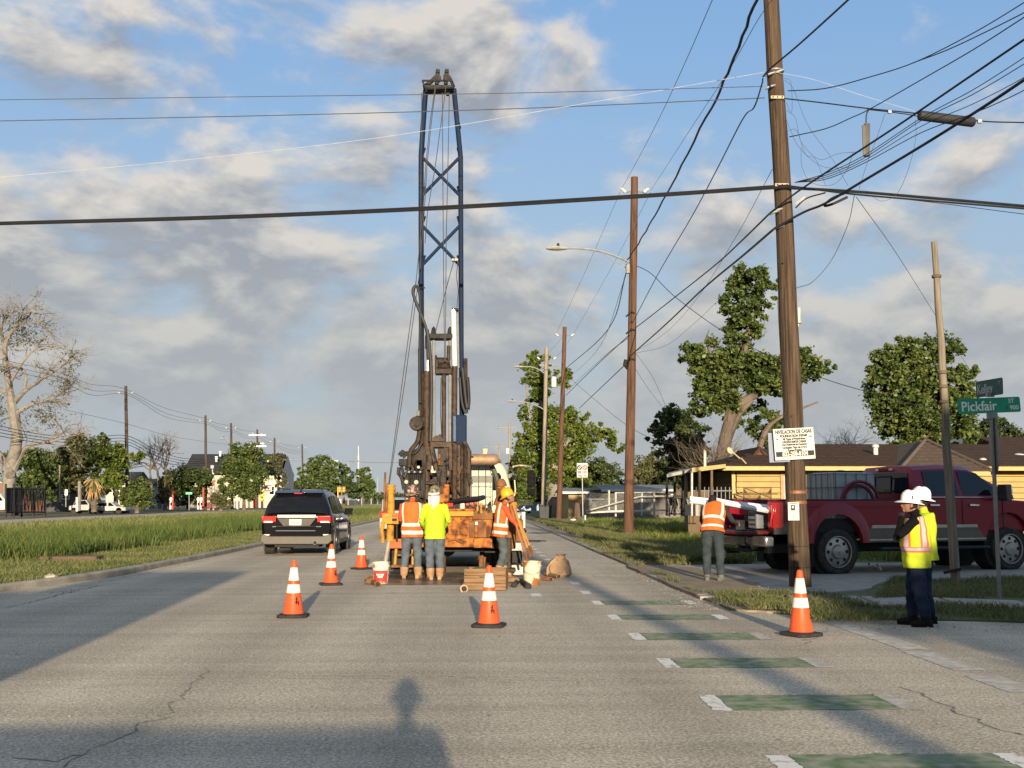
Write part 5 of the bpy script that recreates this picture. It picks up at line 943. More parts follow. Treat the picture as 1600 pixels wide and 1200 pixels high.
P('rear_window', GLASS, car, ('add', [(-.75, -.005+.03, 1.17), (.75, .025, 1.17), (.60, .262, 1.665), (.30, .257, 1.69), (-.30, .257, 1.69), (-.60, .262, 1.665)], [(0, 1, 2, 3, 4, 5)]), world=False)
P('spoiler', PAINTK, car, ('prism', [(.14, 1.69), (.50, 1.77), (.50, 1.735), (.20, 1.665)], -.66, .66, 'X'), world=False, bevel=.012)
P('brake_lamp', TAILR, car, ('box', (0, .165, 1.677), (.22, .03, .025)), world=False)
P('wiper', mat('wiper_grey', (.16, .16, .16), .5), car, ('tube', [(.28, .03, 1.21), (.05, .045, 1.25), (-.12, .045, 1.24)], .012, 5), world=False)
for s in (-1, 1): P('roof_rail', mat('rail_dark', (.03, .03, .03), .4, .6), car, ('tube', [(s*.60, .5, 1.75), (s*.60, .7, 1.815), (s*.61, 2.3, 1.815), (s*.62, 2.6, 1.73)], .02, 6), world=False)
P('antenna', DARKM, car, ('prism', [(.55, 1.77), (.80, 1.77), (.56, 1.90)], -.015, .015, 'X'), world=False)
for s in (-1, 1):
    tl = P('tail_lamp', TAILR, car, ('add', [(s*.52, -.055, 1.055), (s*.90, -.035, 1.06), (s*.97, .14, 1.06), (s*.97, .14, .90), (s*.91, -.05, .875), (s*.62, -.065, .90), (s*.52, -.055, 1.055), ], [(0, 1, 4, 5), (1, 2, 3, 4)]), ('box', (s*.74, -.045, .975), (.36, .05, .155)), world=False, bevel=.012)
    P('reverse_lamp', TAILW, tl, ('box', (s*.76, -.062, .905), (.24, .03, .05)), world=False, bevel=.01)
    P('reflector', TAILW, car, ('box', (s*.80, -.045, .555), (.16, .03, .035)), world=False, bevel=.008)
    P('side_window', GLASS, car, ('add', [(s*.922, .50, 1.13), (s*.945, 2.95, 1.10), (s*.80, 2.55, 1.56), (s*.755, 1.5, 1.625), (s*.765, .72, 1.60)], [(0, 1, 2, 3, 4)]), world=False)
    P('window_pillar', PAINTK, car, ('add', [(s*.925, .98, 1.12), (s*.925, 1.06, 1.12), (s*.765, 1.06, 1.63), (s*.762, .98, 1.63)], [(0, 1, 2, 3)]), ('add', [(s*.945, 1.75, 1.10), (s*.945, 1.86, 1.10), (s*.765, 1.80, 1.64), (s*.765, 1.72, 1.64)], [(0, 1, 2, 3)]), world=False)
    mr_ = P('door_mirror', PAINTK, car, ('box', (s*1.10, 2.62, 1.16), (.24, .14, .19)), ('tube', [(s*.96, 2.62, 1.10), (s*1.05, 2.62, 1.12)], .03, 6), world=False, bevel=.04)
    P('wheel_arch', GREYP, car, ('lathe', [(.40, -.02), (.47, -.02), (.47, .02), (.40, .02)], 24, (s*.965, .93, .42), 'X', {'close': False}), ('lathe', [(.40, -.02), (.47, -.02), (.47, .02), (.40, .02)], 24, (s*.965, 3.84, .42), 'X', {'close': False}), world=False)
    P('door_handle', CHROME, car, ('box', (s*.985, 1.05, .98), (.02, .2, .03)), ('box', (s*.985, 2.05, .97), (.02, .2, .03)), world=False)
    for y in (.93, 3.84): car_wheel(car, s*.85, y, .375, .27, RIMG, 'X')
    P('sill', GREYP, car, ('box', (s*.955, 2.38, .33), (.06, 2.0, .12)), world=False, bevel=.02)
P('chrome_strip', mat('bright_strip', (.62, .56, .45), .25, .6), car, ('prism', [(-.058, 1.02), (-.058, 1.095), (-.03, 1.10), (-.03, 1.015)], -.52, .52, 'X'), world=False, bevel=.008)
P('plate_recess', mat('recess_grey', (.055, .05, .045), .4), car, ('add', [(-.52, -.058, 1.0), (.52, -.058, 1.0), (.36, -.047, .80), (-.36, -.047, .80)], [(0, 1, 2, 3)]), world=False)
pl = P('number_plate', mat('plate_white', (.52, .50, .40), .5), car, ('box', (-.03, -.075, .895), (.33, .012, .165)), world=False, bevel=.01)
for i in range(6): P('character', mat('plate_ink', (.10, .13, .16), .6), pl, ('box', (-.135+.042*i, -.083, .89), (.022, .003, .05 if i != 3 else .02)), world=False)
P('tailgate_strip', CHROME, car, ('box', (-.02, -.05, .665), (1.08, .03, .028)), world=False, bevel=.008)
P('tailgate_seam', DARKM, car, ('box', (0, -.036, .785), (1.3, .012, .02)), world=False)
for s, w in ((-1, .1), (1, .13)): P('badge', CHROME, car, ('box', (s*.60, -.042, .775), (w, .01, .02)), world=False)
bp_ = P('rear_bumper', GREYP, car, ('prism', [(-.94, .58), (-.97, .40), (-.86, .30), (.86, .30), (.97, .40), (.94, .58), (.70, .52), (-.70, .52)], -.075, .06, 'Y'), world=False, bevel=.02)

P('exhaust_tip', CHROME, car, ('lathe', [(.046, -.10), (.058, -.10), (.062, .06), (.046, .06)], 16, (.52, -.02, .345), 'Y', {'close': False}), world=False); P('exhaust_hole', BLACK, car, ('lathe', [(.050, 0), (.001, .001)], 14, (.52, -.085, .345), 'Y'), world=False)

P('undertray', BLACK, car, ('bb', (-.6, .05, .22), (.6, .8, .30)), ('tube', [(-.8, .93, .36), (.8, .93, .36)], .06, 6), ('box', (-.35, .5, .2), (.3, .5, .12)), world=False)
# ------------------------------------------------------------------ maroon pickup
GLASS2 = mat('tinted_glass', (.006, .007, .010), .03, var=.1, spec=.5)
RED_ = mat('maroon_paint', (.215, .007, .020), .3, var=.06, coat=.25, spec=.3); TANB = mat('pickup_taupe', (.10, .088, .076), .4, .2, var=.1, coat=.3)
WL = G(1307, 898, .03)-Vector((.95*math.sin(R(17)), -.95*math.cos(R(17)), 0)); pk_ = thing('pickup_truck', 'maroon crew cab pickup with lowered tailgate parked nose away on the driveway', 'pickup truck', (WL.x, WL.y, .03), R(17))
# local: x forward from the rear axle, y left (-y side faces the road), z up
HW = 1.02
def arch(cx, r, z0, n=9): return [(cx+r*math.cos(math.pi-math.pi*i/(n-1)), z0+r*1.0*math.sin(math.pi-math.pi*i/(n-1))) for i in range(n)]
WB = 4.25; zb = .62
side = [(-1.42, .80), (-.62, .80)] + [(-.62, zb)] + arch(0, .56, zb+.02)[1:-1] + [(.62, zb), (WB-.62, zb)] + arch(WB, .56, zb+.02)[1:-1] + [(WB+.62, zb), (WB+1.0, .66), (WB+1.03, 1.30), (WB+.85, 1.42), (WB-.35, 1.50), (1.9, 1.50), (1.9, 1.46), (-1.40, 1.46)]
for s in (-1, 1):
    b = MB(); b.prism([(x, z) for x, z in side], s*HW, s*(HW-.09), 'Y'); b.build('side_panel', RED_, pk_, world=False, bevel=.025, ang=.6)
    # flared rear arch and lower two tone
    b = MB(); ring = arch(0, .57, zb+.0, 13); ring2 = arch(0, .72, zb+.0, 13)
    vs = [(x, s*(HW+.045), z) for x, z in ring] + [(x, s*(HW+.035), z) for x, z in ring2] + [(x, s*(HW-.0), z+.02) for x, z in arch(0, .80, zb, 13)] + [(x, s*(HW-.05), z) for x, z in ring]; n = 13
    b.add(vs, [(k*n+i, k*n+i+1, (k+1)*n+i+1, (k+1)*n+i) for k in range(2) for i in range(n-1)] + [(3*n+i, 3*n+i+1, i+1, i) for i in range(n-1)]); b.build('arch_flare', RED_, pk_, world=False, ang=.5)
    P('lower_panel', TANB, pk_, ('prism', [(-1.43, .80), (-1.43, 1.0), (-.82, 1.0), (-.58, .80)], s*(HW+.012), s*(HW-.04), 'Y'), ('prism', [(.60, zb+.0), (.80, .92), (WB-.82, .92), (WB-.60, zb)], s*(HW+.012), s*(HW-.04), 'Y'), world=False, bevel=.012)
    P('crease_shade', mat('shadow_line', (.06, .004, .008), .5), pk_, ('box', (.25, s*(HW+.001), 1.325), (3.25, .006, .012)), world=False)  # dark strip paints the shading of a body line
    P('trim_strip', mat('satin_trim', (.42, .40, .37), .3, .5), pk_, ('prism', [(.80, .905), (.83, .965), (WB-.85, .965), (WB-.82, .905)], s*(HW+.02), s*(HW-.02), 'Y'), ('prism', [(.62, .66), (.62, .69), (WB-.62, .69), (WB-.62, .66)], s*(HW+.02), s*(HW-.02), 'Y'), world=False)
    P('running_board', mat('step_black', (.03, .03, .03), .5, .3), pk_, ('box', (2.3, s*(HW+.02), .50), (2.7, .2, .06)), world=False, bevel=.02)
    for x in (0, WB):
        w = car_wheel(pk_, x, s*(HW-.12), .45, .28, mat('polished_rim', (.34, .33, .31), .3, .85), 'Y', 'wheel')
        for j in range(8): P('rim_hole', BLACK, w, ('lathe', [(.036, 0), (.001, -s*.003)], 10, (x+.215*math.cos(j*math.pi/4), s*(HW-.004), .45+.215*math.sin(j*math.pi/4)), 'Y'), world=False)
        P('hub_cap', CHROME, w, ('lathe', [(.09, 0), (.085, -s*.04), (.05, -s*.05), (.001, -s*.052)], 14, (x, s*(HW+.02), .45), 'Y'), world=False)
        P('wheel_well', BLACK, pk_, ('lathe', [(.57, -.2), (.57, .2)], 18, (x, s*(HW-.32), .50), 'Y', {'close': True}), world=False)
    P('mirror', mat('mirror_dark', (.03, .03, .033), .3, coat=.5), pk_, ('box', (3.55, s*(HW+.24), 1.62), (.14, .26, .34)), ('tube', [(3.5, s*.95, 1.5), (3.52, s*(HW+.15), 1.52)], .03, 6), world=False, bevel=.03); P('mirror_cap', CHROME, pk_, ('box', (3.62, s*(HW+.25), 1.68), (.06, .24, .18)), world=False, bevel=.02)
# cab: lofted greenhouse
def cabsec(x, zt, w0, w1): return [(x, -w0, 1.48), (x, -w0+.03, 1.58), (x, -w1, zt-.08), (x, -w1+.12, zt), (x, 0, zt+.02), (x, w1-.12, zt), (x, w1, zt-.08), (x, w0-.03, 1.58), (x, w0, 1.48)]
b = MB(); loft(b, [cabsec(1.50, 1.62, 1.0, .98), cabsec(1.54, 2.02, 1.0, .86), cabsec(1.62, 2.16, 1.0, .82), cabsec(2.3, 2.20, 1.01, .82), cabsec(3.0, 2.17, 1.01, .82), cabsec(3.25, 2.06, 1.01, .82), cabsec(4.02, 1.56, 1.01, .92)])
cab = b.build('cab', RED_, pk_, world=False, ang=.5)
P('cab_back', RED_, pk_, ('bb', (1.49, -.98, .7), (1.56, .98, 1.60)), world=False)
rw = P('rear_window', GLASS2, pk_, ('add', [(1.495, -.86, 1.56), (1.495, .86, 1.56), (1.52, .76, 2.03), (1.52, -.76, 2.03)], [(0, 1, 2, 3)]), world=False); P('slider_frame', DARKM, rw, ('add', [(1.49, -.28, 1.6), (1.49, .28, 1.6), (1.505, .28, 1.97), (1.505, -.28, 1.97), (1.489, -.25, 1.63), (1.489, .25, 1.63), (1.504, .25, 1.94), (1.504, -.25, 1.94)], [(0, 1, 5, 4), (1, 2, 6, 5), (2, 3, 7, 6), (3, 0, 4, 7)]), world=False)
P('third_brake_lamp', mat('dark_red_lamp', (.12, .01, .01), .3), pk_, ('box', (1.545, 0, 2.11), (.03, .34, .05)), world=False); P('cargo_lamp', TAILW, pk_, ('box', (1.543, .22, 2.11), (.03, .09, .045)), ('box', (1.543, -.22, 2.11), (.03, .09, .045)), world=False)
for s in (-1, 1):
    for (pts) in (((1.80, 1.555), (2.62, 1.56), (2.60, 2.08), (1.82, 2.07)), ((2.72, 1.56), (3.74, 1.56), (3.18, 2.03), (2.70, 2.08))):
        def yy(z): return s*(1.0-.03*(1 if z > 1.5 else 0)-(z-1.58)/.5*.135+.012)
        P('side_window', GLASS2, pk_, ('add', [(x, yy(z), z) for x, z in pts], [(0, 1, 2, 3)]), world=False)
    P('window_chrome', mat('satin_trim2', (.5, .48, .45), .25, .7), pk_, ('tube', [(1.72, s*1.03, 1.525), (3.8, s*1.03, 1.525)], .014, 5), world=False)
    for x in (2.66, 1.48, 1.66, 3.70): P('door_seam', DARKM, pk_, ('box', (x, s*(HW+.004), 1.1), (.014, .012, .75)), world=False)
    for x in (1.95, 2.95): P('door_handle', CHROME, pk_, ('box', (x, s*(HW+.035), 1.36), (.24, .03, .045)), world=False, bevel=.012)
P('hood', RED_, pk_, ('prism', [(3.5, 1.45), (3.9, 1.50), (5.1, 1.40), (5.25, 1.25), (5.25, .8), (3.5, .8)], -.93, .93, 'Y'), world=False, bevel=.05)
P('bed_floor', DARKM, pk_, ('bb', (-1.40, -.93, .82), (1.88, .93, .90)), world=False); P('front_bulkhead', RED_, pk_, ('bb', (1.84, -.92, .9), (1.88, .92, 1.45)), world=False)
P('bed_rail_cap', mat('cap_black', (.025, .025, .025), .5), pk_, ('box', (.25, -HW+.045, 1.472), (3.3, .10, .022)), ('box', (.25, HW-.045, 1.472), (3.3, .10, .022)), world=False, bevel=.006)
tg = P('tailgate', mat('tailgate_red', (.10, .012, .014), .4, coat=.3), pk_, ('box', (-1.74, 0, .835), (.60, 1.70, .07)), world=False, bevel=.02); P('tailgate_liner', DARKM, tg, ('box', (-1.74, 0, .875), (.54, 1.5, .012)), world=False)
for s in (-1, 1):
    tl = P('tail_lamp', TAILR, pk_, ('box', (-1.425, s*(HW-.10), 1.17), (.05, .20, .50)), ('box', (-1.33, s*(HW+.012), 1.17), (.20, .03, .50)), world=False, bevel=.02)
    P('lamp_insert', mat('lamp_dark', (.20, .010, .010), .2, coat=1), tl, ('box', (-1.455, s*(HW-.11), 1.16), (.012, .13, .19)), world=False); P('lamp_line', mat('lamp_bright', (.65, .10, .09), .2, coat=1), tl, ('tube', [(-1.46, s*(HW-.17), 1.36), (-1.46, s*(HW-.03), 1.36), (-1.46, s*(HW-.02), 1.20), (-1.46, s*(HW-.08), 1.03), (-1.46, s*(HW-.17), 1.0)], .013, 5), ('box', (-1.456, s*(HW-.12), 1.30), (.01, .10, .07)), ('box', (-1.456, s*(HW-.12), .99), (.01, .11, .07)), world=False)
    P('bed_post', RED_, pk_, ('box', (-1.395, s*(HW-.11), 1.18), (.05, .22, .60)), world=False)
P('rear_bumper', mat('bumper_chrome', (.5, .48, .46), .22, .9), pk_, ('box', (-1.52, 0, .665), (.20, 2.0, .20)), world=False, bevel=.04, seg=3); P('bumper_step', BLACK, pk_, ('box', (-1.53, 0, .775), (.20, 1.2, .03)), world=False)
P('hitch', DARKM, pk_, ('box', (-1.66, .25, .44), (.35, .09, .09)), ('box', (-1.85, .25, .42), (.10, .12, .22)), ('tube', [(-1.7, -.6, .48), (-1.7, .8, .48)], .04, 6), ('tube', [(-1.6, -.3, .50), (-1.6, -.3, .62)], .04, 6), world=False)
P('number_plate', mat('plate_dark', (.18, .18, .17), .5), pk_, ('box', (-1.63, -.1, .66), (.01, .3, .15)), world=False)
P('chassis', BLACK, pk_, ('bb', (-1.3, -.55, .42), (5.0, -.40, .60)), ('bb', (-1.3, .40, .42), (5.0, .55, .60)), ('tube', [(0, -.8, .42), (0, .8, .42)], .09, 8), ('lathe', [(.05, -.18), (.2, -.1), (.2, .1), (.05, .18)], 12, (0, 0, .42), 'X'), world=False)
for s in (-1, 1): P('mudflap', BLACK, pk_, ('box', (-.58, s*(HW-.14), .38), (.02, .28, .42)), world=False)
P('wheel_hump', BLACK, pk_, ('bb', (-.5, -.93, .9), (.5, -.70, 1.1)), world=False)
for o in pk_.children:
    if o.name.split('.')[0] in ('cab', 'cab_back', 'rear_window', 'third_brake_lamp', 'cargo_lamp', 'side_window', 'window_chrome', 'door_seam', 'door_handle', 'mirror', 'mirror_cap'): o.location.x += .4
MP = Matrix.Translation(pk_.location) @ Matrix.Rotation(R(17), 4, 'Z')
def onpk(x, y, z): return MP @ Vector((x, y, z))
# translucent tank in a wire cage, standing in the bed
TANK = mat('tank_plastic', (.36, .41, .42), .35, var=.08, scale=2, trans=.15); tk = thing('water_tank', 'translucent pale water tank in a wire cage standing in the pickup bed', 'tank', tuple(onpk(.80, -.05, .9)), R(17))
b = MB(); xs = .50; y_ = .52; H_ = 1.16
for k in range(6): b.box((0, -y_+.087+.173*k, H_/2), (2*xs-.02, .162, H_-.05-.03*(k in (0, 5))))
b.build('tank', TANK, tk, world=False, bevel=.05, seg=3); P('tank_core', TANK, tk, ('box', (0, 0, H_/2-.02), (2*xs-.08, 2*y_-.06, H_-.12)), world=False)
CG = mat('cage_wire', (.13, .145, .15), .5, .5); cg = P('cage_rail', CG, tk, *[('tube', [(-xs-.02, -y_-.02, z), (xs+.02, -y_-.02, z), (xs+.02, y_+.02, z), (-xs-.02, y_+.02, z), (-xs-.02, -y_-.02, z)], .010, 5) for z in (.04, .3, .56, .82, 1.10)], world=False)
for k in range(5):
    for s in (-1, 1): P('cage_bar', CG, tk, ('tube', [(-xs+2*xs*k/4, s*(y_+.025), .02), (-xs+2*xs*k/4, s*(y_+.025), 1.12)], .010, 5), world=False)
for k in range(6):
    for s in (-1, 1): P('cage_bar', CG, tk, ('tube', [(s*(xs+.025), -y_+2*y_*k/5, .02), (s*(xs+.025), -y_+2*y_*k/5, 1.12)], .010, 5), world=False)
P('cap', DARKM, tk, ('lathe', [(.11, 0), (.11, .05), (.02, .06)], 14, (0, 0, H_-.03)), world=False)
hs_ = thing('hose', 'maroon hose arched over the pickup bed rail', 'hose', tuple(onpk(1.2, -.75, 1.46))); HM = mat('maroon_hose', (.13, .02, .03), .5)
for k, (r_, z) in enumerate(((.45, .42), (.36, .34))): P('coil', HM, hs_, ('tube', [onpk(.62+r_*1.0*math.cos(math.pi*(1-i/12))+.1, -.80+.05*k, 1.42+z*math.sin(math.pi*i/12)) for i in range(13)], .035, 8))
# white downspouts across the tailgate
WP = mat('white_pipe', (.66, .66, .66), .35, var=.05)
for i in range(7):
    p0, p1 = A(1078+(i > 3)*32, 778.5+1.4*i-(i > 3)*5, 21.3-.08*i), A(1222, 794+2.0*i-(i > 4)*3, 21.9-.1*i)
    t = thing('gutter_pipe', ['white square pipe topmost on the pickup load', 'white square pipe second from the top', 'white square pipe third from the top', 'white square pipe fourth from the top', 'shorter white pipe upper of the right hand bundle', 'shorter white pipe in the middle of the right hand bundle', 'shorter white pipe lowest of the right hand bundle'][i], 'pipe', tuple(p0.lerp(p1, .5)), group='white pipes laid across the pickup tailgate')
    P('shaft', WP, t, ('tube', [p0, p1], .037, 4), ang=.5); P('end_cap', WP, t, ('tube', [p0, p0.lerp(p1, .03)], .042, 4), ang=.5)
def onto(label, name, cat, x, y, z, *ops, m=WHITE, **k):
    t = thing(name, label, cat, tuple(onpk(x, y, z)), R(17)); P('body' if name != 'paper_bag' else 'sack', m, t, *ops, world=False, **k); return t
onto('white paper sack the bending worker reaches into', 'paper_bag', 'bag', -1.78, .52, .885, ('box', (0, 0, .16), (.22, .2, .32), {'taper': (.85, .8)}), bevel=.03)
t = onto('pale metal can standing on the lowered tailgate', 'paint_can', 'can', -1.75, -.30, .885, ('lathe', [(.09, 0), (.09, .17), (.095, .18), (.08, .18)], 16), m=mat('can_pale', (.48, .46, .42), .5)); P('lid', STEEL, t, ('lathe', [(.085, .178), (.085, .186)], 16), world=False)
t = onto('grey crate of tools on the tailgate by the tail lamp', 'tool_crate', 'crate', -1.40, -.42, .905, ('box', (0, 0, .17), (.30, .32, .34)), m=mat('crate_grey', (.17, .18, .19), .6), bevel=.02)
for z in (.08, .17, .26): P('slot', BLACK, t, ('box', (-.153, 0, z), (.006, .22, .03)), world=False)
t = onto('dark blue crate beside the tail lamp', 'storage_crate', 'crate', -1.15, -.66, .905, ('box', (0, 0, .2), (.34, .36, .40)), m=mat('crate_navy', (.018, .022, .035), .5), bevel=.02); P('handle', STEEL, t, ('box', (-.176, 0, .1), (.01, .14, .03)), world=False)
for k in range(4): P('slot', DARKM, t, ('box', (-.173, -.12+.08*k, .24), (.006, .03, .12)), world=False)
t = onto('dark green canvas bag heaped in the pickup bed', 'canvas_bag', 'bag', -.85, .25, .905, ('lathe', [(.25, 0), (.42, .12), (.40, .30), (.22, .46), (.05, .5)], 14), m=mat('canvas_green', (.035, .045, .03), .9)); P('strap', DARKM, t, ('box', (-.3, 0, .4), (.03, .2, .2)), world=False)
t = thing('red_flag_tag', 'small red warning flag hung from the white pipes', 'flag', tuple(onpk(-1.62, -.2, 1.28))); P('cloth', mat('flag_red', (.55, .035, .05), .6), t, ('box', (0, 0, -.06), (.15, .012, .10), {'rot': (0, R(-8), 0)}), world=False); P('cord', DARKM, t, ('tube', [(.02, 0, .22), (.02, 0, 0)], .008, 4), world=False)
# ------------------------------------------------------------------ traffic cones
CO = mat('cone_orange', (.60, .075, .018), .45, var=.10, scale=9); CW = mat('cone_reflective', (.58, .56, .50), .35, var=.06, scale=30)
def cone_r(z): return .132-(.132-.030)*(z-.04)/.68
def make_cone(label):
    t = thing('traffic_cone', label, 'traffic cone', (0, 0, 0), group='orange traffic cones on the road')
    P('base', BLACK, t, ('prism', [(-.19, -.14), (-.14, -.19), (.14, -.19), (.19, -.14), (.19, .14), (.14, .19), (-.14, .19), (-.19, .14)], 0, .038, 'Z'), ('lathe', [(.16, .036), (.145, .05)], 20), world=False, bevel=.01)
    P('body', CO, t, ('lathe', [(cone_r(.04)+.008, .045), (cone_r(.06), .06), (cone_r(.36), .36), (cone_r(.70), .70), (.024, .718), (.018, .70)], 28), world=False, ang=.5)
    for a, b_ in ((.31, .417), (.467, .63)): P('reflective_collar', CW, t, ('lathe', [(cone_r(a)+.001, a-.001), (cone_r(a)+.004, a), (cone_r(b_)+.004, b_), (cone_r(b_)+.001, b_+.001)], 28, {'close': False}), world=False)
    b = MB(); a0 = R(-62)
    def q(a, z): r_ = cone_r(z)+.0025; return (r_*math.cos(a0+a), r_*math.sin(a0+a), z)
    for (s, e, w) in (((-.10, .235), (.12, .225), .010), ((.10, .26), (-.02, .17), .009), ((-.16, .20), (.02, .19), .007), ((.12, .20), (.26, .185), .007), ((.24, .21), (.24, .16), .008)):
        pts = [q(s[0]+(e[0]-s[0])*i/4, s[1]+(e[1]-s[1])*i/4) for i in range(5)]; b.tube(pts, w, 4)
    b.build('ink_mark', INK, t, world=False); return t
cone0 = make_cone('cone standing nearest the lower left shadow in front of the black car')
for i, (px, py, lab, rz) in enumerate(((458, 964, None, 0), (517, 914, 'cone behind the nearest left one, close to the black car rear wheel', .3), (564.5, 889.5, 'cone farthest from the viewer, beside the bucket and drilling truck', .7), (764, 979, 'cone in the middle of the road directly before the wooden crate', -.2), (1252, 993, 'cone at the right, in front of the big wooden utility pole', .5))):
    c = cone0 if i == 0 else copy_tree(cone0); c.location = G(px, py); c.rotation_euler = (0, 0, rz)
    if lab: c['label'] = lab
# ------------------------------------------------------------------ loose things round the drilling truck
BKT = mat('bucket_plastic', (.56, .52, .40), .5, scale=6, col2=(.26, .13, .06), thr=(.56, .62), detail=6); BKT2 = mat('muddy_bucket', (.55, .47, .33), .5, scale=5, col2=(.25, .10, .03), thr=(.50, .56), detail=7); RUST = mat('rusty_steel', (.10, .045, .02), .85, .2, scale=7, col2=(.24, .11, .045), detail=8, bump=.3); MUD = mat('mud_brown', (.16, .09, .045), .9, scale=8, col2=(.26, .155, .085))
def bucket(label, px, py, s, m):
    t = thing('plastic_bucket', label, 'bucket', tuple(G(px, py)), 0)
    b = MB(); prof = [(.125, 0), (.13, .01), (.150, .30), (.162, .305), (.162, .33), (.150, .332), (.152, .365), (.165, .37), (.165, .385), (.145, .385), (.12, .03)]
    b.lathe([(r_*s, z*s) for r_, z in prof], 24); b.build('shell', m, t, world=False); P('handle', STEEL, t, ('tube', [(-.16*s, 0, .33*s), (-.12*s, -.11*s, .22*s), (0, -.17*s, .17*s), (.12*s, -.11*s, .22*s), (.16*s, 0, .33*s)], .005, 5), world=False); return t
t = bucket('white bucket with a red label standing by the truck steps', 595, 912, 1.0, BKT); lb = P('label_panel', mat('label_red', (.42, .035, .025), .5), t, ('lathe', [(.1335, .045), (.1475, .24)], 24, (0, -.004, 0), {'close': False}), world=False)
me = lb.data; bm = bmesh.new(); bm.from_mesh(me); bmesh.ops.delete(bm, geom=[f for f in bm.faces if f.calc_center_median().y > -.06], context='FACES'); bm.to_mesh(me); bm.free()
for z, w in ((.17, .13), (.13, .09)): P('label_print', WHITE, t, ('box', (0, -.152 if z > .15 else -.149, z), (w, .004, .022)), world=False)
bucket('mud stained white bucket on the right by the kneeling pads', 831, 914, 1.08, BKT2)['label'] = 'mud stained white bucket standing right of the yellow hatted worker'
t = thing('wooden_crate', 'muddy wooden crate on the road behind the middle cone', 'crate', tuple(G(760, 921)), R(-7)); WC = mat('crate_wood', (.11, .065, .033), .85, scale=4, col2=(.26, .155, .078), stretch=(.6, 4, 9), detail=8, bump=.4, bscale=14); w, d_, h = .70, .44, .36
for s in (-1, 1):
    for k in range(3):
        P('plank', WC, t, ('box', (0, s*(d_/2), .065+.118*k), (w, .025, .112)), world=False, bevel=.006); P('plank', WC, t, ('box', (s*(w/2-.014), 0, .065+.118*k), (.025, d_-.03, .112)), world=False, bevel=.006)
    for s2 in (-1, 1): P('batten', WC, t, ('box', (s*(w/2-.06), s2*(d_/2-.03), .18), (.04, .03, .34)), world=False)
P('crate_floor', WC, t, ('box', (0, 0, .02), (w-.04, d_-.04, .02)), world=False); P('rag', mat('green_rag', (.05, .085, .04), .9), t, ('lathe', [(.02, .38), (.14, .36), (.2, .3), (.22, .2)], 10, (-.08, .02, 0)), world=False); P('mud_heap', MUD, t, ('lathe', [(.001, .33), (.2, .29), (.3, .22)], 10, (.05, 0, 0)), world=False)
def loose_pipe(label, p0, p1, r_, m=RUST, name='steel_pipe'):
    a, b_ = G(*p0, z=r_), G(*p1, z=r_); d = (b_-a).normalized(); t = thing(name, label, 'pipe', tuple(a.lerp(b_, .5)))
    P('shaft', m, t, ('tube', [a, b_], r_, 12)); P('collar', m, t, ('tube', [a, a+d*.06], r_*1.25, 12)); P('bore', BLACK, t, ('tube', [a-d*.002, a+d*.001], r_*.78, 10)); return t
loose_pipe('short rusty pipe end lying before the red labelled bucket', (590, 913), (583, 909), .045)
loose_pipe('pale pipe coupling lying left of the wooden crate', (725, 920), (728, 912), .055, mat('pale_coupling', (.34, .24, .14), .7)); loose_pipe('dark pipe lying toward the viewer right of the crate', (826, 916), (815, 908), .045, DARKM); loose_pipe('tiny dark pipe stub beside the crate corner', (803, 914), (807, 910), .045, DARKM)
loose_pipe('pipe with a flange lying in front of the brown sack', (873, 901), (853, 897), .04, MUD); loose_pipe('rusty offcut lying right of the muddy bucket', (861, 905), (846, 904), .035); loose_pipe('long rusty pipe lying under the worker boots', (795, 905), (775, 903), .05, MUD)
def heap(label, px, py, w, d_, h, m, name, cat, n=14, jag=.25, top=.25):
    t = thing(name, label, cat, tuple(G(px, py))); b = MB(); b.lathe([(.9, 0), (1.0, .12), (.95, .45), (.72, .75), (top+.12, .92), (top, 1.0), (.02, .98)], n)
    b.v = [(x*w/2*random.uniform(1-jag, 1+jag*.6), y*d_/2*random.uniform(1-jag, 1+jag*.6), z*h*random.uniform(.92, 1.06)) for x, y, z in b.v]; b.build('sack', m, t, world=False, ang=.35); return t
PAPER = mat('kraft_paper', (.27, .165, .085), .8, scale=9, col2=(.40, .26, .15), detail=8, bump=.5, bscale=12)
t = heap('big tied brown paper sack slumped beside the bike lane', 874, 901, .52, .44, .40, PAPER, 'paper_sack', 'sack', 11, .24, .22); P('tied_neck', PAPER, t, ('lathe', [(.10, .35), (.075, .40), (.11, .44), (.03, .43)], 7, (.03, 0, 0)), world=False); P('panel', mat('sack_panel', (.24, .155, .09), .85), t, ('lathe', [(.145, 0), (.14, .004), (.001, .008)], 16, (-.06, -.195, .17), 'Y', {'rot': (R(180), 0, 0)}), world=False)
heap('crumpled white sack propped behind the yellow hatted worker legs', 806, 897, .40, .35, .42, mat('white_sack', (.50, .46, .40), .8, scale=6, bump=.6), 'plastic_sack', 'sack', 11, .25, .3); heap('flat brown heap of mud at the crate corner', 798, 909, .45, .3, .10, MUD, 'mud_pile', 'mud', 10, .3, .3); heap('small lump of wet mud near the muddy bucket', 856, 907, .26, .16, .05, MUD, 'mud_pile', 'mud', 9, .3, .3); heap('muddy rubber boot shaped lump left of the red labelled bucket', 580, 911, .28, .22, .12, RUST, 'mud_pile', 'mud', 10, .25, .3)
sl = thing('manhole_cover', 'dark round utility cover in the pavement beyond the workers', 'cover', tuple(G(843, 833, .004))); P('disc', mat('cast_iron', (.035, .034, .033), .7, .4), sl, ('lathe', [(.55, 0), (.53, .015), (.001, .018)], 24), world=False)
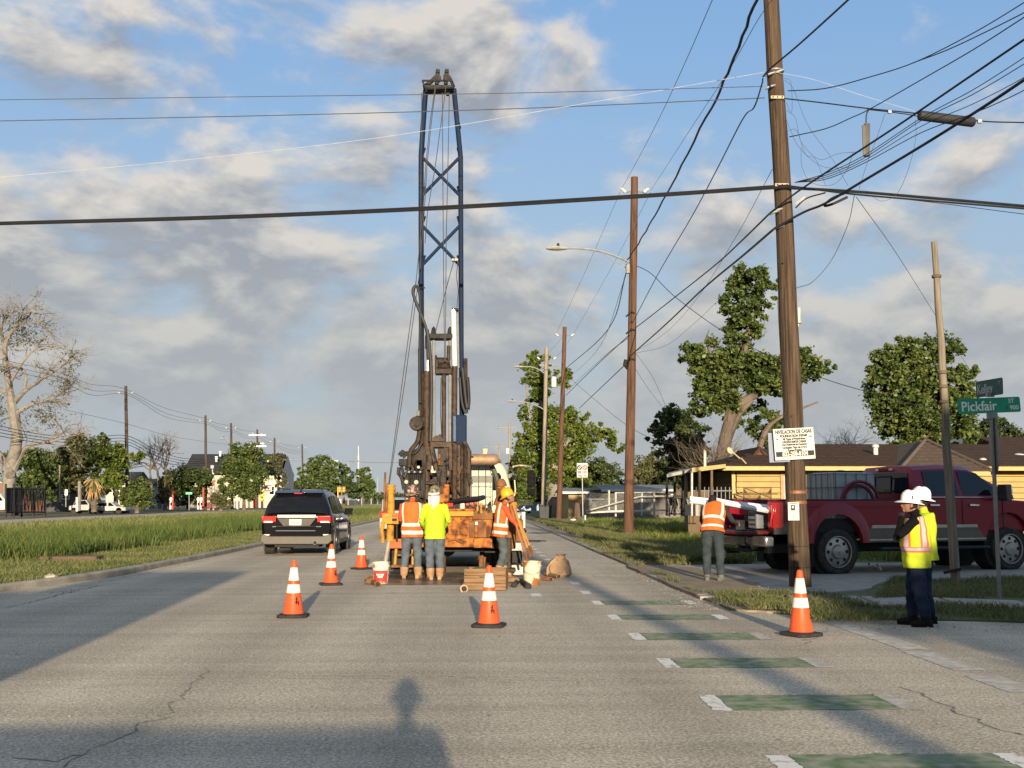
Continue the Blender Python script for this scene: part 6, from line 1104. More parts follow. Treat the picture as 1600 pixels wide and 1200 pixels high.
hz_ = thing('hose_coil', 'loop of dark hose lying on the road past the right of the truck', 'hose', tuple(G(832, 846, .02))); P('loop', BLACK, hz_, ('tube', [(.34*math.cos(i*.55)*(1-.02*i), .42*math.sin(i*.55), .02) for i in range(18)], .02, 6), world=False); P('loop', BLACK, hz_, ('tube', [(-.5, .3, .02), (0, .1, .02), (.5, .0, .02)], .02, 6), world=False)
# wet ground below the drill
P('wet_patch', mat('wet_mud', (.10, .075, .05), .35, scale=2.2, col2=(.19, .155, .115), thr=(.4, .6), detail=8), rd, ('poly', [(x, y, .0035) for x, y in ragged([(-2.0, 19.7), (.6, 19.4), (.95, 20.6), (.4, 23), (-1.9, 23)], .12, 6)]), smooth=False, world=False, kind='structure')
# the car ahead of the drilling truck and other traffic far away
c = A(594, 790, 45); t = tiny_car('silver car ahead of the drilling truck showing one red tail lamp', 636, 812, 44, 4.6, 1.6, (.35, .36, .38), R(90)); P('tail_lamp', TAILR, t, ('box', (-2.31, .74, .95), (.06, .28, .26)), ('box', (-2.31, -.74, .95), (.06, .28, .26)), world=False, bevel=.02); P('rear_window', GLASS, t, ('box', (-1.5, 0, 1.27), (.3, 1.4, .4), {'rot': (0, R(20), 0)}), world=False)
t = tiny_car('blue and white parked van behind the two poles on the right', 842, 800, 100, 5.0, 2.0, (.20, .28, .42), 0, 'parked_van', 'van'); P('body_panel', WHITE, t, ('box', (-1.2, -.93, 1.25), (1.3, .02, .5)), world=False); P('door_panel', WHITE, t, ('box', (1.0, -.93, 1.15), (.9, .02, .4)), world=False)
t = tiny_car('dark car parked along the right kerb far down the road', 815, 803, 120, 4.5, 1.5, (.03, .03, .035), R(90))
# ------------------------------------------------------------------ unseen things behind the camera
def box_truck(label, x0, x1, y0, y1, h, bx=.55):
    t = thing('box_truck', label, 'truck', ((x0+x1)/2, (y0+y1)/2, 0)); P('cargo_box', WHITE, t, ('bb', (x0, y0, .9), (x1, y1, h)), bevel=.04); P('cab', WHITE, t, ('bb', (x0+.15, y0-2.1, .5), (x1-.15, y0-.1, 2.3)), bevel=.2); P('windscreen', GLASS, t, ('bb', (x0+.3, y0-2.13, 1.4), (x1-.3, y0-2.1, 2.1)))
    for x in (x0+.2, x1-.2):
        for y in (y0-1.2, y1-1.2): P('wheel', TYRE, t, ('lathe', [(.3, -.15), (.5, -.15), (.5, .15), (.3, .15)], 18, (x, y, .5), 'X'))
    P('rear_door', WHITE, t, ('bb', (x0+.1, y1+.001, 1.0), ((x0+x1)/2-.01, y1+.03, h-.1)), ('bb', ((x0+x1)/2+.01, y1+.001, 1.0), (x1-.1, y1+.03, h-.1))); return t
box_truck('tall white box truck parked behind the viewer to the left', -5.75, -3.3, -8.3, -1.3, 4.35); box_truck('lower white box truck added behind the viewer to step the shadow edge', -9.6, -6.0, -9.0, -2.6, 3.7)  # the lower truck is added to step the cast shadow's edge
tiny_car('grey minivan stopped behind the viewer', 0, 1500, 5, 4.6, 1.85, (.2, .2, .21), R(90), 'parked_van', 'van').location = (-2.36, -3.35, 0)
tiny_car('dark estate car stopped right behind the viewer', 0, 1500, 5, 4.6, 1.9, (.05, .05, .055), R(90)).location = (-.56, -3.75, 0)  # unseen car added to widen the shadow in the foreground
pole('utility_pole', 'wooden pole standing behind the viewer', (3.9, -14, 0), (3.95, -14, 11), .20, .15, WOODP)
hb = thing('shade_house', 'unseen two storey house behind the viewer, shaped for its shade', 'house', (16, -24, 0)); P('wall', GREYW, hb, ('bb', (8.8, -30, 0), (30, -20, 8.0)), smooth=False); P('roof', DKR, hb, ('prism', [(-30.5, 8.0), (-25, 11.0), (-19.5, 8.0)], 8.6, 30.5, 'X'), smooth=False)  # unseen house, ridge height and left edge set by the shade it throws
for i in range(4): window(hb, 10+4.5*i, 11.4+4.5*i, 4.8, 6.4, -20+.06, 2, 2, WHITE, GLASS); window(hb, 10+4.5*i, 11.4+4.5*i, 1.2, 2.8, -20+.06, 2, 2, WHITE, GLASS)

tb_ = Vector((8.0, -8.5, 0)); tree('yard_tree', 'leafy tree added behind the viewer to shade the street corner', 'tree', tb_, [tb_, tb_+Vector((0, 0, 2)), tb_+Vector((.1, 0, 4))], [((8.0, -8.5, 3.2), (2.1, 2.1, 1.5)), ((7.3, -8.2, 2.8), (1.5, 1.5, 1.0)), ((8.9, -8.8, 2.9), (1.6, 1.6, 1.2)), ((9.8, -9, 3.4), (1.5, 1.5, 1.3))], 9000, .42, LEAF_A, r0=.2)  # unseen tree added for shade, crown kept low so vests stay sunlit
# ------------------------------------------------------------------ people
SKIN = mat('skin_tan', (.27, .135, .085), .55, var=.08, scale=9); JEAN = mat('grey_blue_jeans', (.055, .070, .090), .95, spec=.1, scale=5, col2=(.10, .12, .14), bump=.5, bscale=14); JEAND = mat('dark_jeans', (.008, .014, .033), .95, spec=.1, scale=5, col2=(.022, .032, .06), bump=.5, bscale=14); JEANG = mat('green_grey_jeans', (.045, .058, .06), .85, scale=5, col2=(.08, .095, .095), bump=.5, bscale=14)
SH_O = mat('orange_shirt', (.40, .065, .022), .8, var=.12, scale=4, bump=.4, bscale=12); SH_L = mat('lime_shirt', (.34, .46, .015), .75, var=.08, scale=4, bump=.5, bscale=9); SH_B = mat('black_shirt', (.005, .005, .006), .95, spec=.08, bump=.4, bscale=12); SH_G = mat('khaki_shirt', (.10, .095, .065), .85)
V_O = mat('vest_orange', (.50, .10, .014), .7, var=.10, scale=4, bump=.5, bscale=10); V_L = mat('vest_lime', (.42, .50, .02), .7, var=.08, scale=4, bump=.5, bscale=10); V_W = mat('vest_reflective', (.58, .56, .48), .5, var=.06); V_S = mat('vest_silver', (.33, .34, .35), .4, var=.08); V_P = mat('vest_coral', (.62, .13, .06), .6)
BOOT = mat('tan_boots', (.22, .12, .06), .8, scale=9, col2=(.36, .22, .12)); BOOTD = mat('dark_boots', (.012, .010, .009), .85, spec=.15); GLOVE = mat('black_gloves', (.012, .012, .013), .8); HAIR = mat('dark_hair', (.010, .008, .007), .8)
DEF = dict(pel=(0, 0, .95), waist=(0, .0, 1.10), chest=(0, .0, 1.30), sh=(0, -.01, 1.44), neck=(0, .0, 1.52), head=(0, .03, 1.645),
           hipR=(.095, 0, .92), kneeR=(.11, .025, .50), ankR=(.115, -.02, .10), hipL=(-.095, 0, .92), kneeL=(-.11, .025, .50), ankL=(-.115, -.02, .10),
           shR=(.185, -.01, 1.42), elR=(.25, -.04, 1.15), wrR=(.24, .06, .91), shL=(-.185, -.01, 1.42), elL=(-.25, -.04, 1.15), wrL=(-.24, .06, .91))
def sphere_pts(b, c, r3, M_, n=14, k=10, mod=None):
    vs = []
    for i in range(k+1):
        th = math.pi*i/k
        for j in range(n):
            ph = 2*math.pi*j/n; q = Vector((r3[0]*math.sin(th)*math.sin(ph), r3[1]*math.sin(th)*math.cos(ph), r3[2]*math.cos(th)))
            if mod: q = mod(q)
            vs.append(Vector(c)+M_ @ q)
    b.add(vs, [(i*n+j, i*n+(j+1) % n, (i+1)*n+(j+1) % n, (i+1)*n+j) for i in range(k) for j in range(n)])
def person(label, loc, heading, H, pose={}, shirt=SH_O, pants=JEAN, boot=BOOT, hand=SKIN, look=(0, 0), vest=None, hat=None, hair=True, sleeve=None, hem=.0, extra=None, girth=1.0, belly=0):
    J = {k: Vector(v) for k, v in {**DEF, **pose}.items()}; s = H/1.78; J = {k: v*s for k, v in J.items()}
    t = thing('person', label, 'person', tuple(loc), heading); b = MB(); caps = []
    def limb(pts, rs, key, n=12):
        pts = [Vector(p) for p in pts]; b.tube(pts, [r*s*girth if key != 'skin' else r*s for r in rs], n)
        for (p, q), r0, r1 in zip(zip(pts, pts[1:]), rs, rs[1:]): caps.append((p, q, r0*s, r1*s, key))
    # torso
    xr = (J['shR']-J['shL']).normalized(); xh = (J['hipR']-J['hipL']).normalized()
    def torso(k, top=True):
        sp = [J['pel']-Vector((0, 0, .10*s)), J['pel'], J['waist'], J['chest'], J['sh'], J['sh'].lerp(J['neck'], .6)]
        rr = [(.150, .105), (.172, .122), (.158, .112+belly), (.182, .125+belly*.3), (.172, .10), (.075, .07)]
        return sp, [(a*s*girth*k[0]+k[1], c*s*girth*k[0]+k[1]) for a, c in rr]
    sp, rr = torso((1, 0)); fine = catmull(sp, 4); rf = []
    for i in range(len(fine)):
        u = i/4; a = min(int(u), len(rr)-2); f = u-a; rf.append(tuple(rr[a][q]*(1-f)+rr[a+1][q]*f for q in (0, 1)))
    b.tube(fine, rf, 18, hint=tuple(xr)); hipz = J['pel'].z-.02*s
    for i in range(len(fine)-1): caps.append((fine[i], fine[i+1], sum(rf[i])/2, sum(rf[i+1])/2, 'pants' if i < 4 else 'shirt'))
    for sd in 'RL':
        h, k, a = J['hip'+sd], J['knee'+sd], J['ank'+sd]
        limb([h+Vector((0, 0, .02*s)), h.lerp(k, .35), k, k.lerp(a, .45), a.lerp(k, .06)], [.104, .103, .084, .077, .066], 'pants', 14)
        e, w = J['el'+sd], J['wr'+sd]; S_ = J['sh'+sd]
        limb([S_.lerp(J['sh'], .25), S_, S_.lerp(e, .5), e], [.07, .070, .058, .050], 'shirt'); limb([e, e.lerp(w, .4), w], [.050, .047, .034], sleeve or 'shirt')
        # hand: palm, four fingers of unequal length bent at the knuckles, thumb from the side of the palm
        d = (w-e).normalized(); inw = Vector((-1 if sd == 'R' else 1, 0, 0)); inw = (inw-d*inw.dot(d)).normalized(); sdv = d.cross(inw).normalized()
        if sdv.y < 0: sdv = -sdv
        m1 = w+d*.085*s; b.tube([w-d*.01*s, w+d*.03*s, m1], [(.030*s, .021*s), (.040*s, .018*s), (.041*s, .015*s)], 10, hint=tuple(sdv)); caps.append((w, m1, .03*s, .03*s, 'hand'))
        for q, (o_, L_) in enumerate(((.031, .070), (.011, .080), (-.010, .074), (-.030, .058))):
            p0 = m1+sdv*o_*s-d*.012*s; p1 = p0+(d*.8+inw*.35).normalized()*L_*.5*s; p2 = p1+(d*.35+inw*.9).normalized()*L_*.5*s; b.tube([p0, p1, p2], [.0105*s, .0100*s, .0085*s], 7); caps.append((p0, p2, .010*s, .010*s, 'hand'))
        p0 = w+d*.025*s+sdv*.030*s; p1 = p0+(sdv*.8+d*.6+inw*.3).normalized()*.035*s; p2 = p1+(d*.9+inw*.5).normalized()*.03*s; b.tube([p0, p1, p2], [.014*s, .0115*s, .009*s], 7); caps.append((p0, p2, .012*s, .012*s, 'hand'))
    b.tube([J['sh'].lerp(J['neck'], .2), J['neck'], J['neck'].lerp(J['head'], .55)], [.068*s, .058*s, .056*s], 12); caps.append((J['neck']-Vector((0, 0, .02*s)), J['neck'].lerp(J['head'], .5), .058*s, .056*s, 'skin'))
    MH = Matrix.Rotation(look[0], 3, 'Z') @ Matrix.Rotation(-look[1], 3, 'X'); hc = J['head']
    def face(q):
        x, y, z = q
        if z < 0: x *= 1-.22*(-z/(.118*s))**1.3; y = y*(1-.08*(-z/(.118*s))) + .012*s*(-z/(.118*s))
        return Vector((x, y, z))
    sphere_pts(b, hc, (.076*s, .096*s, .118*s), MH, 16, 12, face); caps.append((hc-Vector((0, 0, .03*s)), hc+Vector((0, 0, .02*s)), .085*s, .085*s, 'skin'))
    def hp(x, y, z): return hc+MH @ (Vector((x, y, z))*s)
    b.tube([hp(0, .088, .022), hp(0, .106, -.006), hp(0, .116, -.022), hp(0, .098, -.034)], [.010*s, .014*s, .017*s, .010*s], 8)      # nose
    b.tube([hp(-.03, .086, -.052), hp(0, .101, -.054), hp(.03, .086, -.052)], [.007*s, .011*s, .007*s], 6); b.tube([hp(0, .075, -.092), hp(0, .092, -.09)], .022*s, 8)
    for sx in (-1, 1): b.tube([hp(sx*.072, -.006, .024), hp(sx*.088, -.014, .012), hp(sx*.086, -.012, -.018), hp(sx*.074, 0, -.026)], [.010*s, .014*s, .012*s, .008*s], 8)
    o = b.build('body', [shirt, pants, SKIN, hand], t, world=False, fix=False); rm = o.modifiers.new('r', 'REMESH'); rm.mode = 'VOXEL'; rm.voxel_size = .0115*s; sm = o.modifiers.new('s', 'SMOOTH'); sm.factor = .5; sm.iterations = 3
    dg = bpy.context.evaluated_depsgraph_get(); me = bpy.data.meshes.new_from_object(o.evaluated_get(dg)); o.modifiers.clear(); old = o.data; o.data = me; bpy.data.meshes.remove(old)
    nf = len(me.polygons); cen = np.empty(nf*3, np.float32); me.polygons.foreach_get('center', cen); cen = cen.reshape(-1, 3); best = np.full(nf, 1e9); idx = np.zeros(nf, np.int32); code = {'shirt': 0, 'pants': 1, 'skin': 2, 'hand': 3}
    for (p, q, r0, r1, key) in caps:
        a = np.array(p); v = np.array(q)-a; L2 = max(1e-9, v.dot(v)); u = np.clip(((cen-a) @ v)/L2, 0, 1); dd = np.linalg.norm(cen-a-u[:, None]*v, axis=1)-(r0+(r1-r0)*u); w = dd < best; best[w] = dd[w]; idx[w] = code[key]
    me.materials.clear()
    for mm in (shirt, pants, SKIN, hand): me.materials.append(mm)
    me.polygons.foreach_set('material_index', idx); me.polygons.foreach_set('use_smooth', np.ones(nf, bool)); me.update()
    # wrinkles of the cloth come from a displacement of the surface itself
    co = np.empty(len(me.vertices)*3, np.float32); me.vertices.foreach_get('co', co); co = co.reshape(-1, 3); no = np.empty(len(me.vertices)*3, np.float32); me.vertices.foreach_get('normal', no); no = no.reshape(-1, 3)
    ph = rng.random(6)*6; z = co[:, 2]/s; low = np.clip((1.35-z)/.3, 0, 1)*np.clip((z-.12)/.1, 0, 1)
    wv = np.sin(z*42+co[:, 0]*16/s+ph[0]+1.5*np.sin(co[:, 1]*14/s+ph[1]))*.0045+np.sin(z*23-co[:, 0]*31/s+ph[2])*.0042; co += no*(wv*low*s)[:, None]; me.vertices.foreach_set('co', co.ravel()); me.update()
    # boots
    for sd in 'RL':
        a, k = J['ank'+sd], J['knee'+sd]; fd = Vector((.18 if sd == 'R' else -.18, 1, 0)).normalized(); fl = Vector((a.x, a.y, 0)) if a.z < .2*s else a-Vector((0, 0, .1*s)); g = fl.z
        bb_ = MB(); bb_.tube([a.lerp(k, .34), a.lerp(k, .33), a.lerp(k, .1), Vector((a.x, a.y, g+.07*s))], [.076*s, .084*s, .078*s, .064*s] if boot is BOOT else [.06*s, .062*s, .060*s, .056*s], 12)
        bb_.tube([Vector((a.x, a.y, g+.05*s))-fd*.075*s, Vector((a.x, a.y, g+.055*s))-fd*.03*s, Vector((a.x, a.y, g+.055*s))+fd*.06*s, Vector((a.x, a.y, g+.045*s))+fd*.14*s, Vector((a.x, a.y, g+.035*s))+fd*.19*s, Vector((a.x, a.y, g+.03*s))+fd*.205*s], [(.036*s, .045*s), (.042*s, .056*s), (.047*s, .055*s), (.050*s, .045*s), (.040*s, .034*s), (.018*s, .02*s)], 12, hint=(fd.y, -fd.x, 0))
        bo = bb_.build('boot', boot, t, world=False); P('sole', BOOTD if boot is BOOTD else mat('boot_sole', (.10, .065, .04), .9), bo, ('prism', [tuple((Vector((a.x, a.y, 0))+fd*u*s+Vector((fd.y, -fd.x, 0))*v*s)[:2]) for u, v in ((-.08, -.035), (-.03, -.045), (.06, -.046), (.14, -.052), (.20, -.03), (.20, .03), (.14, .052), (.06, .046), (-.03, .045), (-.08, .035))], g+.0, g+.022*s, 'Z'), world=False)
    if hair:
        hb_ = MB(); sphere_pts(hb_, hc, (.081*s, .10*s, .121*s), MH, 16, 12, face); hb_.v, keep = hb_.v, None
        me2 = hb_; fs = [f for f in me2.f if (lambda q: q.z > .045*s or (q.y < .01*s and q.z > -.065*s))(MH.inverted() @ (sum((Vector(me2.v[i]) for i in f), Vector())/4-hc))]; me2.f = fs; me2.m = me2.m[:len(fs)]; me2.build('hair', HAIR, t, world=False, fix=False)
    for sx in (-1, 1):
        eb = MB(); sphere_pts(eb, hp(sx*.030, .082, .014), (.012*s, .009*s, .008*s), MH, 8, 6); e_ = eb.build('eye', mat('eye_dark', (.03, .022, .018), .2), t, world=False, fix=False); P('eyebrow', HAIR, e_, ('tube', [hp(sx*.014, .094, .034), hp(sx*.032, .090, .039), hp(sx*.05, .078, .033)], .0055*s, 5), world=False)
    P('mouth', mat('lips', (.17, .055, .045), .5), t, ('tube', [hp(-.026, .090, -.053), hp(0, .108, -.054), hp(.026, .090, -.053)], .0055*s, 6), world=False)
    # hard hat
    if hat:
        m_, kind, marks = hat; hb_ = MB(); n = 24; prof = [(1.0, -.012), (1.0, .02), (.97, .055), (.85, .098), (.60, .128), (.30, .142), (.0, .146)]; vs = []
        for (r_, z) in prof:
            for j in range(n):
                q = 2*math.pi*j/n; vs.append(hp(.109*r_*math.sin(q), .130*r_*math.cos(q), .058+z*(1+.05*math.cos(2*q)*0)+(.010*(abs(math.sin(q)) < .22) if 0 < r_ < .98 else 0)))
        hb_.add(vs, [(i*n+j, i*n+(j+1) % n, (i+1)*n+(j+1) % n, (i+1)*n+j) for i in range(len(prof)-1) for j in range(n)])
        h_ = hb_.build('hard_hat', m_, t, world=False, ang=.9); bm_ = MB(); vs = []
        for k_, (r_, z) in enumerate(((.98, .052), (1.5 if kind == 'full' else 1.05, .036), (1.51 if kind == 'full' else 1.05, .030), (.98, .044))):
            for j in range(n):
                q = 2*math.pi*j/n; f = 1+.10*max(0, math.cos(q)) if kind == 'full' else 1+.42*max(0, math.cos(q))**1.5*(k_ in (1, 2)); vs.append(hp(.106*r_*f*math.sin(q), .127*r_*f*math.cos(q), z-.012*(k_ in (1, 2))*(math.cos(q)**2)))
        bm_.add(vs, [(i*n+j, i*n+(j+1) % n, (i+1)*n+(j+1) % n, (i+1)*n+j) for i in range(3) for j in range(n)]); bm_.build('brim', m_, h_, world=False)
        for (a, z, w, hh, mm, ti) in marks:
            q = R(a); c_ = hp(.1105*math.sin(q)*.985, .1315*math.cos(q)*.985, .058+z); mb_ = MB(); mb_.box((0, 0, 0), (w*s, .004, hh*s), (0, ti, 0)); M2 = MH @ Matrix.Rotation(-q+math.pi, 3, 'Z') @ Matrix.Rotation(-.35, 3, 'X'); mb_.v = [tuple(M2 @ Vector(v_)+c_) for v_ in mb_.v]; mb_.build('sticker', mm, h_, world=False)
    # vest: a shell over the torso with reflective bands
    if vest:
        base_m, band_m, edge_m, bands, zt, hemx = vest; sp2, rr2 = torso((1.06, .024*s)); sp2[0] = J['pel']-(J['waist']-J['pel']).normalized()*hemx*s; rr2[0] = tuple(q*1.02 for q in rr2[1]); N_ = 12; f2 = catmull(sp2, N_); r2 = []
        for i in range(len(f2)):
            u = i/N_; a = min(int(u), len(rr2)-2); f = u-a; f = f*f*(3-2*f); r2.append(tuple(rr2[a][q]*(1-f)+rr2[a+1][q]*f for q in (0, 1)))
        last = int(N_*4.62); f2, r2 = f2[:last], r2[:last]; vb = MB(); NN = 40; vb.tube(f2, r2, NN, caps=False, hint=tuple(xr)); K = len(f2); tot = [0]
        for a_, c_ in zip(f2, f2[1:]): tot.append(tot[-1]+(c_-a_).length)
        ms = []
        for i in range(K-1):
            u = (tot[i]+tot[i+1])/2/tot[-1]
            for j in range(NN):
                q = 360*(j+.5)/NN; m_ = 0; side = min(abs(q-c0) for c0 in (35, 145, 215, 325))
                hb2 = [bd_ for bd_ in bands if bd_[0] < u < bd_[1]]; he = [bd_ for bd_ in bands if bd_[0]-.022 < u < bd_[1]+.022]
                if hb2: m_ = 1
                elif he and edge_m is not None: m_ = 2
                elif u > bands[-1][1] and side < (12 if edge_m is None else 7): m_ = 1
                elif u > bands[-1][1] and edge_m is not None and side < 15: m_ = 2
                ms.append(m_)
        vb.m = ms
        ax = 12   # arm holes: drop the side faces high on the torso
        vo = vb.build('safety_vest', [base_m, band_m, edge_m or base_m], t, world=False, fix=False); so = vo.modifiers.new('solid', 'SOLIDIFY'); so.thickness = .006*s; so.offset = 1
        cv = np.empty(len(vo.data.vertices)*3, np.float32); vo.data.vertices.foreach_get('co', cv); cv = cv.reshape(-1, 3); a_ = np.arctan2(cv[:, 1], cv[:, 0]); wv = (np.sin(cv[:, 2]*30/s+3*a_)*.006+np.sin(a_*7+cv[:, 2]*9/s)*.007)*np.clip((1.3*s-cv[:, 2])/(.3*s), 0, 1); rad = np.linalg.norm(cv[:, :2]-np.array(J['pel'])[:2], axis=1)[:, None]+1e-6; cv[:, :2] += (cv[:, :2]-np.array(J['pel'])[:2])/rad*wv[:, None]; vo.data.vertices.foreach_set('co', cv.ravel()); vo.data.update()
    if hem:                                # loose shirt tail hanging below the waist
        sp2, rr2 = torso((1.08, .014*s)); pts = [J['pel']-Vector((0, 0, hem*s)), J['pel'], J['waist'], J['chest']]; P('shirt_tail', shirt, t, ('tube', catmull(pts, 5), [tuple((rr2[1][q] if i < 6 else (rr2[1][q]+rr2[2][q])/2) for q in (0, 1)) for i in range(16)], 26, False, None, None, tuple(xr)), world=False)
    if extra: extra(t, J, s, hp)
    return t
HATB = mat('brown_hat', (.075, .05, .04), .45, scale=18, col2=(.30, .20, .14), thr=(.5, .56), detail=3); HATC = mat('camo_hat', (.05, .05, .03), .5, scale=25, col2=(.20, .17, .10), thr=(.46, .52)); HATY = mat('yellow_hat', (.60, .30, .012), .35, var=.06); HATW = mat('white_hat', (.66, .67, .66), .3, var=.04)
OV = (V_O, V_W, None, [(.09, .185), (.32, .415)], .6, .14)
STK = mat('sticker_pale', (.5, .38, .30), .5)
person('worker in orange vest and mottled brown hard hat with his back turned', G(643, 905), R(-4), 1.74, dict(elR=(.235, .02, 1.17), wrR=(.17, .22, 1.06), elL=(-.235, .02, 1.17), wrL=(-.17, .22, 1.06), ankR=(.13, -.03, .10), ankL=(-.15, .0, .10), kneeL=(-.125, .03, .5), head=(.015, .05, 1.635)), SH_O, JEAN, BOOT, SKIN, (R(-25), R(-12)), OV, (HATB, 'full', [(190, .05, .05, .035, STK, 0)]))
def scarf(t, J, s, hp):
    b = MB(); prof = [(.122, .075), (.142, .03), (.145, -.05), (.152, -.13), (.155, -.21), (.12, -.28)]; n = 16; vs = []
    for i, (r_, z) in enumerate(prof):
        for j in range(n):
            q = math.pi*(.62+.90*j/(n-1)) ; k = 1+.10*math.sin(j*1.7+i)*(i > 1); vs.append(hp(r_*k*math.sin(q)*(1-.07*i), r_*1.2*k*math.cos(q)-.012*i*.6, z+(.02*math.sin(j*1.1) if i == 5 else 0)))
    b.add(vs, [(i*n+j, i*n+j+1, (i+1)*n+j+1, (i+1)*n+j) for i in range(len(prof)-1) for j in range(n-1)]); o = b.build('neck_cloth', mat('white_cloth', (.58, .56, .50), .85, bump=.6, bscale=12), t, world=False, fix=False); so = o.modifiers.new('solid', 'SOLIDIFY'); so.thickness = .008
    P('hat_band', HAIR, t, ('tube', [hp(.09*math.sin(q/8), .12*math.cos(q/8), .066) for q in range(20, 32)], .009, 5), world=False)
person('worker in a lime shirt with a white cloth hanging from his camouflage hard hat', G(679, 907), R(5), 1.72, dict(elR=(.265, -.03, 1.16), wrR=(.20, .16, 1.02), elL=(-.265, -.03, 1.16), wrL=(-.20, .16, 1.02), ankR=(.10, -.01, .1), ankL=(-.08, -.02, .1), kneeL=(-.095, .02, .5), kneeR=(.10, .02, .5), head=(0, .045, 1.64)), SH_L, JEAN, BOOT, SKIN, (R(-22), R(-10)), None, (HATC, 'full', []), hem=.15, extra=scarf, girth=1.04)
person('worker in orange vest and yellow hard hat reaching for the tool poles', G(782, 902), R(-86), 1.72, dict(waist=(0, .015, 1.10), chest=(0, .04, 1.29), sh=(0, .05, 1.42), neck=(0, .09, 1.49), head=(0, .16, 1.60), shR=(.185, .06, 1.40), elR=(.21, .22, 1.14), wrR=(.14, .42, .96), shL=(-.185, .06, 1.40), elL=(-.2, .25, 1.15), wrL=(-.10, .44, .97), kneeR=(.11, .06, .50), ankR=(.12, -.06, .10), kneeL=(-.1, .10, .5), ankL=(-.12, .06, .1)), SH_O, JEANG, BOOT, GLOVE, (0, R(-22)), OV, (HATY, 'full', []))
def bent():
    return dict(pel=(0, 0, .93), waist=(0, .05, 1.07), chest=(.0, .15, 1.23), sh=(.0, .22, 1.35), neck=(-.02, .28, 1.41), head=(-.05, .36, 1.47), shR=(.19, .21, 1.33), elR=(.30, .38, 1.10), wrR=(.36, .62, 1.04), shL=(-.18, .20, 1.33), elL=(-.26, .36, 1.08), wrL=(-.10, .58, 1.02), hipR=(.095, -.03, .9), hipL=(-.095, -.03, .9), kneeR=(.12, .0, .5), kneeL=(-.12, .02, .5), ankR=(.14, -.03, .1), ankL=(-.11, -.02, .1))
person('worker in orange vest bending over the lowered tailgate of the pickup', G(1115, 909, .03), R(-22), 1.76, bent(), mat('charcoal_shirt', (.03, .03, .03), .95, spec=.1), mat('slate_jeans', (.022, .030, .036), .95, scale=5, col2=(.045, .056, .062), spec=.1, bump=.5, bscale=14), mat('grey_shoes', (.10, .10, .09), .8), SKIN, (0, R(-35)), (V_O, V_W, None, [(.14, .22), (.40, .48)], .6, .04), None)
LV = (V_L, V_S, V_P, [(.335, .40)], .6, .16)
HM_ = [(100, .045, .018, .05, mat('decal_navy', (.02, .03, .06), .4), R(20)), (130, .05, .07, .012, STEEL, 0)]
person('nearer man in lime vest and white hard hat with gloved hand at his chin', G(1436, 978, .0), R(68), 1.56, dict(shL=(-.19, .0, 1.42), elL=(-.24, .22, 1.22), wrL=(-.03, .17, 1.47), elR=(.22, .18, 1.20), wrR=(-.04, .26, 1.19), ankR=(.10, .08, .1), kneeR=(.10, .06, .5), ankL=(-.12, -.10, .1), kneeL=(-.11, -.02, .5), head=(0, .055, 1.64)), SH_B, JEAND, BOOTD, GLOVE, (R(4), R(-6)), LV, (HATW, 'full', [(85, .05, .016, .05, MATS['decal_navy'], R(15)), (118, .05, .07, .010, STEEL, R(-4)), (262, .05, .016, .05, MATS['decal_navy'], 0)]), girth=1.13, belly=.035, extra=lambda t, J, s, hp: (P('safety_glasses', mat('glasses_cream', (.5, .42, .33), .4), t, ('tube', [hp(.082, -.05, .03), hp(.086, .03, .045), hp(.06, .092, .035)], .006, 5), world=False), P('key_ring', STEEL, t, ('tube', [(.185*s, -.02, .92*s), (.20*s, -.01, .84*s), (.19*s, .02, .78*s)], .012, 5), ('box', (.20*s, .0, .86*s), (.02, .05, .07)), world=False)))
person('farther man in lime shirt and white hard hat standing behind the other', G(1450, 973, .0), R(68), 1.60, dict(ankR=(.10, .04, .1), ankL=(-.10, -.04, .1), elR=(.24, .06, 1.18), wrR=(.12, .22, 1.10), elL=(-.24, .06, 1.18), wrL=(-.10, .22, 1.10)), SH_L, JEAND, BOOTD, SKIN, (R(-10), R(-6)), (V_L, V_L, None, [(.335, .40)], .6, .10), (HATW, 'full', [(80, .04, .02, .05, MATS['decal_navy'], 0), (140, .06, .05, .012, MATS['decal_navy'], 0)]))
person('photographer standing behind the viewpoint holding up a phone', (.0, -.42, 0), 0, 1.66, dict(elR=(.25, .10, 1.13), wrR=(.10, .28, 1.36), elL=(-.25, .10, 1.13), wrL=(-.10, .28, 1.36)), SH_G, JEAND, BOOTD, SKIN, (0, 0), None, (HATW, 'full', []), girth=1.1)
# ------------------------------------------------------------------ the drilling truck
RY = 22.0
ORG = mat('rusty_orange_paint', (.40, .14, .032), .8, spec=.15, scale=6.5, col2=(.085, .034, .015), thr=(.40, .62), detail=10, bump=.5, bscale=18); YELO = mat('yellow_orange_paint', (.40, .20, .024), .65, spec=.2, scale=6, col2=(.20, .08, .02), thr=(.50, .68), detail=8, bump=.3, bscale=14)
BLUE = mat('mast_blue', (.011, .022, .050), .7, 0, scale=5, col2=(.020, .025, .036), thr=(.5, .75), detail=6, spec=.1); GREASE = mat('greasy_steel', (.012, .010, .009), .6, 0, spec=.2, scale=9, col2=(.050, .032, .020), detail=8, bump=.4, bscale=20); BRN = mat('brown_steel', (.020, .014, .010), .6, 0, spec=.2, scale=9, col2=(.075, .046, .028), detail=8, bump=.3); CREAM = mat('cream_cab', (.50, .44, .29), .45, var=.06, scale=2, coat=.2); ROD = mat('chrome_rod', (.8, .8, .78), .25, .5, var=.03); CAB_ = mat('steel_cable', (.07, .065, .06), .5, .4); HOSE = mat('black_hose', (.018, .018, .018), .5)
rg = thing('drilling_truck', 'rusty orange drilling truck with a tall blue lattice mast raised over the road', 'drilling truck', (A(697, 781, RY).x, RY, 0))
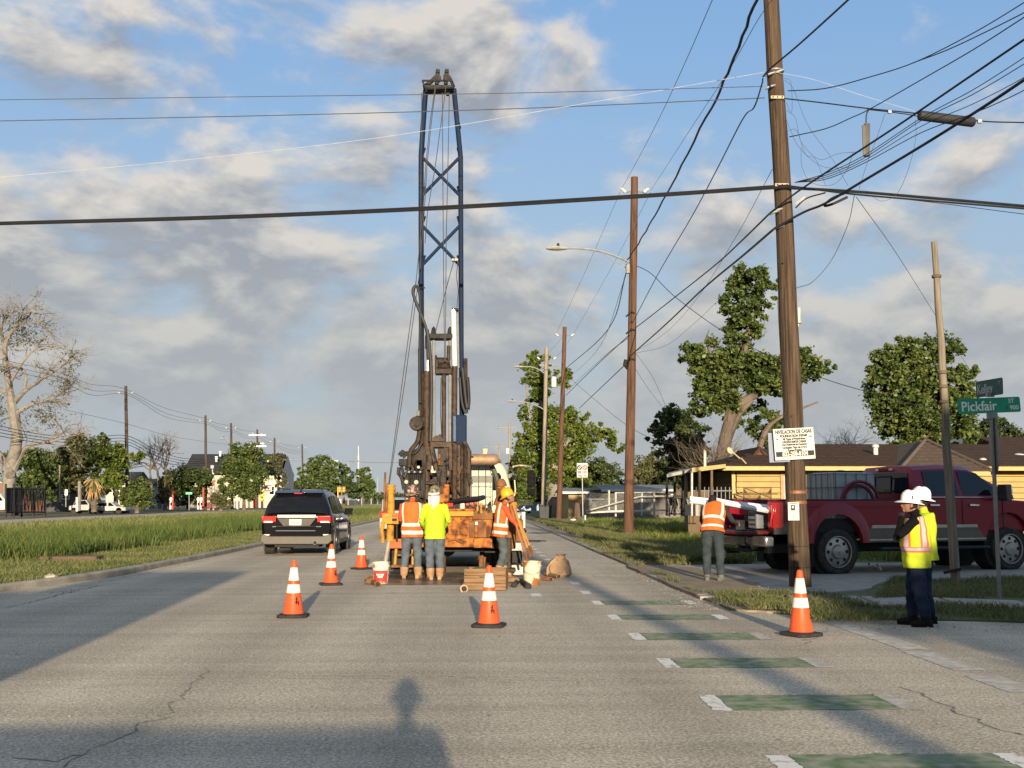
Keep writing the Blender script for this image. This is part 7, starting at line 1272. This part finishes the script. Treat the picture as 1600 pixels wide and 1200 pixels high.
def T(name, m, pts, r_, n=8, parent=None, **k): return P(name, m, parent or rg, ('tube', [A(*q) if not isinstance(q, Vector) else q for q in pts], r_, n), **k)
def B(name, m, x0, y0, x1, y1, Y0, Y1, parent=None, bevel=.012, **k):   # block seen between two photo corners at distance Y0
    a, b_ = A(x0, y0, Y0), A(x1, y1, Y0); return P(name, m, parent or rg, ('bb', (a.x, Y0, b_.z), (b_.x, Y1, a.z)), bevel=bevel, **k)
M0 = 23.0
# mast legs: front pair and rear pair, bent inward at the top
for nm, xs in (('l', ((659.5, 690), (658, 520), (657.5, 350), (657.5, 244), (661, 190), (664.5, 141))), ('r', ((722.5, 690), (721, 560), (720.5, 400), (720, 246), (714.5, 190), (709.5, 139)))):
    T('mast_leg', BLUE, [(x, y, M0) for x, y in xs], .050, 10); T('mast_leg', BLUE, [(x+(2.5 if nm == 'l' else -2), y+1, M0+.32) for x, y in xs], .030, 8)
for (y0, y1) in ((246, 305), (353, 414)):
    for (a, b_) in (((660, y0), (718, y1)), ((718, y0), (660, y1))): T('mast_brace', BLUE, [(a[0], a[1], M0), (b_[0], b_[1], M0)], .036, 8)
for y in (246, 306, 353, 414, 200):
    for x0, x1 in ((659, 664), (719, 715)): T('mast_strut', BLUE, [(x0, y, M0), (x1, y-14, M0+.32)], .025, 6)
cb = B('crown_block', DARKM, 661, 132, 709, 138, M0-.12, M0+.25)
T('crown_rail', DARKM, [(660, 126, M0-.2), (706, 126, M0-.2), (710, 137, M0-.2), (665, 139, M0-.2), (660, 126, M0-.2)], .022, 6, cb)
for (x, y) in ((684, 119), (698, 117)):
    P('sheave', GREASE, cb, ('lathe', [(.03, -.03), (.08, -.04), (.06, 0), (.08, .04), (.03, .03)], 16, tuple(A(x, y+4, M0)), 'Y')); T('sheave_post', DARKM, [(x-1.5, 132, M0), (x, 110, M0)], .045, 6, cb); B('sheave_cap', DARKM, x-3, 107.5, x+3, 113, M0-.06, M0+.06, cb)
T('crown_strut', DARKM, [(662, 136, M0), (672, 129, M0), (684, 118, M0)], .05, 6, cb); T('crown_strut', DARKM, [(709, 136, M0), (704, 124, M0), (699, 116, M0)], .035, 6, cb); B('crown_hook', DARKM, 697, 141, 702, 148, M0-.05, M0+.05, cb)
# ropes in the mast
for pts in (((680, 135), (672, 190), (665, 260), (661, 330), (650, 440), (628, 600), (606, 765)), ((681, 135), (674, 190), (667, 260), (663, 330), (655, 430), (632, 600), (607, 765)), ((691, 145), (692, 300), (693, 420), (694.5, 565)), ((702, 145), (700, 250), (697, 380), (696, 565)), ((697, 133), (688, 200), (680, 260), (668, 330), (664, 380)), ((659, 145), (658, 250), (657, 420))):
    T('wire_rope', CAB_, [(x, y, M0-.25) for x, y in pts], .009, 5)
for pts in (((710, 404), (700, 440), (690, 480), (680, 521)), ((716, 405), (713, 430), (716, 455), (714, 480))): T('wire_rope', CAB_, [(x, y, M0-.2) for x, y in pts], .009, 5)
lampm = B('mast_lamp', mat('lamp_tan', (.36, .30, .2), .5), 706, 403.5, 716, 407.5, M0-.2, M0-.05)
# hoses
def hose(pts, r_, Y=M0-.3, m=HOSE): T('hose', m, catmull([A(x, y, Y) for x, y in pts], 5), r_, 7)
hose(((669, 560), (667, 520), (659, 495), (649, 470), (645, 455), (650, 447), (656, 460), (657, 500), (656, 560), (657, 630)), .034); hose(((667, 515), (671, 545), (674, 600), (672, 690)), .04); hose(((722, 575), (727, 620), (730, 638), (733, 625), (731, 590)), .035); hose(((718, 590), (722, 630), (728, 645), (731, 632)), .03); hose(((660, 690), (650, 706), (640, 714), (636, 760)), .03); hose(((656, 668), (652, 690), (641, 706), (639, 730)), .05, M0-.35, GREASE)
# feed cylinders and carriage
T('feed_cylinder', BRN, [(667, 580, M0-.15), (666.5, 780, M0-.15)], .075, 12); T('feed_rod', ROD, [(668.5, 540, M0-.15), (668.5, 582, M0-.15)], .035, 10); T('feed_cylinder', BRN, [(710.5, 572, M0-.2), (709, 780, M0-.2)], .06, 12); T('feed_rod', ROD, [(708.5, 484, M0-.2), (710.5, 574, M0-.2)], .058, 12); B('rod_head', DARKM, 706, 481, 716, 485, M0-.25, M0-.12); T('feed_tube', STEEL, [(714.5, 484, M0-.1), (716, 575, M0-.1)], .03, 8)
crs = B('carriage_head', DARKM, 665, 521, 708, 529, M0-.25, M0+.1); [P('bolt', DARKM, crs, ('lathe', [(.06, 0), (.04, .12), (.01, .16)], 8, tuple(A(x, 522, M0-.1)))) for x in (677.5, 703)]
T('mast_stub', BRN, [(668.5, 524, M0-.2), (668.5, 545, M0-.2)], .06, 8)
for x0, x1 in ((677.5, 678), (703, 703)): T('guide_rod', STEEL, [(x0, 525, M0-.1), (x1, 690, M0-.1)], .032, 8)
pb_ = B('pulley_block', GREASE, 680, 575, 706, 584, M0-.2, M0+.15); B('pulley_cheek', GREASE, 680, 562, 685, 575.5, M0-.2, M0+.1, pb_); P('winch_drum', GREASE, pb_, ('lathe', [(.14, -.16), (.14, -.13), (.09, -.12), (.09, .12), (.14, .13), (.14, .16)], 16, tuple(A(692, 565, M0-.05)), 'X')); P('swivel', GREASE, pb_, ('lathe', [(.18, 0), (.14, .08), (.05, .12)], 12, tuple(A(693, 576, M0-.1))))
T('drill_rod', BRN, [(693.5, 584, M0-.1), (693.5, 900, M0-.1)], .048, 12); T('slack_line', CAB_, [(689, 590, M0-.25), (688, 640, M0-.25), (690, 682, M0-.25)], .01, 5); T('side_bar', GREASE, [(701, 540, M0-.15), (701, 562, M0-.15)], .04, 6)
T('mast_side_tube', GREASE, [(656, 545, M0-.2), (656.5, 630, M0-.2), (658, 780, M0-.2)], .04, 8); T('mast_side_tube', BRN, [(663, 585, M0-.1), (662, 790, M0-.1)], .05, 8); T('mast_side_tube', GREASE, [(727, 560, M0-.1), (728, 645, M0-.1)], .045, 8); T('breather_pipe', GREASE, [(731, 590, M0-.1), (733, 640, M0-.1)], .02, 6); B('breather_cap', DARKM, 728.5, 589, 733, 593, M0-.15, M0-.05)
T('side_bracket', DARKM, [(653, 448, M0-.2), (664, 450, M0-.1)], .015, 5)
# big blue lower column
B('blue_column', BLUE, 712, 648, 729, 695, M0-.3, M0+.1, bevel=.03); T('column_tube', mat('pale_blue_tube', (.10, .15, .24), .35, .3), [(710.3, 648, M0-.35), (710.3, 690, M0-.35)], .035, 8); B('column_flange', DARKM, 708, 645, 714, 650, M0-.4, M0-.28)
lowc = B('lower_column', BRN, 713, 694, 732, 782, M0-.3, M0+.15, bevel=.03)
for x in (711, 722, 727.5): T('column_pipe', GREASE if x != 711 else BRN, [(x, 694, M0-.38), (x-(1 if x == 711 else 0), 785, M0-.38)], .05 if x == 711 else .035, 8)
T('slope_plate', BRN, [(725, 690, M0-.34), (733, 706, M0-.34), (731, 775, M0-.36)], .05, 6)
# reel on the left and gauge arm
re_ = P('hose_reel', GREASE, rg, ('lathe', [(.03, -.06), (.135, -.08), (.15, -.05), (.15, .05), (.135, .08), (.03, .06)], 20, tuple(A(651, 662, M0-.4)), 'Y')); P('reel_hub', GREASE, re_, ('lathe', [(.05, 0), (.05, -.03)], 10, tuple(A(651, 662, M0-.5)), 'Y'))
B('valve_box', mat('valve_grey_green', (.12, .13, .11), .6), 651, 641, 656, 650, M0-.4, M0-.2); B('reel_bracket', DARKM, 652, 650, 664, 668, M0-.3, M0-.2); T('elbow', GREASE, [(653, 652, M0-.35), (660, 646, M0-.3), (661, 655, M0-.25)], .05, 6)
# rotary table and gearbox in the centre
rt = B('rotary_frame', BRN, 672, 690, 706, 699, M0-.45, M0+.2); P('gear_dome', BRN, rt, ('prism', [(A(681, 0, M0).x, A(0, 690, M0).z), (A(683, 0, M0).x, A(0, 684, M0).z), (A(688, 0, M0).x, A(0, 681, M0).z), (A(693, 0, M0).x, A(0, 681, M0).z), (A(697, 0, M0).x, A(0, 685, M0).z), (A(699, 0, M0).x, A(0, 690, M0).z)], M0-.44, M0+.1, 'Y')); B('gear_knob', BRN, 685.5, 678.5, 690, 682, M0-.4, M0-.2, rt)
T('frame_leg', BRN, [(674, 698, M0-.4), (682, 735, M0-.4)], .06, 6); T('frame_leg', BRN, [(704, 698, M0-.4), (704, 735, M0-.4)], .06, 6)
P('yoke', BRN, rg, ('prism', [(A(672, 0, M0).x, A(0, 699, M0).z), (A(682, 0, M0).x, A(0, 699, M0).z), (A(681, 0, M0).x, A(0, 734, M0).z), (A(675, 0, M0).x, A(0, 734, M0).z)], M0-.42, M0-.36, 'Y')); P('yoke', BRN, rg, ('prism', [(A(699, 0, M0).x, A(0, 699, M0).z), (A(706, 0, M0).x, A(0, 699, M0).z), (A(707, 0, M0).x, A(0, 733, M0).z), (A(704, 0, M0).x, A(0, 720, M0).z)], M0-.42, M0-.36, 'Y'))
gb_ = B('gearbox', GREASE, 684, 700, 697, 765, M0-.35, M0+.1); B('gear_plate', BRN, 687, 720, 694, 728, M0-.4, M0-.34, gb_)
for k in range(6): P('gear_bolt', DARKM, gb_, ('lathe', [(.02, 0), (.02, -.03)], 6, tuple(A(686+9*(k % 2), 732+6*(k//2), M0-.36)), 'Y'))
T('rod_clamp', ORG, [(692, 760, M0-.5), (692, 785, M0-.5)], .14, 10); B('orange_motor', ORG, 694, 757, 702, 775, M0-.45, M0-.1)
B('lower_frame', GREASE, 660, 745, 735, 784, M0+.15, M0+.3); B('cross_brace', GREASE, 664, 752, 690, 757, M0-.3, M0-.2)
P('black_tarp', mat('black_tarp', (.015, .015, .016), .6, bump=.5, bscale=8), rg, ('tube', [A(700, 786, M0-.45), A(722, 782, M0-.6), A(745, 780, M0-.55), A(756, 777, M0-.4)], [(.05, .12), (.06, .2), (.06, .18), (.05, .05)], 8, {'hint': (0, 0, 1)})); B('red_lamp', TAILR, 738, 785, 747, 793, M0-.7, M0-.6); B('red_lamp', TAILR, 697, 786, 708, 792, M0-.7, M0-.6)
# engine and control bank at the left
en = B('engine_block', GREASE, 636, 715, 662, 775, M0-.1, M0+1.2, bevel=.04); pn = B('valve_bank', DARKM, 634, 736, 664, 778, M0-.4, M0-.1)
for k in range(8): T('control_lever', DARKM, [(639+2.9*k, 748, M0-.45), (639+2.9*k, 738, M0-.55)], .014, 5, pn); P('lever_knob', DARKM if k % 3 else STEEL, pn, ('lathe', [(.022, -.02), (.028, 0), (.022, .02)], 7, tuple(A(639+2.9*k, 737.5, M0-.55))))
for (x, y, r_) in ((650.5, 753.5, .045), (654, 730, .03), (635, 753, .04)): P('gauge', mat('gauge_pale', (.34, .31, .22), .5), pn, ('lathe', [(r_, 0), (r_, -.04)], 12, tuple(A(x, y, M0-.42)), 'Y'))
for k in range(5): T('bank_pipe', DARKM, [(640+4*k, 748, M0-.42), (640+4*k, 762, M0-.42), (641+4*k, 776, M0-.42)], .022, 5, pn)
B('air_cleaner', DARKM, 650, 718, 660, 736, M0-.25, M0+.1, en); P('pulley', GREASE, en, ('lathe', [(.05, 0), (.22, -.03), (.24, -.08), (.2, -.1), (.05, -.1)], 16, tuple(A(660, 716, M0-.15)), 'Y'))
T('valve_stem', DARKM, [(634, 775, M0-.3), (631, 745, M0-.3), (627, 725, M0-.3)], .03, 6); B('valve_body', DARKM, 623, 717, 636, 728, M0-.4, M0-.15); T('valve_wheel', DARKM, [(624, 712, M0-.3), (629, 706, M0-.3), (634, 710, M0-.3)], .05, 6); T('valve_wheel', DARKM, [(626, 705, M0-.3), (631, 714, M0-.3), (638, 706, M0-.3)], .04, 6); B('valve_head', DARKM, 620, 730, 625, 742, M0-.4, M0-.2); T('valve_arm', DARKM, [(622, 738, M0-.3), (628, 748, M0-.3), (631, 765, M0-.3)], .035, 6); T('valve_pipe', DARKM, [(642, 716, M0-.3), (636, 722, M0-.3), (634, 735, M0-.3)], .03, 6)
# deck and rear plates
dk = B('deck', ORG, 601, 806, 800, 812, RY+.05, RY+7.2); B('deck_frame', BLACK, 610, 845, 790, 862, RY+.3, RY+7.5)
B('rear_panel', ORG, 664, 808, 770, 842, RY, RY+.06, bevel=.006)
for (x0, y0, x1, y1) in ((700, 818, 730, 836), (733, 814, 748, 838), (668, 818, 697, 836), (752, 812, 768, 840)): B('panel_rib', ORG, x0, y0, x1, y1, RY-.03, RY-.001)
B('ledge', YELO, 700, 797, 740, 807, RY-.12, RY+.1); B('ledge_lip', ORG, 664, 795, 742, 798.5, RY-.16, RY+.1); B('rear_bumper', ORG, 610, 842, 769, 855, RY-.15, RY+.1); B('bumper_box', ORG, 740, 841, 769, 856, RY-.20, RY-.155); B('bumper_plate', mat('red_orange_paint', (.44, .09, .03), .7, scale=6, var=.2), 609, 846, 650, 857, RY-.24, RY-.155)
B('rust_block', RUST, 738, 798, 770, 812, RY-.05, RY+.3); B('valve_recess', RUST, 733, 815, 760, 840, RY-.045, RY-.002); B('post_stub', ORG, 742, 820, 747, 840, RY-.15, RY-.05); P('white_cap', WHITE, rg, ('lathe', [(.03, 0), (.025, .06)], 8, tuple(A(744.5, 820, RY-.1))))
for k, (x, y, r_) in enumerate(((735, 795, .035), (743, 790, .04), (756, 794, .05), (764, 798, .04), (728, 795, .03), (748, 800, .035))):
    c = A(x, y, RY-.1); pz = P('stored_pipe', RUST, rg, ('tube', [c, c+Vector((0, 3.5, 0))], r_, 10)); P('pipe_bore', BLACK, pz, ('tube', [c-Vector((0, .003, 0)), c+Vector((0, .002, 0))], r_*.75, 10))
for x in (746, 752): T('rack_post', YELO, [(x, 802, RY-.05), (x, 786, RY-.05)], .025, 6)
T('chain_hook', RUST, [(700, 845, RY-.2), (712, 843, RY-.22), (722, 848, RY-.2)], .015, 5)
# left outrigger with its cross box
T('outrigger_cylinder', YELO, [(610.5, 758, RY-.1), (610.5, 803, RY-.1)], .078, 16); T('outrigger_cylinder', YELO, [(610, 818, RY-.1), (609.5, 845, RY-.1)], .075, 16)
for y in (759, 764, 770): P('outrigger_band', YELO, rg, ('lathe', [(.078, -.02), (.095, -.015), (.095, .015), (.078, .02)], 16, tuple(A(610.5, y, RY-.1))))
ob = B('outrigger_box', YELO, 597, 802, 630, 819, RY-.3, RY+.05); B('reflector', mat('lamp_red_small', (.4, .03, .02), .4), 612.5, 804, 616, 808, RY-.32, RY-.30, ob); B('reflector', MATS['lamp_red_small'], 617, 804, 620, 808, RY-.32, RY-.30, ob); B('vent_slot', BLACK, 612.5, 810, 620, 814, RY-.315, RY-.30, ob); B('stencil', mat('stencil_grey', (.3, .2, .08), .6), 603, 804, 608, 807, RY-.31, RY-.30, ob)
T('outrigger_leg', mat('grey_leg', (.26, .235, .20), .6, .2), [(608, 845, RY-.1), (601, 886, RY-.1)], .05, 10); B('outrigger_foot', GREASE, 596, 884, 612, 891, RY-.3, RY+.1); T('hook_chain', YELO, [(598, 815, RY-.35), (596.5, 828, RY-.35), (599, 848, RY-.35)], .035, 7); T('shackle', YELO, [(595, 818, RY-.34), (598, 812, RY-.34), (601, 822, RY-.34), (598, 828, RY-.34)], .018, 6)
T('guy_strut', RUST, [(600, 800, RY-.2), (602, 738, RY-.1)], .022, 6); T('guy_hook', RUST, [(603, 800, RY-.2), (606, 760, RY-.15), (606.5, 755, RY-.15)], .026, 6)
T('hand_rail', DARKM, [(620, 846, RY-.3), (620, 820, RY-.3)], .02, 6)
st = T('step_frame', YELO, [(619, 858, RY-.3), (617, 884, RY-.35)], .03, 6); B('step', RUST, 611, 883, 646, 887, RY-.55, RY-.2, st); B('step', RUST, 619, 866, 647, 869, RY-.4, RY-.15, st); T('step_frame', YELO, [(645, 858, RY-.3), (645, 886, RY-.35)], .03, 6); B('tool_box', DARKM, 612, 860, 632, 884, RY+.0, RY+.5); B('mud_tray', RUST, 628, 822, 640, 842, RY-.1, RY+.2)
# right outrigger and clutter
T('outrigger_cylinder', YELO, [(783, 757, RY+.3), (783, 800, RY+.3)], .07, 14); P('outrigger_cap', RUST, rg, ('lathe', [(.11, -.04), (.12, 0), (.08, .08), (.05, .12)], 12, tuple(A(783, 757, RY+.3))))
for y in (762, 768): P('outrigger_band', YELO, rg, ('lathe', [(.07, -.02), (.09, -.015), (.09, .015), (.07, .02)], 14, tuple(A(783, y, RY+.3))))
B('right_frame', RUST, 775, 796, 806, 858, RY+.2, RY+.7, bevel=.03); T('right_brace', RUST, [(774, 790, RY+.25), (786, 755, RY+.25)], .05, 6); B('right_orange_box', ORG, 796, 784, 808, 820, RY+.5, RY+1.3, bevel=.03); T('outrigger_leg', BRN, [(795, 840, RY+.2), (795, 890, RY+.2)], .06, 10); B('outrigger_foot', GREASE, 786, 888, 806, 894, RY-.1, RY+.4); B('hanging_tank', BLACK, 800, 862, 816, 880, RY-.1, RY+.4)
for (x0, y0, x1, y1) in ((755, 870, 753, 895), (751, 868, 752, 888)): T('axle_hanger', RUST, [(x0, y0, RY+.3), (x1, y1, RY+.3)], .06, 8)
T('pump_pipe', RUST, [(752, 872, RY-.1), (752, 896, RY-.1)], .05, 8)
# wheels and axle
for x in (-.98, .98):
    for y in (24.3, 25.6): 
        w = P('wheel', TYRE, rg, ('lathe', [(.28, -.28), (.46, -.29), (.50, -.25), (.50, -.03), (.47, 0), (.50, .03), (.50, .25), (.46, .29), (.28, .28)], 26, (rg.location.x+x, y, .50), 'X')); P('rim', RUST, w, ('lathe', [(.28, -.2), (.28, .2)], 18, (rg.location.x+x, y, .50), 'X'))
    w = P('wheel', TYRE, rg, ('lathe', [(.28, -.14), (.46, -.15), (.50, -.10), (.50, .10), (.46, .15), (.28, .14)], 26, (rg.location.x+x*1.1, 29.4, .50), 'X')); P('rim', CREAM, w, ('lathe', [(.28, -.1), (.28, .1)], 18, (rg.location.x+x*1.1, 29.4, .50), 'X'))
P('axle', GREASE, rg, ('tube', [(rg.location.x-.9, 24.3, .5), (rg.location.x+.9, 24.3, .5)], .09, 10), ('lathe', [(.08, -.3), (.24, -.15), (.24, .15), (.08, .3)], 14, (rg.location.x-.05, 24.2, .5), 'Y')); B('mud_guard', BLACK, 757, 856, 800, 864, RY+.3, RY+4)
# tank in a cage behind the cab, exhaust
tx0, tx1 = A(737, 0, 25).x, A(769, 0, 25).x; tz0, tz1 = A(0, 790, 25).z, A(0, 722, 25).z
tn = P('water_tank', mat('tank_cream', (.38, .35, .25), .5, scale=1.5, col2=(.46, .43, .32)), rg, ('bb', (tx0, 25, tz0), (tx1, 26, tz1)), bevel=.05, seg=3)
for z in (728, 744, 760, 776): P('cage_rail', CG, tn, ('tube', [A(736, z, 24.95), A(770, z, 24.95)], .011, 5))
for x in (736.5, 748, 759, 769.5): P('cage_bar', CG, tn, ('tube', [A(x, 791, 24.93), A(x, 722, 24.93)], .011, 5))
P('tank_band', mat('grey_band', (.16, .155, .13), .6), tn, ('bb', A(737.3, 754, 24.985), A(768.7, 745, 24.998)))
P('muffler', mat('rusty_muffler', (.20, .12, .07), .6, .3, scale=6, col2=(.34, .22, .13)), rg, ('lathe', [(.04, -.42), (.11, -.36), (.125, -.3), (.125, .3), (.11, .36), (.04, .42)], 16, tuple(A(751, 718, 24.4)), 'X')); T('tail_pipe', RUST, [(760, 720, 24.4), (772, 721, 24.4), (782, 721, 24.5)], .04, 8); T('muffler_strap', DARKM, [(757, 714, 24.3), (768, 713, 24.4), (768, 724, 24.4)], .015, 5)
# cream cab seen from behind, over the right of the deck
YC = 27.5; cx0, cx1 = A(640, 0, YC).x, A(803, 0, YC).x; cz0 = A(0, 812, YC).z; cz1 = A(0, 719, YC).z
def cs(y, dz, dx): return [(cx0, y, cz0), (cx0, y, cz1-.5), (cx0+.12+dx, y, cz1-.12-dz), (cx0+.32+dx, y, cz1-dz), (cx1-.55-dx, y, cz1-dz), (cx1-.32-dx, y, cz1-.06-dz), (cx1-.18-dx, y, cz1-.25-dz), (cx1-.02, y, cz1-.95), (cx1, y, cz1-1.2), (cx1, y, cz0)]
b = MB(); loft(b, [cs(YC, .05, .04), cs(YC+.1, 0, 0), cs(YC+1.6, 0, 0), cs(YC+2.1, .15, .1)]); cabt = b.build('cab', CREAM, rg, bevel=.04, ang=.5)
for x in (652, 770): P('back_window', GLASS, cabt, ('bb', (A(x, 0, YC).x, YC-.015, cz1-.75), (A(x+(36 if x < 700 else 14), 0, YC).x, YC+.02, cz1-.30)), bevel=.03)
P('cab_seam', mat('seam_grey', (.2, .18, .12), .6), cabt, ('bb', (cx0+.1, YC-.012, cz1-1.02), (cx1-.05, YC+.0, cz1-1.0))); P('side_window', GLASS, cabt, ('add', [(cx1+.012, YC+.7, cz1-1.15), (cx1+.012, YC+1.8, cz1-1.15), (cx1-.10, YC+1.7, cz1-.45), (cx1-.10, YC+.7, cz1-.45)], [(0, 1, 2, 3)]))
hr = T('horn', CREAM, [(733, 715, 26.5), (752, 713, 26.5), (759, 711, 26.5)], .06, 10); P('horn_bell', CREAM, hr, ('lathe', [(.05, -.12), (.06, 0), (.08, .12)], 10, tuple(A(758, 709, 26.5)))); B('roof_rack', CREAM, 733, 715, 760, 718, 26.4, 26.7)
hose(((768, 727), (775, 745), (778, 765), (780, 790)), .06, 24.9, mat('green_hose', (.05, .06, .045), .5)); hose(((771, 726), (785, 745), (795, 765), (802, 775), (805, 768), (804, 750)), .018, 26.5, CREAM)
ma = T('mirror_arm', CREAM, [(802, 729, 28.5), (812, 727, 28.8), (829, 728.5, 28.8), (830, 734, 28.8)], .022, 6); B('mirror', DARKM, 824, 735, 835, 762, 28.7, 28.85, ma, bevel=.03); B('mirror', DARKM, 824, 763, 835, 774, 28.7, 28.85, ma, bevel=.03); T('mirror_arm', DARKM, [(804, 778, 28.6), (822, 780, 28.8), (836, 778, 28.8), (836, 738, 28.8)], .018, 6)
P('fender', mat('fender_white', (.62, .60, .54), .5), rg, ('lathe', [(.50, -.2), (.62, -.2), (.62, .2), (.50, .2)], 20, (A(810, 0, 28.9).x-.1, 29.4, .55), 'X', {'close': False}), ('bb', (A(803, 0, 28.6).x, 28.4, .45), (A(817, 0, 28.6).x, 28.5, 1.1))); T('side_rail', WHITE, [(818, 800, 28), (818, 826, 28)], .05, 6); B('battery_box', RUST, 806, 812, 818, 846, 24, 26)
# tools leaning on the truck
for i, (a, b_) in enumerate((((797, 775, RY-.2), (828, 868, RY-1.3)), ((801, 790, RY-.2), (832, 864, RY-1.2)), ((794, 780, RY-.2), (823, 874, RY-1.35)))):
    p0, p1 = A(*a), A(*b_); t = thing('tool_pole', ['yellow wooden tool pole, middle of the three held by the worker', 'yellow wooden tool pole, outer of the three held by the worker', 'reddish wooden tool pole, inner of the three held by the worker'][i], 'tool', tuple(p1)); P('shaft', mat('tool_yellow', (.46, .24, .035), .6, scale=6, col2=(.34, .16, .06)) if i < 2 else mat('tool_red_wood', (.34, .13, .05), .7), t, ('tube', [p0, p1], .022, 8)); d = (p1-p0).normalized(); P('ferrule', RUST, t, ('tube', [p1-d*.18, p1+d*.02], [.03, .026], 8))
B('red_hose_nozzle', mat('nozzle_red', (.35, .05, .03), .5), 728, 786, 733, 790, RY+.3, RY+.6)

# grimy fittings crowding the lower mast and engine
rf_ = random.Random(5)
for k in range(46):
    x, y = rf_.uniform(632, 735), rf_.uniform(694, 788); y0 = M0-rf_.uniform(.30, .48); m_ = (GREASE, BRN, DARKM, HOSE, RUST)[rf_.choice((0, 0, 1, 2, 2, 3, 4))]
    if k % 3 == 0: B('fitting', m_, x, y, x+rf_.uniform(2, 7), y+rf_.uniform(2, 6), y0, y0+.12)
    elif k % 3 == 1: T('fitting', m_, [(x, y, y0), (x+rf_.uniform(-4, 4), y+rf_.uniform(6, 22), y0+rf_.uniform(-.05, .05))], rf_.uniform(.012, .035), 7)
    else: T('fitting', m_, catmull([A(x, y, y0), A(x+rf_.uniform(-8, 8), y+rf_.uniform(4, 12), y0-.05), A(x+rf_.uniform(-6, 6), y+rf_.uniform(14, 26), y0)], 4), rf_.uniform(.01, .02), 5)
for k in range(16): P('bolt', RUST, rg, ('lathe', [(.022, 0), (.018, -.025)], 6, tuple(A(668+6.6*k, 846 if k % 2 else 811, RY-.152 if k % 2 else RY-.002)), 'Y'))
